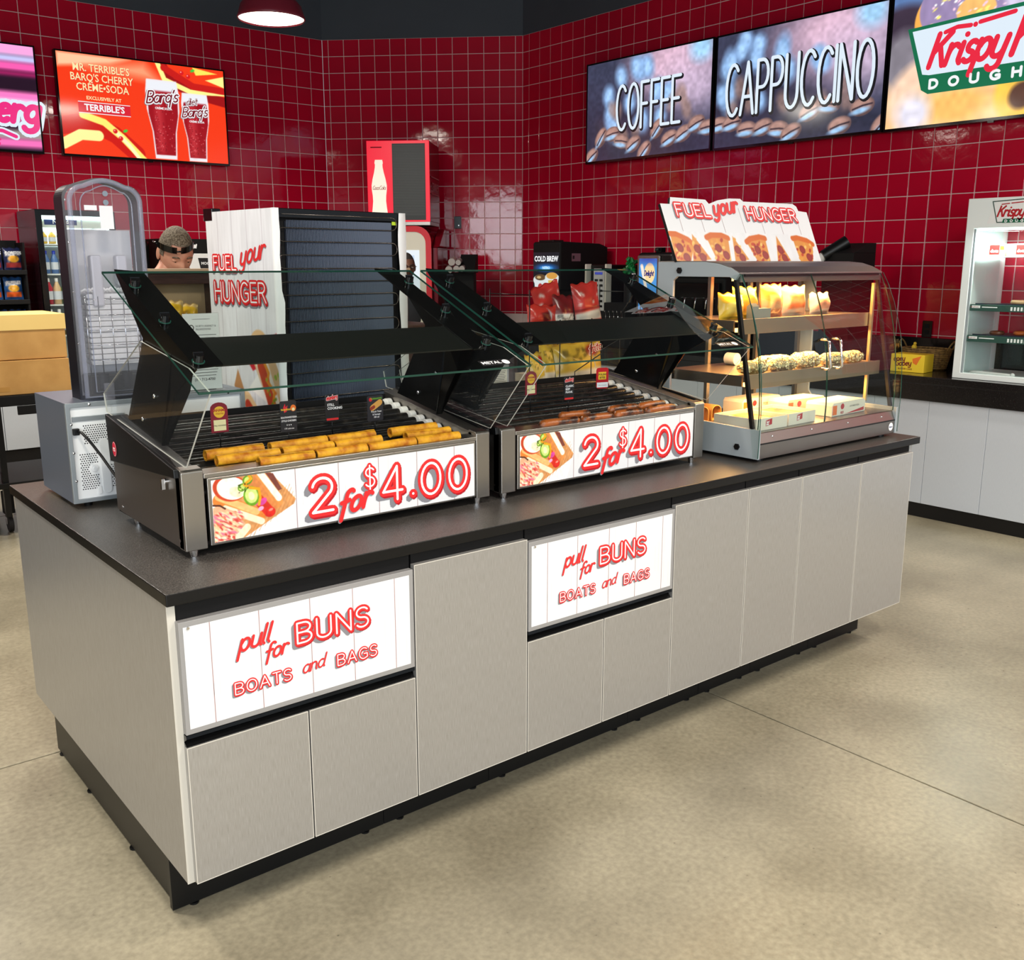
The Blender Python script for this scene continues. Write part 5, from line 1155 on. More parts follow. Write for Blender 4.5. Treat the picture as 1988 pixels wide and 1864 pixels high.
def donuts(A, w_, h_):
    A.c[:] = np.array((238, 190, 130))/255.
    A.ell(.12, h_*.92, .30, .22, (90, 120, 170), soft=.05); A.ell(.10, h_*.70, .30, .20, (60, 48, 64), soft=.03); A.ell(.10, h_*.5, .16, .2, (130, 124, 134), soft=.04)
    A.ell(.50, h_*.78, .34, .26, (240, 170, 80)); A.ell(.52, h_*.86, .33, .24, (150, 132, 172)); A.ell(.58, h_*.80, .13, .09, (240, 186, 110)); A.dots(.28, .82, h_*.72, h_*1.0, 60, .007, [(255, 255, 250), (250, 236, 120), (240, 200, 220)], 5, 1.8)
    A.ell(.98, h_*.88, .22, .2, (206, 196, 220), soft=.02); A.ell(1.2, h_*.9, .3, .2, (246, 200, 120), soft=.03)
    A.ell(.42, h_*.20, .42, .30, (244, 206, 178), soft=.03); A.ell(.50, h_*.12, .30, .14, (246, 180, 84), soft=.07, a=.8); A.ell(.20, h_*.10, .12, .12, (226, 222, 236), soft=.05); A.ell(.95, h_*.16, .20, .20, (248, 196, 80), soft=.02); A.ell(.93, h_*.14, .09, .08, (90, 60, 50), .6, soft=.015); A.ell(1.25, h_*.2, .25, .25, (250, 220, 190), soft=.03); A.noise(.06, 40, 20, 4)
def kk_logo(sg, x, y, k, em_=True, layer=0):
    g_, w2, r_, b_ = (E_G, E_P, E_R, E_W) if em_ else (mat('logo_green', rgb(20, 100, 70), rough=.4), INKW, REDD, INKW)
    P = lambda a, b: (x+k*a, y+k*b)
    sg.poly([P(0, .435), P(.76, .47), (x+k*1.6, y+k*.435) if False else P(1.55, .435), P(1.42, .02), P(1.37, 0), P(.18, 0), P(.13, .03)], g_, layer)
    sg.poly([P(.035, .415), P(.76, .445), P(1.515, .415), P(1.40, .12), P(.18, .12), P(.13, .13)], w2, layer+1)
    sg.lines(strokes_fit('Krispy', *[x+k*.17, x+k*.66], y+k*.17, k*.20, .12, .32), k*.036, r_, layer+2)
    sg.lines([[P(.27, .375), P(.35, .395), P(.44, .39)], [P(.50, .40), P(.72, .425)]], k*.028, r_, layer+2); sg.disc(x+k*.47, y+k*.39, k*.016, k*.016, r_, layer+2)
    sg.lines(strokes_fit('Kreme', *[x+k*.72, x+k*1.30], y+k*.17, k*.22, .12, .32), k*.038, r_, layer+2)
    sg.lines(strokes_fit('DOUGHNUTS', x+k*.19, x+k*1.32, y+k*.035, k*.052, .9), k*.018, b_, layer+2)
tv('wall screen with doughnuts and a red script logo, rightmost on the right wall', (5.93, 1.905, 2.543), RZ, 1.516, .880, donuts, lambda sg, a, b: kk_logo(sg, .115, .200, 1.0), group='menu screens on the right wall')
def soda(A, w_, h_):
    A.c[:] = np.array((232, 56, 22))/255.
    A.poly([(0, h_*.86), (w_*.30, h_*.93), (w_*.42, h_), (0, h_)], (252, 190, 150), soft=.02); A.poly([(w_*.15, h_*.88), (w_*.6, h_*.80), (w_*.5, h_*.98)], (248, 150, 110), soft=.05)
    A.line([(w_*.0, h_*.28), (w_*.15, h_*.34), (w_*.3, h_*.22), (w_*.42, h_*.04)], .075, (196, 24, 16)); A.line([(0, h_*.10), (w_*.10, h_*.20), (w_*.20, h_*.20)], .045, (244, 232, 150)); A.line([(w_*.12, h_*.40), (w_*.24, h_*.34), (w_*.34, h_*.20), (w_*.46, h_*-.02)], .03, (250, 226, 110)); A.line([(w_*.30, h_*.26), (w_*.38, h_*.12), (w_*.44, -.02)], .016, (250, 244, 180))
    A.line([(w_*.60, h_*1.02), (w_*.66, h_*.82), (w_*.82, h_*.72), (w_*1.02, h_*.66)], .045, (150, 16, 20)); A.line([(w_*.58, h_*1.02), (w_*.62, h_*.84), (w_*.78, h_*.74), (w_*1.0, h_*.76)], .022, (250, 236, 140)); A.line([(w_*.62, h_*.96), (w_*.80, h_*.80), (w_*1.02, h_*.78)], .03, (190, 26, 22)); A.poly([(w_*.80, h_*1.0), (w_*.96, h_*.96), (w_*.82, h_*.92)], (240, 220, 90)); A.poly([(w_*.88, h_*.88), (w_*1.0, h_*.94), (w_*1.0, h_*.82)], (246, 236, 140))
    for x, y in ((.73, .93), (.77, .90), (.30, .26), (.33, .19)): A.ell(w_*x, h_*y, .020, .020, (206, 24, 30)); A.ell(w_*x-.006, h_*y+.006, .005, .005, (255, 200, 190))
    A.ell(w_*.80, h_*.965, .022, .012, (60, 190, 60), .4); A.ell(w_*.36, h_*.27, .022, .012, (60, 190, 60), .4)
    for gx, gy, gw, gh in ((w_*.713, h_*.005, .270, .72*h_), (w_*.495, h_*.01, .315, .82*h_)):
        def gl(u, v): return (gx+gw*u, gy+gh*v)
        pr = [(.5-.32, 0), (.5+.32, 0), (.5+.36, .35), (.5+.48, .62), (.5+.49, .85), (.5+.44, 1), (.5-.44, 1), (.5-.49, .85), (.5-.48, .62), (.5-.36, .35)]
        A.poly([gl(*p) for p in pr], (226, 222, 226)); A.poly([gl(.5+(a-.5)*.90, .05+b*.83) for a, b in pr], (150, 16, 28)); A.cap(*gl(.38, .12), *gl(.36, .8), .03, (200, 60, 66), soft=.03, a=.7)
        A.dots(gl(.22, 0)[0], gl(.78, 0)[0], gl(0, .08)[1], gl(0, .7)[1], 90, .0028, [(236, 130, 130), (96, 10, 20)], 7)
        A.poly([gl(*p) for p in [(.07, .86), (.93, .86), (.93, .98), (.07, .98)]], (224, 226, 232), soft=.01)
def soda_sign(sg, w_, h_):
    t_ = sg.text; x0 = .375
    for i, (s_, xc, y) in enumerate((("MR. TERRIBLE'S", .375, .700), ("BARQ'S CHERRY", .375, .620), ("CRÉME•SODA", .375, .540))):
        t_(s_, xc, y, .088, E_BR, 0, bold=.022, sx=.84); t_(s_, xc-.003, y+.003, .088, E_CR, 1, bold=.012, sx=.84)
    t_('EXCLUSIVELY AT', .375, .470, .040, E_CR, 0, bold=.02)
    sg.rect(.150, .600, .350, .452, E_BR, 0).rect(.150, .600, .444, .450, E_W, 1).rect(.150, .600, .352, .358, E_W, 1); t_("TERRIBLE'S", .375, .378, .076, E_W, 1, bold=.03, sx=.96)
    for word, x, y, k in (("Barq's", .752, .490, .105), ("Barq's", 1.078, .395, .088), ('diet', 1.125, .505, .060)):
        p = strokes(word, x, y, k, .10, 1, .25, .12); sg.lines(p, k*.34, E_BR if False else em('lit_grey', rgb(120, 110, 118)), 1, du=-.004, dv=-.004); sg.lines(p, k*.30, E_W, 2); sg.lines(p, k*.12, em('lit_dark_red', rgb(120, 20, 34)), 3)
    t_('CRÉME SODA', .905, .445, .026, E_W, 1, bold=.03); t_('CRÉME SODA', 1.215, .355, .024, E_W, 1, bold=.03)
tv('orange wall screen with two glasses of red soda on the left wall', (1.925, 7.372, 2.566), 0, 1.530, .876, soda, soda_sign, group='advert screens on the left wall')
def pink(A, w_, h_):
    A.c[:] = np.array((40, 20, 40))/255.
    for y, r, c in ((.95, .05, (240, 160, 214)), (.86, .03, (190, 190, 236)), (.79, .035, (240, 90, 170)), (.72, .02, (150, 30, 90)), (.60, .07, (36, 16, 34)), (.50, .045, (248, 120, 190)), (.45, .02, (255, 226, 240)), (.36, .03, (60, 30, 52)), (.28, .012, (250, 110, 180)), (.14, .04, (150, 140, 136)), (.06, .035, (240, 110, 180))): A.line([(-.1, h_*y), (w_+.1, h_*y+.01)], r, c, soft=.02)
def pink_sign(sg, w_, h_):
    p = strokes('erg', w_-.335, .235, .210, .12, 1.0, .22, 0); sg.lines(p, .105, E_P, 1).lines(p, .050, E_PK, 2)
    p = [[(w_-.50, .160), (w_-.30, .150), (w_-.20, .110)]]; sg.lines(p, .06, E_P, 1).lines(p, .03, E_PK, 2)
    sg.lines(strokes('us', w_-.42, .03, .09, .1, 1, .3), .016, E_PK, 1)
tv('pink striped wall screen cut by the left edge of the photo', (.24, 7.372, 2.566), 0, 1.530, .876, pink, pink_sign, group='advert screens on the left wall')

# ================================================================== CEILING LAMPS (the shade of the first light set at the top)
SHR = mat('lamp_shade_red', rgb(126, 38, 52), rough=.3); LENS = mat('lamp_lens', rgb(250, 250, 245), emit=rgb(255, 246, 226), estr=6)
proto = None
for i, (x, y) in enumerate(LAMPS):
    vis = i == 0
    lb = 'red dome ceiling lamp lit over the left wall' if vis else 'red dome ceiling lamp hanging outside the picture'
    if i == 0:
        t = thing('dome_lamp', lb, 'lamp', (x, y, 3.33))
        MB().lathe([(.232, 0), (.238, .01), (.230, .03), (.212, .09), (.17, .14), (.12, .17), (.06, .185), (.05, .23), (.0, .235)], seg=32, caps=False).lathe([(.228, .006), (.205, .088), (.16, .135), (.0, .16)], seg=32, caps=False).obj('shade', SHR, t)
        MB().lathe([(.0, .000), (.20, .002), (.226, .010), (.225, .016), (0, .02)], seg=32).obj('lens', LENS, t)
        MB().cyl((0, 0, .22), (0, 0, 2.16), .009, .009, 8).obj('stem', BLACK, t)

# ================================================================== RIGHT WALL COUNTER
GRAN = mat('black_granite', rgb(24, 22, 22), rough=.16, noise=(260, rgb(66, 62, 60), .62, .72), spec=.6)
g = MB().box(5.31, 6.02, -4.0, 5.30, .885, .93).box(5.31, 5.335, -4.0, 5.30, .775, .885)
prop(g.obj('stone_counter', GRAN, None, .003), 'black speckled stone counter along the right wall', 'counter')
MB().box(5.995, 6.018, -4.0, 5.30, .93, 1.125).obj('backsplash', GRAN, bpy.data.objects['stone_counter'], .002)
LAMB = mat('pale_silver_laminate', rgb(206, 214, 224), rough=.4, metal=.25, noise=(70, rgb(198, 206, 216), .3, .7, (14, 14, .5)))
t = thing('wall_cabinets', 'pale silver cabinets under the stone counter by the right wall', 'cabinet', (5.34, 0, 0))
MB().box(.02, .66, -3.9, 5.28, .10, .885).obj('carcass', BLACKM, t); MB().box(.012, .03, -3.9, 5.28, 0, .10).obj('toe_kick', BLACK, t)
y = 1.075+.385*10
while y > -3.5: MB().box(0, .018, y-.383, y, .095, .772).obj('door', LAMB, t, .0015); y -= .385
# doughnut case
t = thing('doughnut_case', 'white glass-fronted doughnut cabinet on the right stone counter', 'display case', (5.40, .975, .931), RZ)
W2, H2, D2 = .80, 1.095, .54
WH = mat('case_white', rgb(232, 238, 236), rough=.3)
MB().box(0, .05, 0, .05, 0, H2).box(W2-.05, W2, 0, .05, 0, H2).box(0, W2, 0, .05, 0, .035).box(0, W2, 0, D2, H2-.175, H2).box(0, W2, 0, D2, 0, .02).box(0, .012, .47, D2, 0, H2).box(W2-.05, W2, .47, D2, 0, H2).obj('frame', WH, t, .003)
MB().box(.052, .062, .004, .014, .035, H2-.18).obj('door_seal', mat('seal_grey', rgb(150, 160, 164), rough=.4), t)
MB().quad((.05, .012, .035), (W2-.05, .012, .035), (W2-.05, .012, H2-.175), (.05, .012, H2-.175), GLASS).obj('glass_door', None, t)
MB().box(.004, .012, .05, .47, .02, H2-.175).box(W2-.02, W2-.01, .05, .47, .02, H2-.175).obj('side_liner', mat('liner_mint', rgb(222, 240, 236), rough=.4), t)
MB().quad((.02, D2-.04, .03), (W2-.05, D2-.04, .03), (W2-.05, D2-.04, H2-.175), (.02, D2-.04, H2-.175), GLASS).obj('rear_glass', None, t)
LEDC = mat('cool_light_tube', rgb(255, 255, 255), emit=rgb(214, 244, 240), estr=4)
MB().box(.06, W2-.06, .03, .05, H2-.19, H2-.178).obj('light_tube', LEDC, t); MB().box(W2-.07, W2-.055, .02, .03, .05, H2-.2).obj('light_tube', LEDC, t)
light('case_cool_light', 'AREA', (5.60, .58, 1.83), 18, (.84, 1, .97), .66, .22, look=(5.62, .60, 0))
sg = Sign((0, 0, 0), (1, 0, 0), (0, 0, 1)); k_ = .21
sg.poly([(.125, .945), (.165+.0, 1.075), (.15, 1.082), (.60, 1.078), (.58, .940)], WHITE, 0)
kk = lambda a: a
P = [(.150, 1.072), (.34, 1.080), (.56, 1.068), (.53, .952), (.185, .950)]
sg.lines([P+[P[0]]], .006, mat('logo_green_dark', rgb(60, 84, 76), rough=.5), 1)
sg.lines(strokes_fit('Krispy', .185, .335, .985, .058, .12, .32), .0105, REDD, 2).lines(strokes_fit('Kreme', .352, .53, .985, .062, .12, .32), .0105, REDD, 2).lines([[(.205, 1.054), (.25, 1.058)], [(.262, 1.059), (.33, 1.063)]], .006, REDD, 2)
sg.poly([(.215, .946), (.50, .946), (.505, .968), (.222, .970)], mat('logo_green', rgb(20, 100, 70), rough=.4), 2).lines(strokes_fit('DOUGHNUTS', .232, .488, .951, .012, .8), .0038, INKW, 3); sg.obj('logo', t)
GRN = mat('shelf_front_green', rgb(52, 84, 76), rough=.35)
for z, nm in ((.455, 'a'), (.265, 'b')):
    MB().box(.055, W2-.06, .035, .045, z-.035, z+.006).obj('shelf_front', GRN, t, .002)
    MB().box(.055, W2-.06, .045, .46, z-.004, z).obj('shelf', BLACKG, t)
    sg = Sign((.055, .035, z-.035), (1, 0, 0), (0, 0, 1)); sg.rect(.012, .065, .018, .034, INKW, 0).rect(.075, .17, .022, .028, INKW, 0).text('doughnuts', .03, .022, .012, REDD, 1)
    for i in range(7): sg.rect(.25+.02*i, .262+.02*i, .008, .030, INKW, 0)
    sg.obj('shelf_print', t)
    MB().box(.07, .45, .07, .44, z, z+.004).box(.07, .45, .07, .074, z, z+.012).obj('baking_tray', mat('tray_dark', rgb(48, 52, 66), rough=.3), t)
MB().box(.055, W2-.06, .05, .46, .745, .749).obj('shelf', WH, t)
def dbox(x, lab):
    b = thing('treat_box', lab, 'box', (5.40+.06, .975-x, .931+.75), RZ, 'small red and white boxes in the doughnut case')
    MB().box(0, .145, 0, .07, 0, .075).obj('carton', BOXW, b, .001); s_ = Sign((0, 0, 0), (1, 0, 0), (0, 0, 1)); s_.rect(.055, .115, .012, .068, mat('print_red', rgb(226, 60, 56), rough=.5), 0).text('dots', .085, .024, .028, INKW, 1, bold=.03).rect(.118, .142, .04, .062, mat('tag_yellow', None), 0).text('doughnuts', .028, .034, .010, IK, 0); s_.obj('print', b)
dbox(.075, 'small red and white treat box at the left of the doughnut case top shelf'); dbox(.235, 'small red and white treat box beside the leftmost one in the doughnut case'); dbox(.395, 'third small red and white treat box on the doughnut case top shelf')
DN = mat('doughnut_glaze', rgb(206, 164, 120), rough=.3); DC = mat('doughnut_choc', rgb(96, 52, 34), rough=.3); DO = mat('doughnut_orange', rgb(214, 110, 50), rough=.35)
def torus(R0, r0, m):
    v = []; A_, B_ = 22, 10
    for i in range(A_):
        for k in range(B_): a, b = 2*PI*i/A_, 2*PI*k/B_; v.append(((R0+r0*math.cos(b))*math.cos(a), (R0+r0*math.cos(b))*math.sin(a), r0*.85+r0*.85*math.sin(b)))
    return MB().add(v, [(i*B_+k, ((i+1) % A_)*B_+k, ((i+1) % A_)*B_+(k+1) % B_, i*B_+(k+1) % B_) for i in range(A_) for k in range(B_)], m, True)
for i, (x, yy, z, m, lb) in enumerate([(.30, .14, .459, DN, 'glazed doughnut on the upper black shelf'), (.40, .20, .459, DN, 'second glazed doughnut on the upper black shelf'), (.30, .27, .459, DC, 'chocolate doughnut at the back of the upper shelf'), (.20, .12, .269, DC, 'chocolate doughnut at the front of the lower shelf'), (.31, .20, .269, DO, 'orange iced doughnut on the lower black shelf'), (.42, .14, .269, DO, 'orange iced doughnut at the right of the lower shelf'), (.43, .28, .269, DN, 'glazed doughnut at the back of the lower shelf')]):
    o = torus(.028, .016, m).obj('doughnut', None); o.location = (5.40+yy, .975-x, .931+z+.004); prop(o, lb, 'doughnut', 'doughnuts in the white case')
o = MB().tube([(0, 0, .012), (.05, .01, .014), (.20, .0, .012), (.26, -.01, .012)], .010, 8).ball((.27, -.01, .014), .014).obj('cleaning_roll', mat('cloth_pale', rgb(220, 222, 220), rough=.8)); o.location = (5.50, .91, .952); o.rotation_euler = (0, 0, RZ); prop(o, 'white rolled cloth lying on the doughnut case floor', 'cloth')
# outlet, basket, cake box
def outlet(label, loc, rz):
    t = thing('wall_socket', label, 'socket', loc, rz)
    MB().box(-.036, .036, -.008, 0, -.058, .058).obj('cover_plate', BLACKG, t, .003); MB().box(-.017, .017, -.010, -.007, .006, .036).box(-.017, .017, -.010, -.007, -.036, -.006).obj('receptacle', BLACKM, t)
outlet('black socket plate on the red tiles above the cake box', (6.018, 1.495, 1.185), RZ)
WK = mat('wicker', rgb(150, 118, 66), rough=.7, noise=(60, rgb(104, 80, 44), .4, .6))
t = thing('wicker_basket', 'oblong wicker basket with two loop handles beside the cake box', 'basket', (5.78, 1.36, .931), RZ)
def ring(a, b, z): return [(a*math.cos(2*PI*k/28), b*math.sin(2*PI*k/28)+0, z) for k in range(28)]
for i in range(11): s_ = .82+.018*i; MB().tube(ring(.17*s_, .11*s_, .012+.0125*i), .0068, 6, closed=True).obj('weave_ring', WK, t)
mb = MB()
for k in range(28):
    a = 2*PI*k/28; mb.tube([(.17*.81*math.cos(a), .11*.81*math.sin(a), .004), (.172*math.cos(a), .112*math.sin(a), .142)], .004, 5)
prop(mb.obj('stakes', WK, t), kind='stuff')
for sx in (-1, 1): MB().tube([(sx*.165, -.035, .135), (sx*.185, -.03, .175), (sx*.19, 0, .195), (sx*.185, .03, .175), (sx*.165, .035, .135)], .006, 7).obj('handle', WK, t)
MB().lathe([(0, .0), (.13, .0), (.135, .01)], seg=24, sy=.66).obj('base', WK, t)
YB = mat('cake_box_yellow', rgb(242, 206, 52), rough=.45)
t = thing('cake_box', 'yellow butter cake carton in front of the wicker basket', 'box', (5.46, 1.435, .931), RZ+.10)
MB().box(0, .225, 0, .15, 0, .118).obj('carton', YB, t, .0015)
sg = Sign((0, 0, 0), (1, 0, 0), (0, 0, 1)); br_ = mat('print_brown', rgb(130, 50, 24), rough=.5)
sg.lines(strokes('ooey', .020, .072, .032, .14, 1, .1, .05), .0065, br_, 1).lines(strokes('Gooey', .034, .040, .034, .14, 1, .1, .05), .0070, br_, 1).text('BUTTER CAKE', .10, .016, .015, br_, 1, bold=.02).poly([(.145, .09), (.205, .112), (.175, .05), (.150, .062)], ORANGE, 0); sg.obj('print', t)
o = MB().ball((0, 0, .02), (.018, .018, .02)).ball((0, -.004, .046), .011).add([], []).obj('chick_toy', mat('chick_yellow', rgb(226, 190, 50), rough=.6)); o.location = (5.74, 1.43, 1.055); prop(o, 'tiny yellow chick figure peeking out of the wicker basket', 'toy')

# drink machines on the counter
t = thing('cold_brew_machine', 'large black drink machine with a lit iced coffee panel, on the right wall counter', 'drink machine', (5.35, 5.04, .931), RZ)
MB().box(0, .38, .0, .60, .0, .10).box(0, .38, .12, .60, .10, .45).box(0, .38, 0, .62, .45, .88).obj('body', BLACKM, t, .03, 3) if False else MB().box(0, .38, 0, .60, 0, .08).box(.0, .38, .14, .60, .08, .47).obj('base', BLACKM, t, .01)
MB().yz([(0, .47), (.60, .47), (.60, .86), (.50, .89), (.02, .905), (0, .895)], 0, .38).obj('body', BLACKM, t, .012)
MB().box(.05, .25, .03, .16, .90, .92).obj('lid', BLACK, t, .006)
A = Art(.36, .38, 110, (26, 27, 34)); A.ell(.10, .13, .10, .05, (250, 250, 250)); A.poly([(.01, .15), (.19, .15), (.17, 0), (.03, 0)], (242, 244, 248)); A.ell(.10, .155, .075, .028, (110, 80, 50)); A.ell(.08, .155, .03, .012, (230, 190, 130)); A.ell(.26, .15, .095, .05, (250, 250, 250)); A.poly([(.17, .17), (.355, .17), (.33, 0), (.20, 0)], (246, 248, 250)); A.ell(.26, .17, .075, .03, (240, 170, 80)); A.poly([(.21, .13), (.32, .13), (.305, .01), (.225, .01)], (246, 196, 96)); A.ell(.10, .06, .035, .04, (190, 60, 60)); A.ell(.18, .05, .02, .04, (90, 40, 40)); A.ell(.18, .24, .12, .03, (30, 110, 200), soft=.02); A.ell(.18, .24, .06, .012, (120, 210, 250), soft=.01)
A.obj('lit_panel', t, (.01, -.002, .43), (1, 0, 0), (0, 0, 1), VEMIT)
sg = Sign((.01, -.002, .43), (1, 0, 0), (0, 0, 1)); sg.text('COLD BREW', .18, .300, .066, E_W, 0, bold=.04, sx=.86).text('NITRO', .18, .23, .034, E_P, 0, bold=.02); sg.obj('panel_print', t)
MB().box(.02, .36, -.012, .0, .36, .43).obj('button_bar', BLACKG, t, .004)
for i in range(3): MB().box(.07+.10*i, .12+.10*i, -.016, -.011, .375, .395).box(.07+.10*i, .12+.10*i, -.016, -.011, .40, .42).obj('button', mat('button_tan', rgb(120, 96, 84), rough=.5), t)
s_ = Sign((.3805, .12, .60), (0, 1, 0), (0, 0, 1)); s_.rect(.02, .13, .13, .20, mat('sticker_mauve', rgb(128, 92, 104), rough=.5), 0).rect(.03, .055, .15, .18, INKB, 1); s_.obj('side_sticker', t)
t = thing('coffee_brewer', 'narrow black and cream coffee brewer with button keypad by the cold drink machine', 'coffee maker', (5.42, 4.40, .931), RZ)
MB().box(0, .27, .05, .45, 0, .70).obj('body', BLACK, t, .01); MB().box(.0, .018, -.01, .06, .12, .705).box(.252, .27, -.01, .06, .12, .705).obj('side_trim', mat('trim_cream', rgb(214, 208, 196), rough=.3), t, .005)
MB().box(.065, .205, .035, .05, .30, .665).obj('keypad', mat('keypad_grey', rgb(206, 206, 208), rough=.4), t, .006)
MB().box(.09, .18, .030, .036, .615, .635).obj('display', em('display_blue', rgb(70, 80, 190)), t)
for r in range(6):
    for c in range(2): MB().box(.085+.06*c, .125+.06*c, .030, .036, .330+.045*r, .350+.045*r).obj('key', BLACKG, t, .003)
t = thing('creamer_dispenser', 'black creamer dispenser with blue printed panel, left of the pizza case', 'dispenser', (5.42, 3.82, .931), RZ)
MB().box(0, .40, .05, .48, 0, .80).obj('body', BLACK, t, .03, 3); MB().box(.02, .27, .03, .05, .30, .775).obj('panel_frame', STEEL, t, .008); MB().box(.16, .22, .10, .16, .80, .84).box(.165, .205, .085, .10, .81, .835).obj('lid_latch', BLACKG, t, .004)
A = Art(.20, .42, 60, (70, 140, 206)); A.ell(.12, .30, .06, .085, (240, 206, 150)); A.cap(.03, .36, .12, .05, .016, (236, 220, 204)); A.ell(.12, .06, .09, .07, (250, 240, 236)); A.ell(.06, .10, .05, .03, (90, 50, 40)); A.ell(.1, .44, .14, .05, (60, 60, 150), soft=.04); A.obj('panel_picture', t, (.045, .0285, .33), (1, 0, 0), (0, 0, 1), VEMIT)
s_ = Sign((.045, .0285, .33), (1, 0, 0), (0, 0, 1)); s_.lines(strokes('Deligt'[:4]+'ght' if False else 'Delight', .062, .28, .040, .1, .8, .1), .008, E_NV, 0); s_.obj('panel_lettering', t)
t = thing('brewer_tower', 'dark drink brewer tower behind the warming case', 'coffee maker', (5.42, 3.40, .931), RZ)
MB().box(0, .52, .05, .50, 0, .60).box(0.02, .50, .12, .50, .60, .86).obj('body', BLACKM, t, .02, 3); MB().box(.03, .49, .02, .05, .30, .56).obj('fascia', BLACKG, t, .006)
for i in range(4): MB().tube([(.08+.11*i, .02, .44), (.08+.11*i, -.03, .44), (.08+.11*i, -.04, .36)], .006, 6).obj('spout', CHROME, t)
t = thing('pump_rack', 'low black rack with chrome hooks behind the right grill', 'rack', (5.36, 4.10, .931), RZ)
MB().box(0, .26, .0, .20, 0, .38).obj('body', BLACKM, t, .006)
for i in range(5): MB().tube([(.03+.05*i, -.002, .31), (.03+.05*i, -.02, .315), (.035+.05*i, -.022, .30)], .003, 6).tube([(.03+.05*i, -.003, .12), (.03+.05*i, -.003, .31)], .003, 6).obj('hook', CHROME, t)
GRNP = mat('green_pod', rgb(20, 120, 60), rough=.3)
t = thing('pod_bowl', 'heap of shiny green capsules in a black bowl by the creamer dispenser', 'bowl', (5.50, 3.93, 1.50))
MB().lathe([(.05, 0), (.09, .05), (.095, .05)], seg=20).obj('bowl', BLACK, t); MB().cyl((0, 0, -.188), (0, 0, 0), .05, .05, 14).obj('pedestal', BLACK, t)
R_ = random.Random(9); mb = MB()
for i in range(46):
    a, rr, zz = R_.uniform(0, 6.28), R_.uniform(0, .085), R_.uniform(.04, .17); rr *= 1-.5*(zz-.04)/.13; c = np.array((rr*math.cos(a), rr*math.sin(a), zz)); d = np.array((R_.gauss(0, 1), R_.gauss(0, 1), R_.gauss(0, 1))); d /= np.linalg.norm(d); mb.cyl(c, c+d*.028, .018, .013, 9)
prop(mb.obj('capsules', GRNP, t), kind='stuff')
t = thing('cup_holder', 'black cup sleeve holder standing behind the warming case, right of the topper board', 'holder', (5.50, 2.04, .931), RZ)
MB().box(0, .24, .0, .28, 0, .78).yz([(0, .78), (.28, .78), (.28, .85), (.2, .85)], 0, .24).obj('body', BLACKM, t, .003)
MB().cyl((.01, -.02, .76), (.12, .10, .86), .04, .045, 18).obj('cup_sleeve', BLACK, t); MB().cyl((-.02, -.01, .74), (.01, .0, .765), .03, .034, 14).obj('cup', WHITE, t)

# ================================================================== DIAGONAL WALL: drink machine and its menu board
RC = math.atan2(-.7067, .7075); t_ = np.array((.70752, -.70669, 0)); n_ = np.array((-.70669, -.70752, 0)); Lw = np.array((4.56616, 7.46178, 0))
def cw(s_, d, z): return tuple(Lw+t_*s_+n_*d+np.array((0, 0, z)))
CR_ = mat('machine_red', rgb(222, 22, 34), rough=.15, coat=.5); CRS = mat('machine_side_red', rgb(128, 14, 30), rough=.12); CRM = mat('machine_cream', rgb(236, 230, 212), rough=.3)
t = thing('drink_machine', 'red rounded soft drink machine with cream front, against the diagonal wall', 'drink machine', cw(.50, .72, 0), RC)
P = rrect(0, .73, 0, 2.00, .14, 8)
P = [(a, b) for a, b in P]
MB().xz(rrect(0, .73, 0, 2.0, .15, 8), .0, .66).obj('body', CRS, t, .004)
mb = MB(); o1 = rrect(0, .73, 0, 2.0, .15, 8); i1 = rrect(.055, .675, .08, 1.945, .11, 8); n = len(o1)
A_ = [(a, -.02, b) for a, b in o1]; B_ = [(a, -.02, b) for a, b in i1]; A2 = [(a, .0, b) for a, b in o1]
mb.add(A_+B_, [(i, (i+1) % n, (i+1) % n+n, i+n) for i in range(n)]).add(A_+A2, [(i, i+n, (i+1) % n+n, (i+1) % n) for i in range(n)]); mb.obj('front_ring', CR_, t)
MB().add([(a, -.012, b) for a, b in i1], [tuple(range(n))]).obj('front_panel', CRM, t)
MB().box(.17, .61, -.016, -.011, 1.20, 1.77).obj('touch_screen', em('lit_screen_pale', rgb(232, 240, 246)), t, .002); s_ = Sign((.17, -.016, 1.20), (1, 0, 0), (0, 0, 1))
for i in range(3): s_.rect(.27+.045*i, .30+.045*i, .45, .52, em('lit_tint', rgb(196, 214, 236)), 0)
s_.disc(.10, .1, .04, .04, E_W, 0).disc(.33, .08, .03, .04, E_R, 1); s_.obj('screen_print', t)
MB().yz([(.03, 1.80), (.66, 1.80), (.66, 1.98), (.35, 1.98)], .73, .80).yz([(.05, .3), (.66, .3), (.66, 1.8), (.05, 1.8)], .73, .78).obj('side_housing', CRS, t, .01)
t = thing('menu_board', 'red menu board with a cream bottle silhouette and black price list, above the drink machine', 'menu board', cw(.605, .70, 2.045), RC)
MB().box(0, .612, 0, .55, 0, .752).obj('box', CRS, t, .003); MB().box(0, .616, -.012, 0, -.004, .756).obj('front', mat('backlit_red', rgb(200, 16, 36), rough=.3, emit=rgb(236, 20, 54), estr=.75), t, .003); MB().box(0, .612, .0, .5, -.035, -.002).obj('base', STEEL, t)
MB().box(.252, .575, -.017, -.012, .012, .728).obj('price_panel', mat('price_panel_black', rgb(44, 46, 46), rough=.4), t, .001)
mb = MB(); gl = mat('price_slat', rgb(78, 80, 78), rough=.4)
z = .705
while z > .045: mb.box(.262, .565, -.0185, -.0168, z, z+.0045); z -= .0150
prop(mb.obj('price_slats', gl, t), kind='stuff')
bot = [(.035, 0), (.030, .03), (.034, .06), (.062, .10), (.070, .17), (.080, .24), (.076, .32), (.070, .37), (.045, .45), (.035, .50), (.033, .535), (.038, .54), (.038, .56), (.034, .565), (.033, .575)]
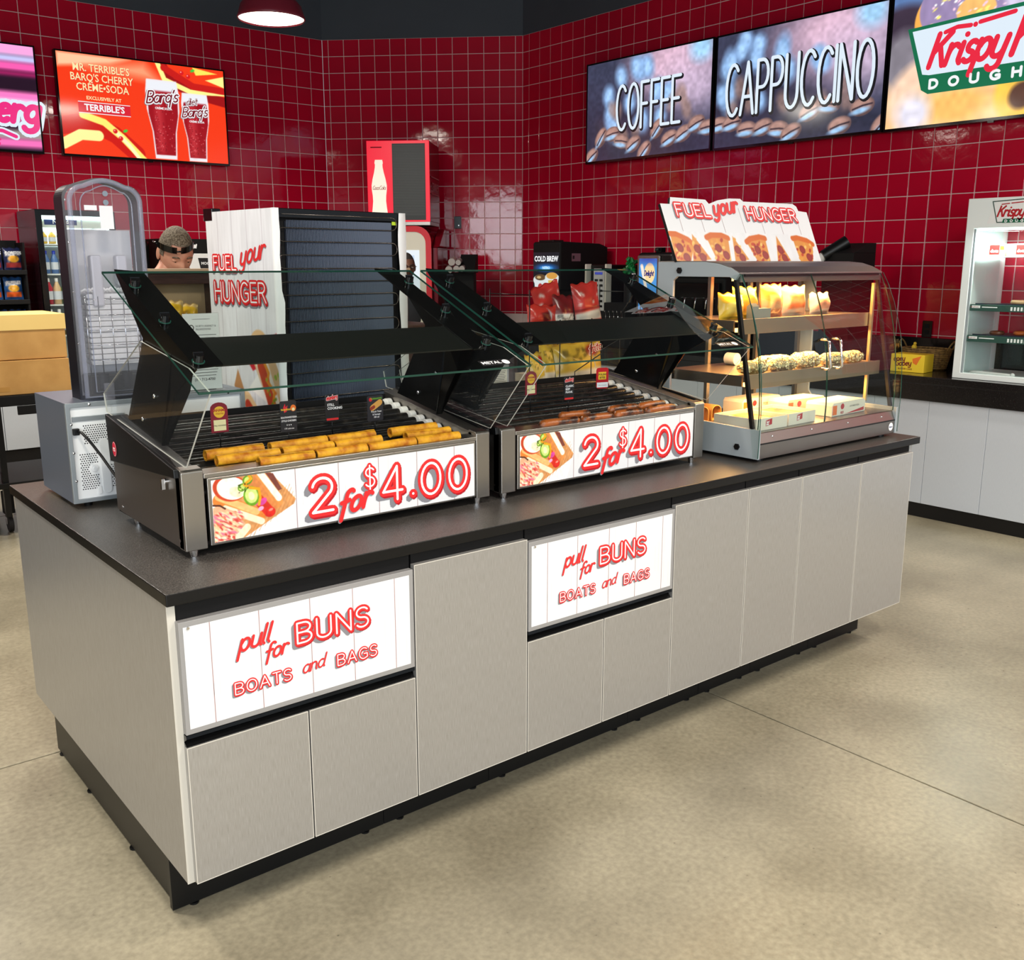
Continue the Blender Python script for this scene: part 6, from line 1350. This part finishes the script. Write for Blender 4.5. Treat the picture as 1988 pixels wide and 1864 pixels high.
hw = [(.055, 0), (.075, .02), (.078, .06), (.070, .12), (.064, .18), (.066, .23), (.074, .29), (.075, .33), (.064, .39), (.048, .45), (.038, .50), (.036, .53), (.040, .535), (.040, .555), (.036, .56), (.036, .572)]
pts = [(.118-a, .015+b*.985) for a, b in hw]+[(.118+a, .015+b*.985) for a, b in hw[::-1]]
MB().xz(pts[::-1], -.0185, -.012).obj('bottle_cutout', mat('backlit_cream', rgb(236, 230, 212), rough=.3, emit=rgb(240, 234, 214), estr=.6), t)
s_ = Sign((0, -.0185, 0), (1, 0, 0), (0, 0, 1)); s_.lines(strokes_fit('Coca', .052, .112, .300, .036, .06, .3), .0042, REDD, 0).lines(strokes_fit('Cola', .118, .180, .300, .036, .06, .3), .0042, REDD, 0); s_.obj('lettering', t)
s_ = Sign((.617, .05, .26), (0, 1, 0), (0, 0, 1)); s_.rect(.02, .47, .0, .012, mat('side_reflection', rgb(170, 90, 96), rough=.4), 0).rect(.02, .47, .16, .172, mat('side_reflection', None), 0).text("TERRIBLE'S", .245, .045, .10, MATS['side_reflection'], 0, bold=.02, sx=.75); s_.obj('side_lettering', t)  # wording and bars painted on as a reflection in the glossy side
MB().box(.04, .15, -.014, -.0118, .690, .700).obj('slot', MATS['machine_side_red'], t)
t = thing('wall_socket', 'small black switch plate with a glint, right of the red menu board', 'socket', cw(1.385, .005, 2.06), RC); MB().box(-.035, .035, -.02, 0, -.062, .062).obj('cover_plate', BLACKG, t, .003); MB().ball((.01, -.021, -.03), .006).obj('glint_dot', em('lit_white', None), t)  # glowing ball stands in for the glint on the plate
t = thing('lid_organizer', 'black lid organizer with pale lid sleeves on the diagonal wall counter', 'organizer', cw(1.33, .70, 1.55), RC)
MB().yz([(0, 0), (.28, 0), (.28, .18), (.18, .18)], .16, .32).box(0, .30, .10, .28, -.62, .0).obj('tray', BLACKM, t, .003)
LID = mat('lid_sleeve', rgb(176, 168, 164), rough=.35)
for x, z, r in ((.07, .03, .035), (.145, .04, .030), (.10, .105, .035), (.20, .04, .028), (.165, .10, .026)): MB().cyl((x, -.03, z), (x-.01, .16, z+.02), r, r, 16).obj('lid_sleeve', LID, t)
t = thing('corner_counter', 'black stone counter piece under the lid organizer in the corner', 'counter', cw(1.33, .62, 0), RC)
MB().box(0, .66, 0, .60, .885, .93).obj('top', GRAN, t); MB().box(.01, .65, .03, .60, 0, .885).obj('cabinet', LAMB, t)
# ================================================================== LEFT SIDE OF THE SHOP
t = thing('wall_cabinets', 'pale cabinets under the dark counter along the left wall', 'cabinet', (0, 6.81, 0))
for a, b in ((-3.0, 1.50), (2.20, 3.90)):
    MB().box(a, b, .02, .62, .10, .885).obj('carcass', BLACKM, t); MB().box(a, b, .03, .05, 0, .10).obj('toe_kick', BLACK, t)
    x = b
    while x-.40 >= a-.2: MB().box(max(a, x-.398), x-.002, 0, .018, .115, .80).obj('door', LAMB, t, .0015); x -= .40
    prop(MB().box(a, b, 6.78, 7.44, .885, .93).obj('stone_counter', GRAN, None, .003), 'dark stone counter on the left wall, '+('left of the drinks cooler' if a < 0 else 'right of the drinks cooler'), 'counter')
# snack shelf
t = thing('snack_rack', 'black snack shelf with chip bags on the left wall counter', 'rack', (.62, 6.90, .93))
MB().box(0, .80, .26, .275, 0, .90).obj('back', BLACKM, t)
for z in (.12, .385, .625): MB().box(0, .80, 0, .27, z-.0, z+.020).box(0, .80, -.012, 0, z-.004, z+.034).obj('shelf', BLACK, t, .003)
for x in (0, .785): MB().box(x, x+.015, 0, .27, 0, .88).obj('side', BLACKM, t)
def chip(c, band, seed):
    def f(A, a, b): A.c[:] = np.array(c)/255.; A.poly([(a*.1, b*.12), (a*.9, b*.12), (a*.9, b*.34), (a*.1, b*.34)], band); A.ell(a*.5, b*.50, a*.30, b*.16, (244, 176, 50)); A.poly([(a*.08, b*.62), (a*.92, b*.66), (a*.92, b*.84), (a*.08, b*.80)], (226, 226, 232)); A.dots(a*.15, a*.85, b*.66, b*.80, 16, a*.02, [c]); A.noise(.25, 6, 6, seed)
    return f
GC = 'chip bags on the black snack shelf'; k = 0
for row, z, c, band, txt in ((0, .655, (40, 46, 82), (170, 60, 60), 'navy and silver chip bag on the upper snack shelf'), (1, .415, (44, 84, 140), (236, 100, 40), 'blue and orange chip bag on the middle snack shelf'), (2, .150, (36, 70, 130), (200, 200, 210), 'blue chip bag on the lowest snack shelf')):
    for i in range(5):
        k += 1; x = .62+.725-.155*i-(.02 if row == 1 else 0)
        o = bag('chip_bag', txt+', '+['first', 'second', 'third', 'fourth', 'fifth'][i]+' from the right', 'chip bag', .145, .185, .06, chip(c, band, k), (x, 7.0, .93+z), (-.08, 0, random.uniform(-.08, .08)), GC, k)
        s_ = Sign((-.0725, -.034, 0), (1, 0, 0), (0, 0, 1)); s_.text('RUFFLES' if row else 'DORITOS', .0725, .128, .034, INKW, 0, bold=.03, sx=.86); s_.obj('lettering', o)
# drinks cooler
t = thing('drinks_cooler', 'tall dark drinks cooler with a lit interior against the left wall', 'cooler', (1.51, 6.87, 0))
DM = mat('cooler_maroon_reflection', rgb(44, 24, 30), rough=.25)  # maroon reflection on the dark cabinet painted into its colour
MB().box(0, .03, 0, .56, 0, 2.08).box(.61, .64, 0, .56, 0, 2.08).box(0, .64, .53, .56, 0, 2.08).box(0, .64, 0, .56, 2.04, 2.08).box(0, .64, 0, .56, 0, .25).obj('cabinet', DM, t, .004)
MB().box(0, .05, -.03, 0, .2, 2.075).box(.59, .64, -.03, 0, .2, 2.075).box(0, .64, -.03, 0, 2.03, 2.075).obj('door_frame', BLACKG, t, .003)
MB().quad((.05, -.01, .25), (.59, -.01, .25), (.59, -.01, 2.03), (.05, -.01, 2.03), GLASS).obj('door_glass', None, t)
MB().box(.03, .61, .50, .53, .25, 2.04).box(.03, .035, 0, .5, .25, 2.04).box(.605, .61, 0, .5, .25, 2.04).obj('liner', WH, t)
MB().box(.05, .59, .02, .04, 2.00, 2.03).box(.585, .60, .02, .04, .3, 2.0).obj('light_tube', mat('cool_light_tube', None), t)
MB().box(.04, .60, .03, .035, 1.935, 2.03).obj('header_card', mat('card_mint', rgb(222, 232, 222), rough=.5), t)
s_ = Sign((.04, .03, 1.935), (1, 0, 0), (0, 0, 1)); s_.rect(.04, .30, .022, .072, mat('navy_print', None), 0).text('Naked', .17, .032, .048, INKW, 1, bold=.02); s_.obj('header_print', t)
for z in (1.790, 1.545, 1.290, 1.03, .77): MB().box(.035, .605, .03, .48, z, z+.012).obj('shelf', WH, t)
light('cooler_light', 'AREA', (1.83, 7.05, 2.0), 6, (.9, 1, 1), .45, .2, look=(1.83, 7.05, 0))
BT = {'carton': (.030, .11), 'water': (.030, .19), 'juice': (.032, .22)}
kinds = [(1.802, 'carton', [rgb(236, 190, 60), rgb(240, 200, 90), rgb(60, 150, 80), rgb(236, 120, 60)], 'small yellow and green juice bottle on the top cooler shelf'),
         (1.557, 'water', [rgb(90, 130, 190)], 'blue capped bottle on the second cooler shelf'),
         (1.302, 'juice', [rgb(200, 40, 60), rgb(236, 200, 150), rgb(120, 160, 60), rgb(240, 170, 40)], 'coloured juice bottle on the third cooler shelf'),
         (1.042, 'juice', [rgb(200, 200, 90), rgb(170, 60, 70)], 'juice bottle on the fourth cooler shelf')]
for z, kd, cols, lab in kinds:
    for i in range(8):
        r, h_ = BT[kd]; c = cols[i % len(cols)]; m = mat('drink_%d_%d_%d' % tuple(int(q*255) for q in c[:3]), c, rough=.2)
        b = thing('drink_bottle', lab+', '+['leftmost', 'second', 'third', 'fourth', 'fifth', 'sixth', 'seventh', 'eighth'][i]+' from the left'*(i > 0), 'bottle', (1.51+.075+.067*i, 6.87+.075, z), group='bottles in the drinks cooler')
        MB().lathe([(0, 0), (r, .002), (r, h_*.62), (r*.45, h_*.82), (r*.40, h_*.86)], seg=14).obj('bottle', m, b)
        MB().lathe([(r*.46, h_*.85), (r*.46, h_*.99), (0, h_)], seg=12).obj('cap', mat('cap_blue', rgb(30, 60, 190), rough=.3) if kd == 'water' else WHITE, b)
        MB().lathe([(r*1.02, h_*.18), (r*1.02, h_*.5)], seg=14).obj('bottle_label', mat('bottle_label_pale', rgb(226, 232, 240), rough=.5), b)
# black drinks machines
t = thing('frozen_drink_machine', 'black and white coffee machine on the left wall counter behind the bending man', 'drink machine', (2.55, 6.92, .931))
MB().box(0, .52, 0, .45, 0, .93).obj('body', BLACKM, t, .01); MB().box(.12, .50, -.01, 0, .62, .80).box(.12, .50, -.01, 0, .30, .50).obj('front_panel', WHITE, t, .004)
s_ = Sign((.12, -.01, .82), (1, 0, 0), (0, 0, 1)); s_.lines(strokes('Supp'.replace('S', 'S')[:0] or 'brew', .10, .03, .05, .14), .012, INKW, 0).poly([(.22, -.06), (.40, -.06), (.38, -.16), (.31, -.21), (.24, -.16)], INKB, 1).text('MOCHA', .31, -.12, .034, INKW, 2, bold=.03); s_.obj('badge', t)
t = thing('coffee_urn', 'small black urn left of the coffee machine on the left wall counter', 'coffee maker', (2.42, 7.05, .931))
MB().lathe([(0, 0), (.09, 0), (.09, .60), (.07, .70), (.075, .90), (.0, .915)], seg=22).obj('body', BLACKG, t); MB().tube([(0, -.09, .2), (0, -.13, .2), (0, -.13, .16)], .01, 8).obj('tap', CHROME, t)
# stock cart and cartons
t = thing('stock_cart', 'black stock cart on casters at the left edge of the photo', 'cart', (-.30, 4.35, 0))
MB().box(0, 1.30, 0, .70, .80, .862).box(.98, 1.15, -.01, 0, .745, .80).obj('deck', BLACKM, t, .004); MB().box(0, 1.52, 0, .70, .30, .335).obj('lower_shelf', BLACK, t, .004)
for x, y in ((.86, .02), (.02, .02), (.02, .66), (.86, .66)): MB().box(x, x+.035, y, y+.035, .12, .82).obj('post', BLACK, t)
for x, y in ((.90, .14), (.06, .14), (.06, .56), (.90, .56)):
    c = MB().box(x-.03, x+.03, y-.03, y+.03, .12, .26).obj('caster_mount', BLACKM, t, .003); MB().yz([(y-.02, .12), (y+.02, .12), (y+.012, .05), (y-.012, .05)], x-.018, x-.014).yz([(y-.02, .12), (y+.02, .12), (y+.012, .05), (y-.012, .05)], x+.014, x+.018).obj('caster_fork', CHROME, c); MB().cyl((x-.012, y, .055), (x+.012, y, .055), .055, .055, 26).obj('caster_wheel', mat('rubber', rgb(36, 34, 34), rough=.6), c)
KB = mat('cardboard', rgb(206, 158, 92), rough=.75, noise=(8, rgb(192, 144, 80), .35, .65)); KL = mat('cardboard_lit', rgb(240, 206, 128), rough=.75)  # KL: paler cardboard copy, light on the lid put into its colour
t = thing('carton', 'upper brown carton with a pale folded-down lid flap on the stock cart', 'box', (-.35, 4.40, 1.072))
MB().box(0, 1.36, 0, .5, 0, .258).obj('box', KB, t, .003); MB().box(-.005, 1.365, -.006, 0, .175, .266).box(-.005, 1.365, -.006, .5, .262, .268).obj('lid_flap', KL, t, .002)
t = thing('carton', 'lower brown carton directly on the stock cart deck', 'box', (-.37, 4.38, .864)); MB().box(0, 1.38, 0, .5, 0, .204).obj('box', KB, t, .003); MB().box(.9, 1.03, -.001, .0, .02, .05).obj('tape_mark', mat('tape', rgb(190, 140, 70), rough=.5), t)

# wooden hutch between the man and the island
BRW = mat('dark_walnut', rgb(74, 48, 42), rough=.35, noise=(14, rgb(54, 34, 30), .35, .65, (1, 1, 8))); BEI = mat('beige_panel', rgb(196, 168, 128), rough=.5)
t = thing('wooden_hutch', 'dark brown wooden hutch with a beige back panel behind the island', 'cabinet', (.70, 1.80, 0))
MB().box(0, 1.30, 0, .40, 0, 1.36).obj('base', BRW, t, .003); MB().box(0, 1.30, .34, .36, 1.36, 1.60).obj('back_panel', BEI, t)
MB().box(0, .022, .25, .40, 1.36, 1.60).box(1.278, 1.30, .25, .40, 1.36, 1.60).box(0, 1.30, .25, .40, 1.555, 1.60).box(.30, .33, .25, .34, 1.36, 1.56).obj('surround', BRW, t, .002); MB().box(-.01, 1.31, .24, .41, 1.60, 1.618).obj('top', mat('tan_ledge', rgb(176, 150, 120), rough=.5), t, .002)
def bun(A, a, b): A.c[:] = np.array((240, 206, 140))/255.; A.ell(a*.5, b*.7, a*.5, b*.22, (246, 196, 50)); A.poly([(a*.1, b*.1), (a*.9, b*.1), (a*.9, b*.3), (a*.1, b*.3)], (206, 130, 80)); A.noise(.2, 5, 5, 3)
bag('bread_bag', 'yellow topped bread bag, left one on the brown hutch', 'bread bag', .10, .13, .07, bun, (.775, 1.93, 1.361), (0, 0, .1), 'bread bags on the hutch', 31)
bag('bread_bag', 'cream bread bag, right one on the brown hutch', 'bread bag', .085, .115, .06, bun, (.855, 1.97, 1.361), (0, 0, -.2), 'bread bags on the hutch', 32)

# ================================================================== PEOPLE
def skin_chain(name, pts, m, parent, sub=2, root=0):
    """pts: list of (name, position, radius, parent index)"""
    me = bpy.data.meshes.new(name); me.from_pydata([p[0] for p in pts], [(p[2], i) for i, p in enumerate(pts) if p[2] is not None], [])
    o = link(name, me, parent); me.materials.append(m); s_ = o.modifiers.new('skin', 'SKIN'); s_.use_smooth_shade = True
    for i, p in enumerate(pts):
        r = p[1] if isinstance(p[1], tuple) else (p[1], p[1]); me.skin_vertices[0].data[i].radius = r
    me.skin_vertices[0].data[root].use_root = True
    b = o.modifiers.new('sub', 'SUBSURF'); b.levels = sub; b.render_levels = sub
    return o
def head(parent, c, skin, hair, sx, yaw, pitch, gray=False, buzz=False):
    """head with brow, nose, cheeks, chin; local -y is the face"""
    SG, RG = 48, 36; v = []
    for i in range(RG+1):
        ph = PI*i/RG
        for k in range(SG):
            th = 2*PI*k/SG; d = np.array((math.sin(ph)*math.sin(th), -math.sin(ph)*math.cos(th), -math.cos(ph)))
            x, y, z = d; X, Y, Z = .074*x, .096*y, .118*z
            if z < 0: X *= 1-.28*(-z)**1.3; Y = Y*(1-.12*(-z)) - (.012*(-z) if y < 0 else -.0)
            if z < 0 and y > 0: Y *= 1-.25*(-z)
            f = max(0, -y)**2
            g = lambda x0, z0, sx_, sz_: math.exp(-((X-x0)/sx_)**2-((Z-z0)/sz_)**2)*f
            Y -= .022*g(0, -.026, .011, .016)+.012*g(0, -.008, .008, .022)      # nose
            Y -= .006*g(0, .022, .045, .010)                                    # brow
            Y += .010*(g(.030, .002, .014, .011)+g(-.030, .002, .014, .011))    # eye sockets
            Y -= .005*(g(.036, -.028, .018, .018)+g(-.036, -.028, .018, .018))  # cheeks
            Y -= .006*g(0, -.060, .020, .006)+.005*g(0, -.070, .016, .005)-.004*g(0, -.065, .020, .003)   # lips
            Y -= .009*g(0, -.094, .020, .014)                                   # chin
            v.append((X, Y, Z))
    fs = [(i*SG+k, i*SG+(k+1) % SG, (i+1)*SG+(k+1) % SG, (i+1)*SG+k) for i in range(RG) for k in range(SG)]
    h = MB().add(v, fs, None, True).obj('head', skin, parent); h.location = c; h.rotation_euler = (pitch, 0, yaw)
    if pitch > .2:
        for sx_ in (-1, 1): MB().ball((sx_*.030, -.0775, .002), (.0145, .0115, .0085)).obj('eyelid', skin, h)
    EW = mat('eye_white', rgb(225, 220, 214), rough=.2); EI = mat('iris', rgb(50, 36, 28), rough=.1); LP = mat('lips', rgb(170, 96, 88) if not buzz else rgb(96, 52, 46), rough=.4)
    for sx_ in (-1, 1):
        MB().ball((sx_*.030, -.0770, -.001), (.0125, .010, .0065)).obj('eye', EW, h); MB().ball((sx_*.030, -.0862, -.002), (.0045, .0018, .0045)).obj('iris', EI, h)
        MB().tube([(sx_*.014, -.094, .019), (sx_*.030, -.094, .0235), (sx_*.046, -.084, .018)], .0030, 6).obj('eyebrow', hair, h)
        MB().ball((sx_*.0765, .008, -.008), (.008, .019, .031)).ball((sx_*.080, .004, -.006), (.004, .011, .020)).obj('ear', skin, h)
    MB().tube([(-.020, -.0985, -.064), (0, -.1035, -.0630), (.020, -.0985, -.064)], [.0015, .0042, .0015], 8).obj('mouth', LP, h)
    # hair: a shell over the crown, sides and back
    R_ = random.Random(3); hv = []; hf = []
    for i in range(RG+1):
        for k in range(SG):
            X, Y, Z = v[i*SG+k]; n_ = 1.045 if not buzz else 1.012; hv.append((X*(n_+.02*R_.random()*(0 if buzz else 1)), Y*(n_+.015*R_.random()*(0 if buzz else 1)), Z*(n_+.012) if Z > 0 else Z))
    for i in range(RG):
        for k in range(SG):
            X, Y, Z = v[i*SG+k]; lim = .060 if Y < -.055 else (.030 if Y < -.03 else (-.005 if Y < .02 else -.060))
            if Z > lim: hf.append((i*SG+k, i*SG+(k+1) % SG, (i+1)*SG+(k+1) % SG, (i+1)*SG+k))
    MB().add(hv, hf, None, True).obj('hair', hair, h)
    return h
def person(label, loc, rz, bend, skin, hair, shirt, trousers, yaw, pitch, headz, buzz=False, fwd=.0, drop=.245):
    t = thing('person', label, 'person', loc, rz)
    sh = headz-drop                                   # shoulder height
    b = -fwd
    # skin: neck to hands, one surface
    P_ = [((0, .02, 1.0), .10, None), ((0, .02+b*.4, sh-.18), .10, 0), ((0, b*.8, sh), .075, 1), ((0, b*.95-.005, sh+.085), .056, 2), ((0, b-.01, sh+.15), .055, 3)]
    n0 = len(P_)
    for s_ in (-1, 1):
        k = len(P_); hx = s_*.24
        P_ += [((s_*.15, b*.8, sh-.035), .045, 2), ((s_*.205, b*.8, sh-.05), .054, k), ((s_*.25, b*.8-.03, sh-.32), .040, k+1), ((s_*.20, b-.17, sh-.42), .030, k+2), ((s_*.195, b-.21, sh-.425), (.038, .022), k+3)]
        q = k+4
        for j in range(4):
            bx = s_*.195+(-.027+.018*j); m0 = len(P_); L1 = (.030, .036, .034, .026)[j]
            P_ += [((bx, b-.255, sh-.425), .0095, q), ((bx, b-.255-L1, sh-.432), .0085, m0), ((bx, b-.255-L1*1.75, sh-.448), .007, m0+1)]
        m0 = len(P_); P_ += [((s_*.195-s_*.040, b-.225, sh-.430), .011, q), ((s_*.195-s_*.060, b-.250, sh-.440), .009, m0)]
    skin_chain('body', P_, skin, t)
    S_ = [((0, .02, .93), (.155, .105), None), ((0, .02, 1.06), (.150, .105), 0), ((0, b*.5+.01, sh-.20), (.165, .115), 1), ((0, b*.8+.005, sh-.035), (.140, .095), 2), ((0, b*.85, sh+.030), .082, 3), ((0, b*.9, sh+.062), .068, 4)]
    for s_ in (-1, 1):
        k = len(S_); S_ += [((s_*.165, b*.8, sh-.025), .080, 3), ((s_*.225, b*.8, sh-.10), .064, k), ((s_*.248, b*.8-.015, sh-.24), .056, k+1)]
    skin_chain('shirt', S_, shirt, t)
    T_ = [((0, .02, .96), (.150, .105), None)]
    for s_ in (-1, 1): k = len(T_); T_ += [((s_*.09, .02, .86), .092, 0), ((s_*.10, .01, .50), .066, k), ((s_*.105, .03, .10), .052, k+1)]
    skin_chain('trousers', T_, trousers, t)
    for s_ in (-1, 1): MB().ball((s_*.105, -.04, .045), (.048, .135, .045)).obj('shoe', BLACKM, t)
    head(t, (0, b-.035, headz), skin, hair, 1, yaw, pitch, buzz=buzz)
    return t
SK1 = mat('skin_light', rgb(206, 150, 124), rough=.5, sub=.15, noise=(18, rgb(196, 132, 108), .4, .7)); SK2 = mat('skin_brown', rgb(98, 62, 46), rough=.45, sub=.1)
HR1 = mat('hair_greying', rgb(74, 62, 48), rough=.8, noise=(140, rgb(126, 114, 96), .4, .62), bump=(220, .8, .004)); HR2 = mat('hair_buzz', rgb(34, 26, 24), rough=.8)
m1 = person('man with short greying hair and a navy shirt looking down behind the brown hutch', (1.02, 2.62, 0), .12, 0, SK1, HR1, mat('shirt_navy', rgb(44, 50, 84), rough=.8), mat('trousers_dark', rgb(40, 40, 46), rough=.8), -0.14, .50, 1.690, fwd=.06, drop=.125)
t = thing('sunglasses', 'black wrap sunglasses pushed up over the forehead of the greying man', 'glasses', (1.02, 2.525, 1.690), -.14)
hh = Matrix.Rotation(.50, 3, 'X')
def R2(p): q = hh @ Vector(p); return (q.x, q.y, q.z)
for s_ in (-1, 1):
    mb = MB(); v = []
    for i in range(9):
        a = (i/8)*1.15+.10
        for zz in (.046, .050, .072, .076): v.append(R2((s_*.088*math.sin(a), -.106*math.cos(a)+.004*(zz < .06)-.0*1+ (.006 if zz > .07 else 0), zz)))
    mb.add(v, [(4*i+k, 4*i+k+1, 4*i+k+5, 4*i+k+4) for i in range(8) for k in range(3)], None, True); mb.obj('lens', BLACKG, t)
    MB().tube([R2((s_*.082, -.035, .062)), R2((s_*.084, .02, .045)), R2((s_*.080, .05, .030))], .0035, 6).obj('temple', BLACKG, t)
MB().tube([R2((-.012, -.108, .060)), R2((0, -.110, .062)), R2((.012, -.108, .060))], .004, 6).obj('bridge', BLACKG, t)
t = person('person with cropped dark hair and glasses, half hidden behind the display cooler', (3.975, 5.12, 0), 0, 0, SK2, HR2, mat('shirt_charcoal', rgb(52, 52, 58), rough=.8), mat('trousers_dark', None), -.35, .05, 1.612, buzz=True)
g = thing('eyeglasses', 'thin dark eyeglasses worn by the person behind the display cooler', 'glasses', (3.975, 5.085, 1.612), -.35)
for s_ in (-1, 1): MB().tube([(s_*.032+.022*math.cos(2*PI*k/16), -.100, .002+.015*math.sin(2*PI*k/16)) for k in range(16)], .0018, 6, closed=True).obj('rim', BLACKG, g); MB().tube([(s_*.054, -.098, .004), (s_*.080, -.05, .004), (s_*.082, .01, .0)], .0018, 6).obj('temple', BLACKG, g)
MB().tube([(-.010, -.102, .004), (.010, -.102, .004)], .0018, 6).obj('bridge', BLACKG, g)

# unseen shelving, read from a reflection, added so it darkens the guard plates
t = thing('added_gondola', 'unseen dark shelving left of the island, added to darken the sneeze guard plate reflections', 'shelf', (-2.5, 3.35, 0))
MB().box(0, 2.6, .46, .50, 0, 1.6).box(0, 2.6, 0, .5, 0, .14).box(-.02, 0, 0, .5, 0, 1.6).box(2.6, 2.62, 0, .5, 0, 1.6).obj('frame', BLACKM, t)
for z in (.45, .80, 1.15): MB().box(0, 2.6, .02, .46, z, z+.025).obj('shelf', mat('tan_shelf', rgb(150, 116, 66), rough=.5), t)
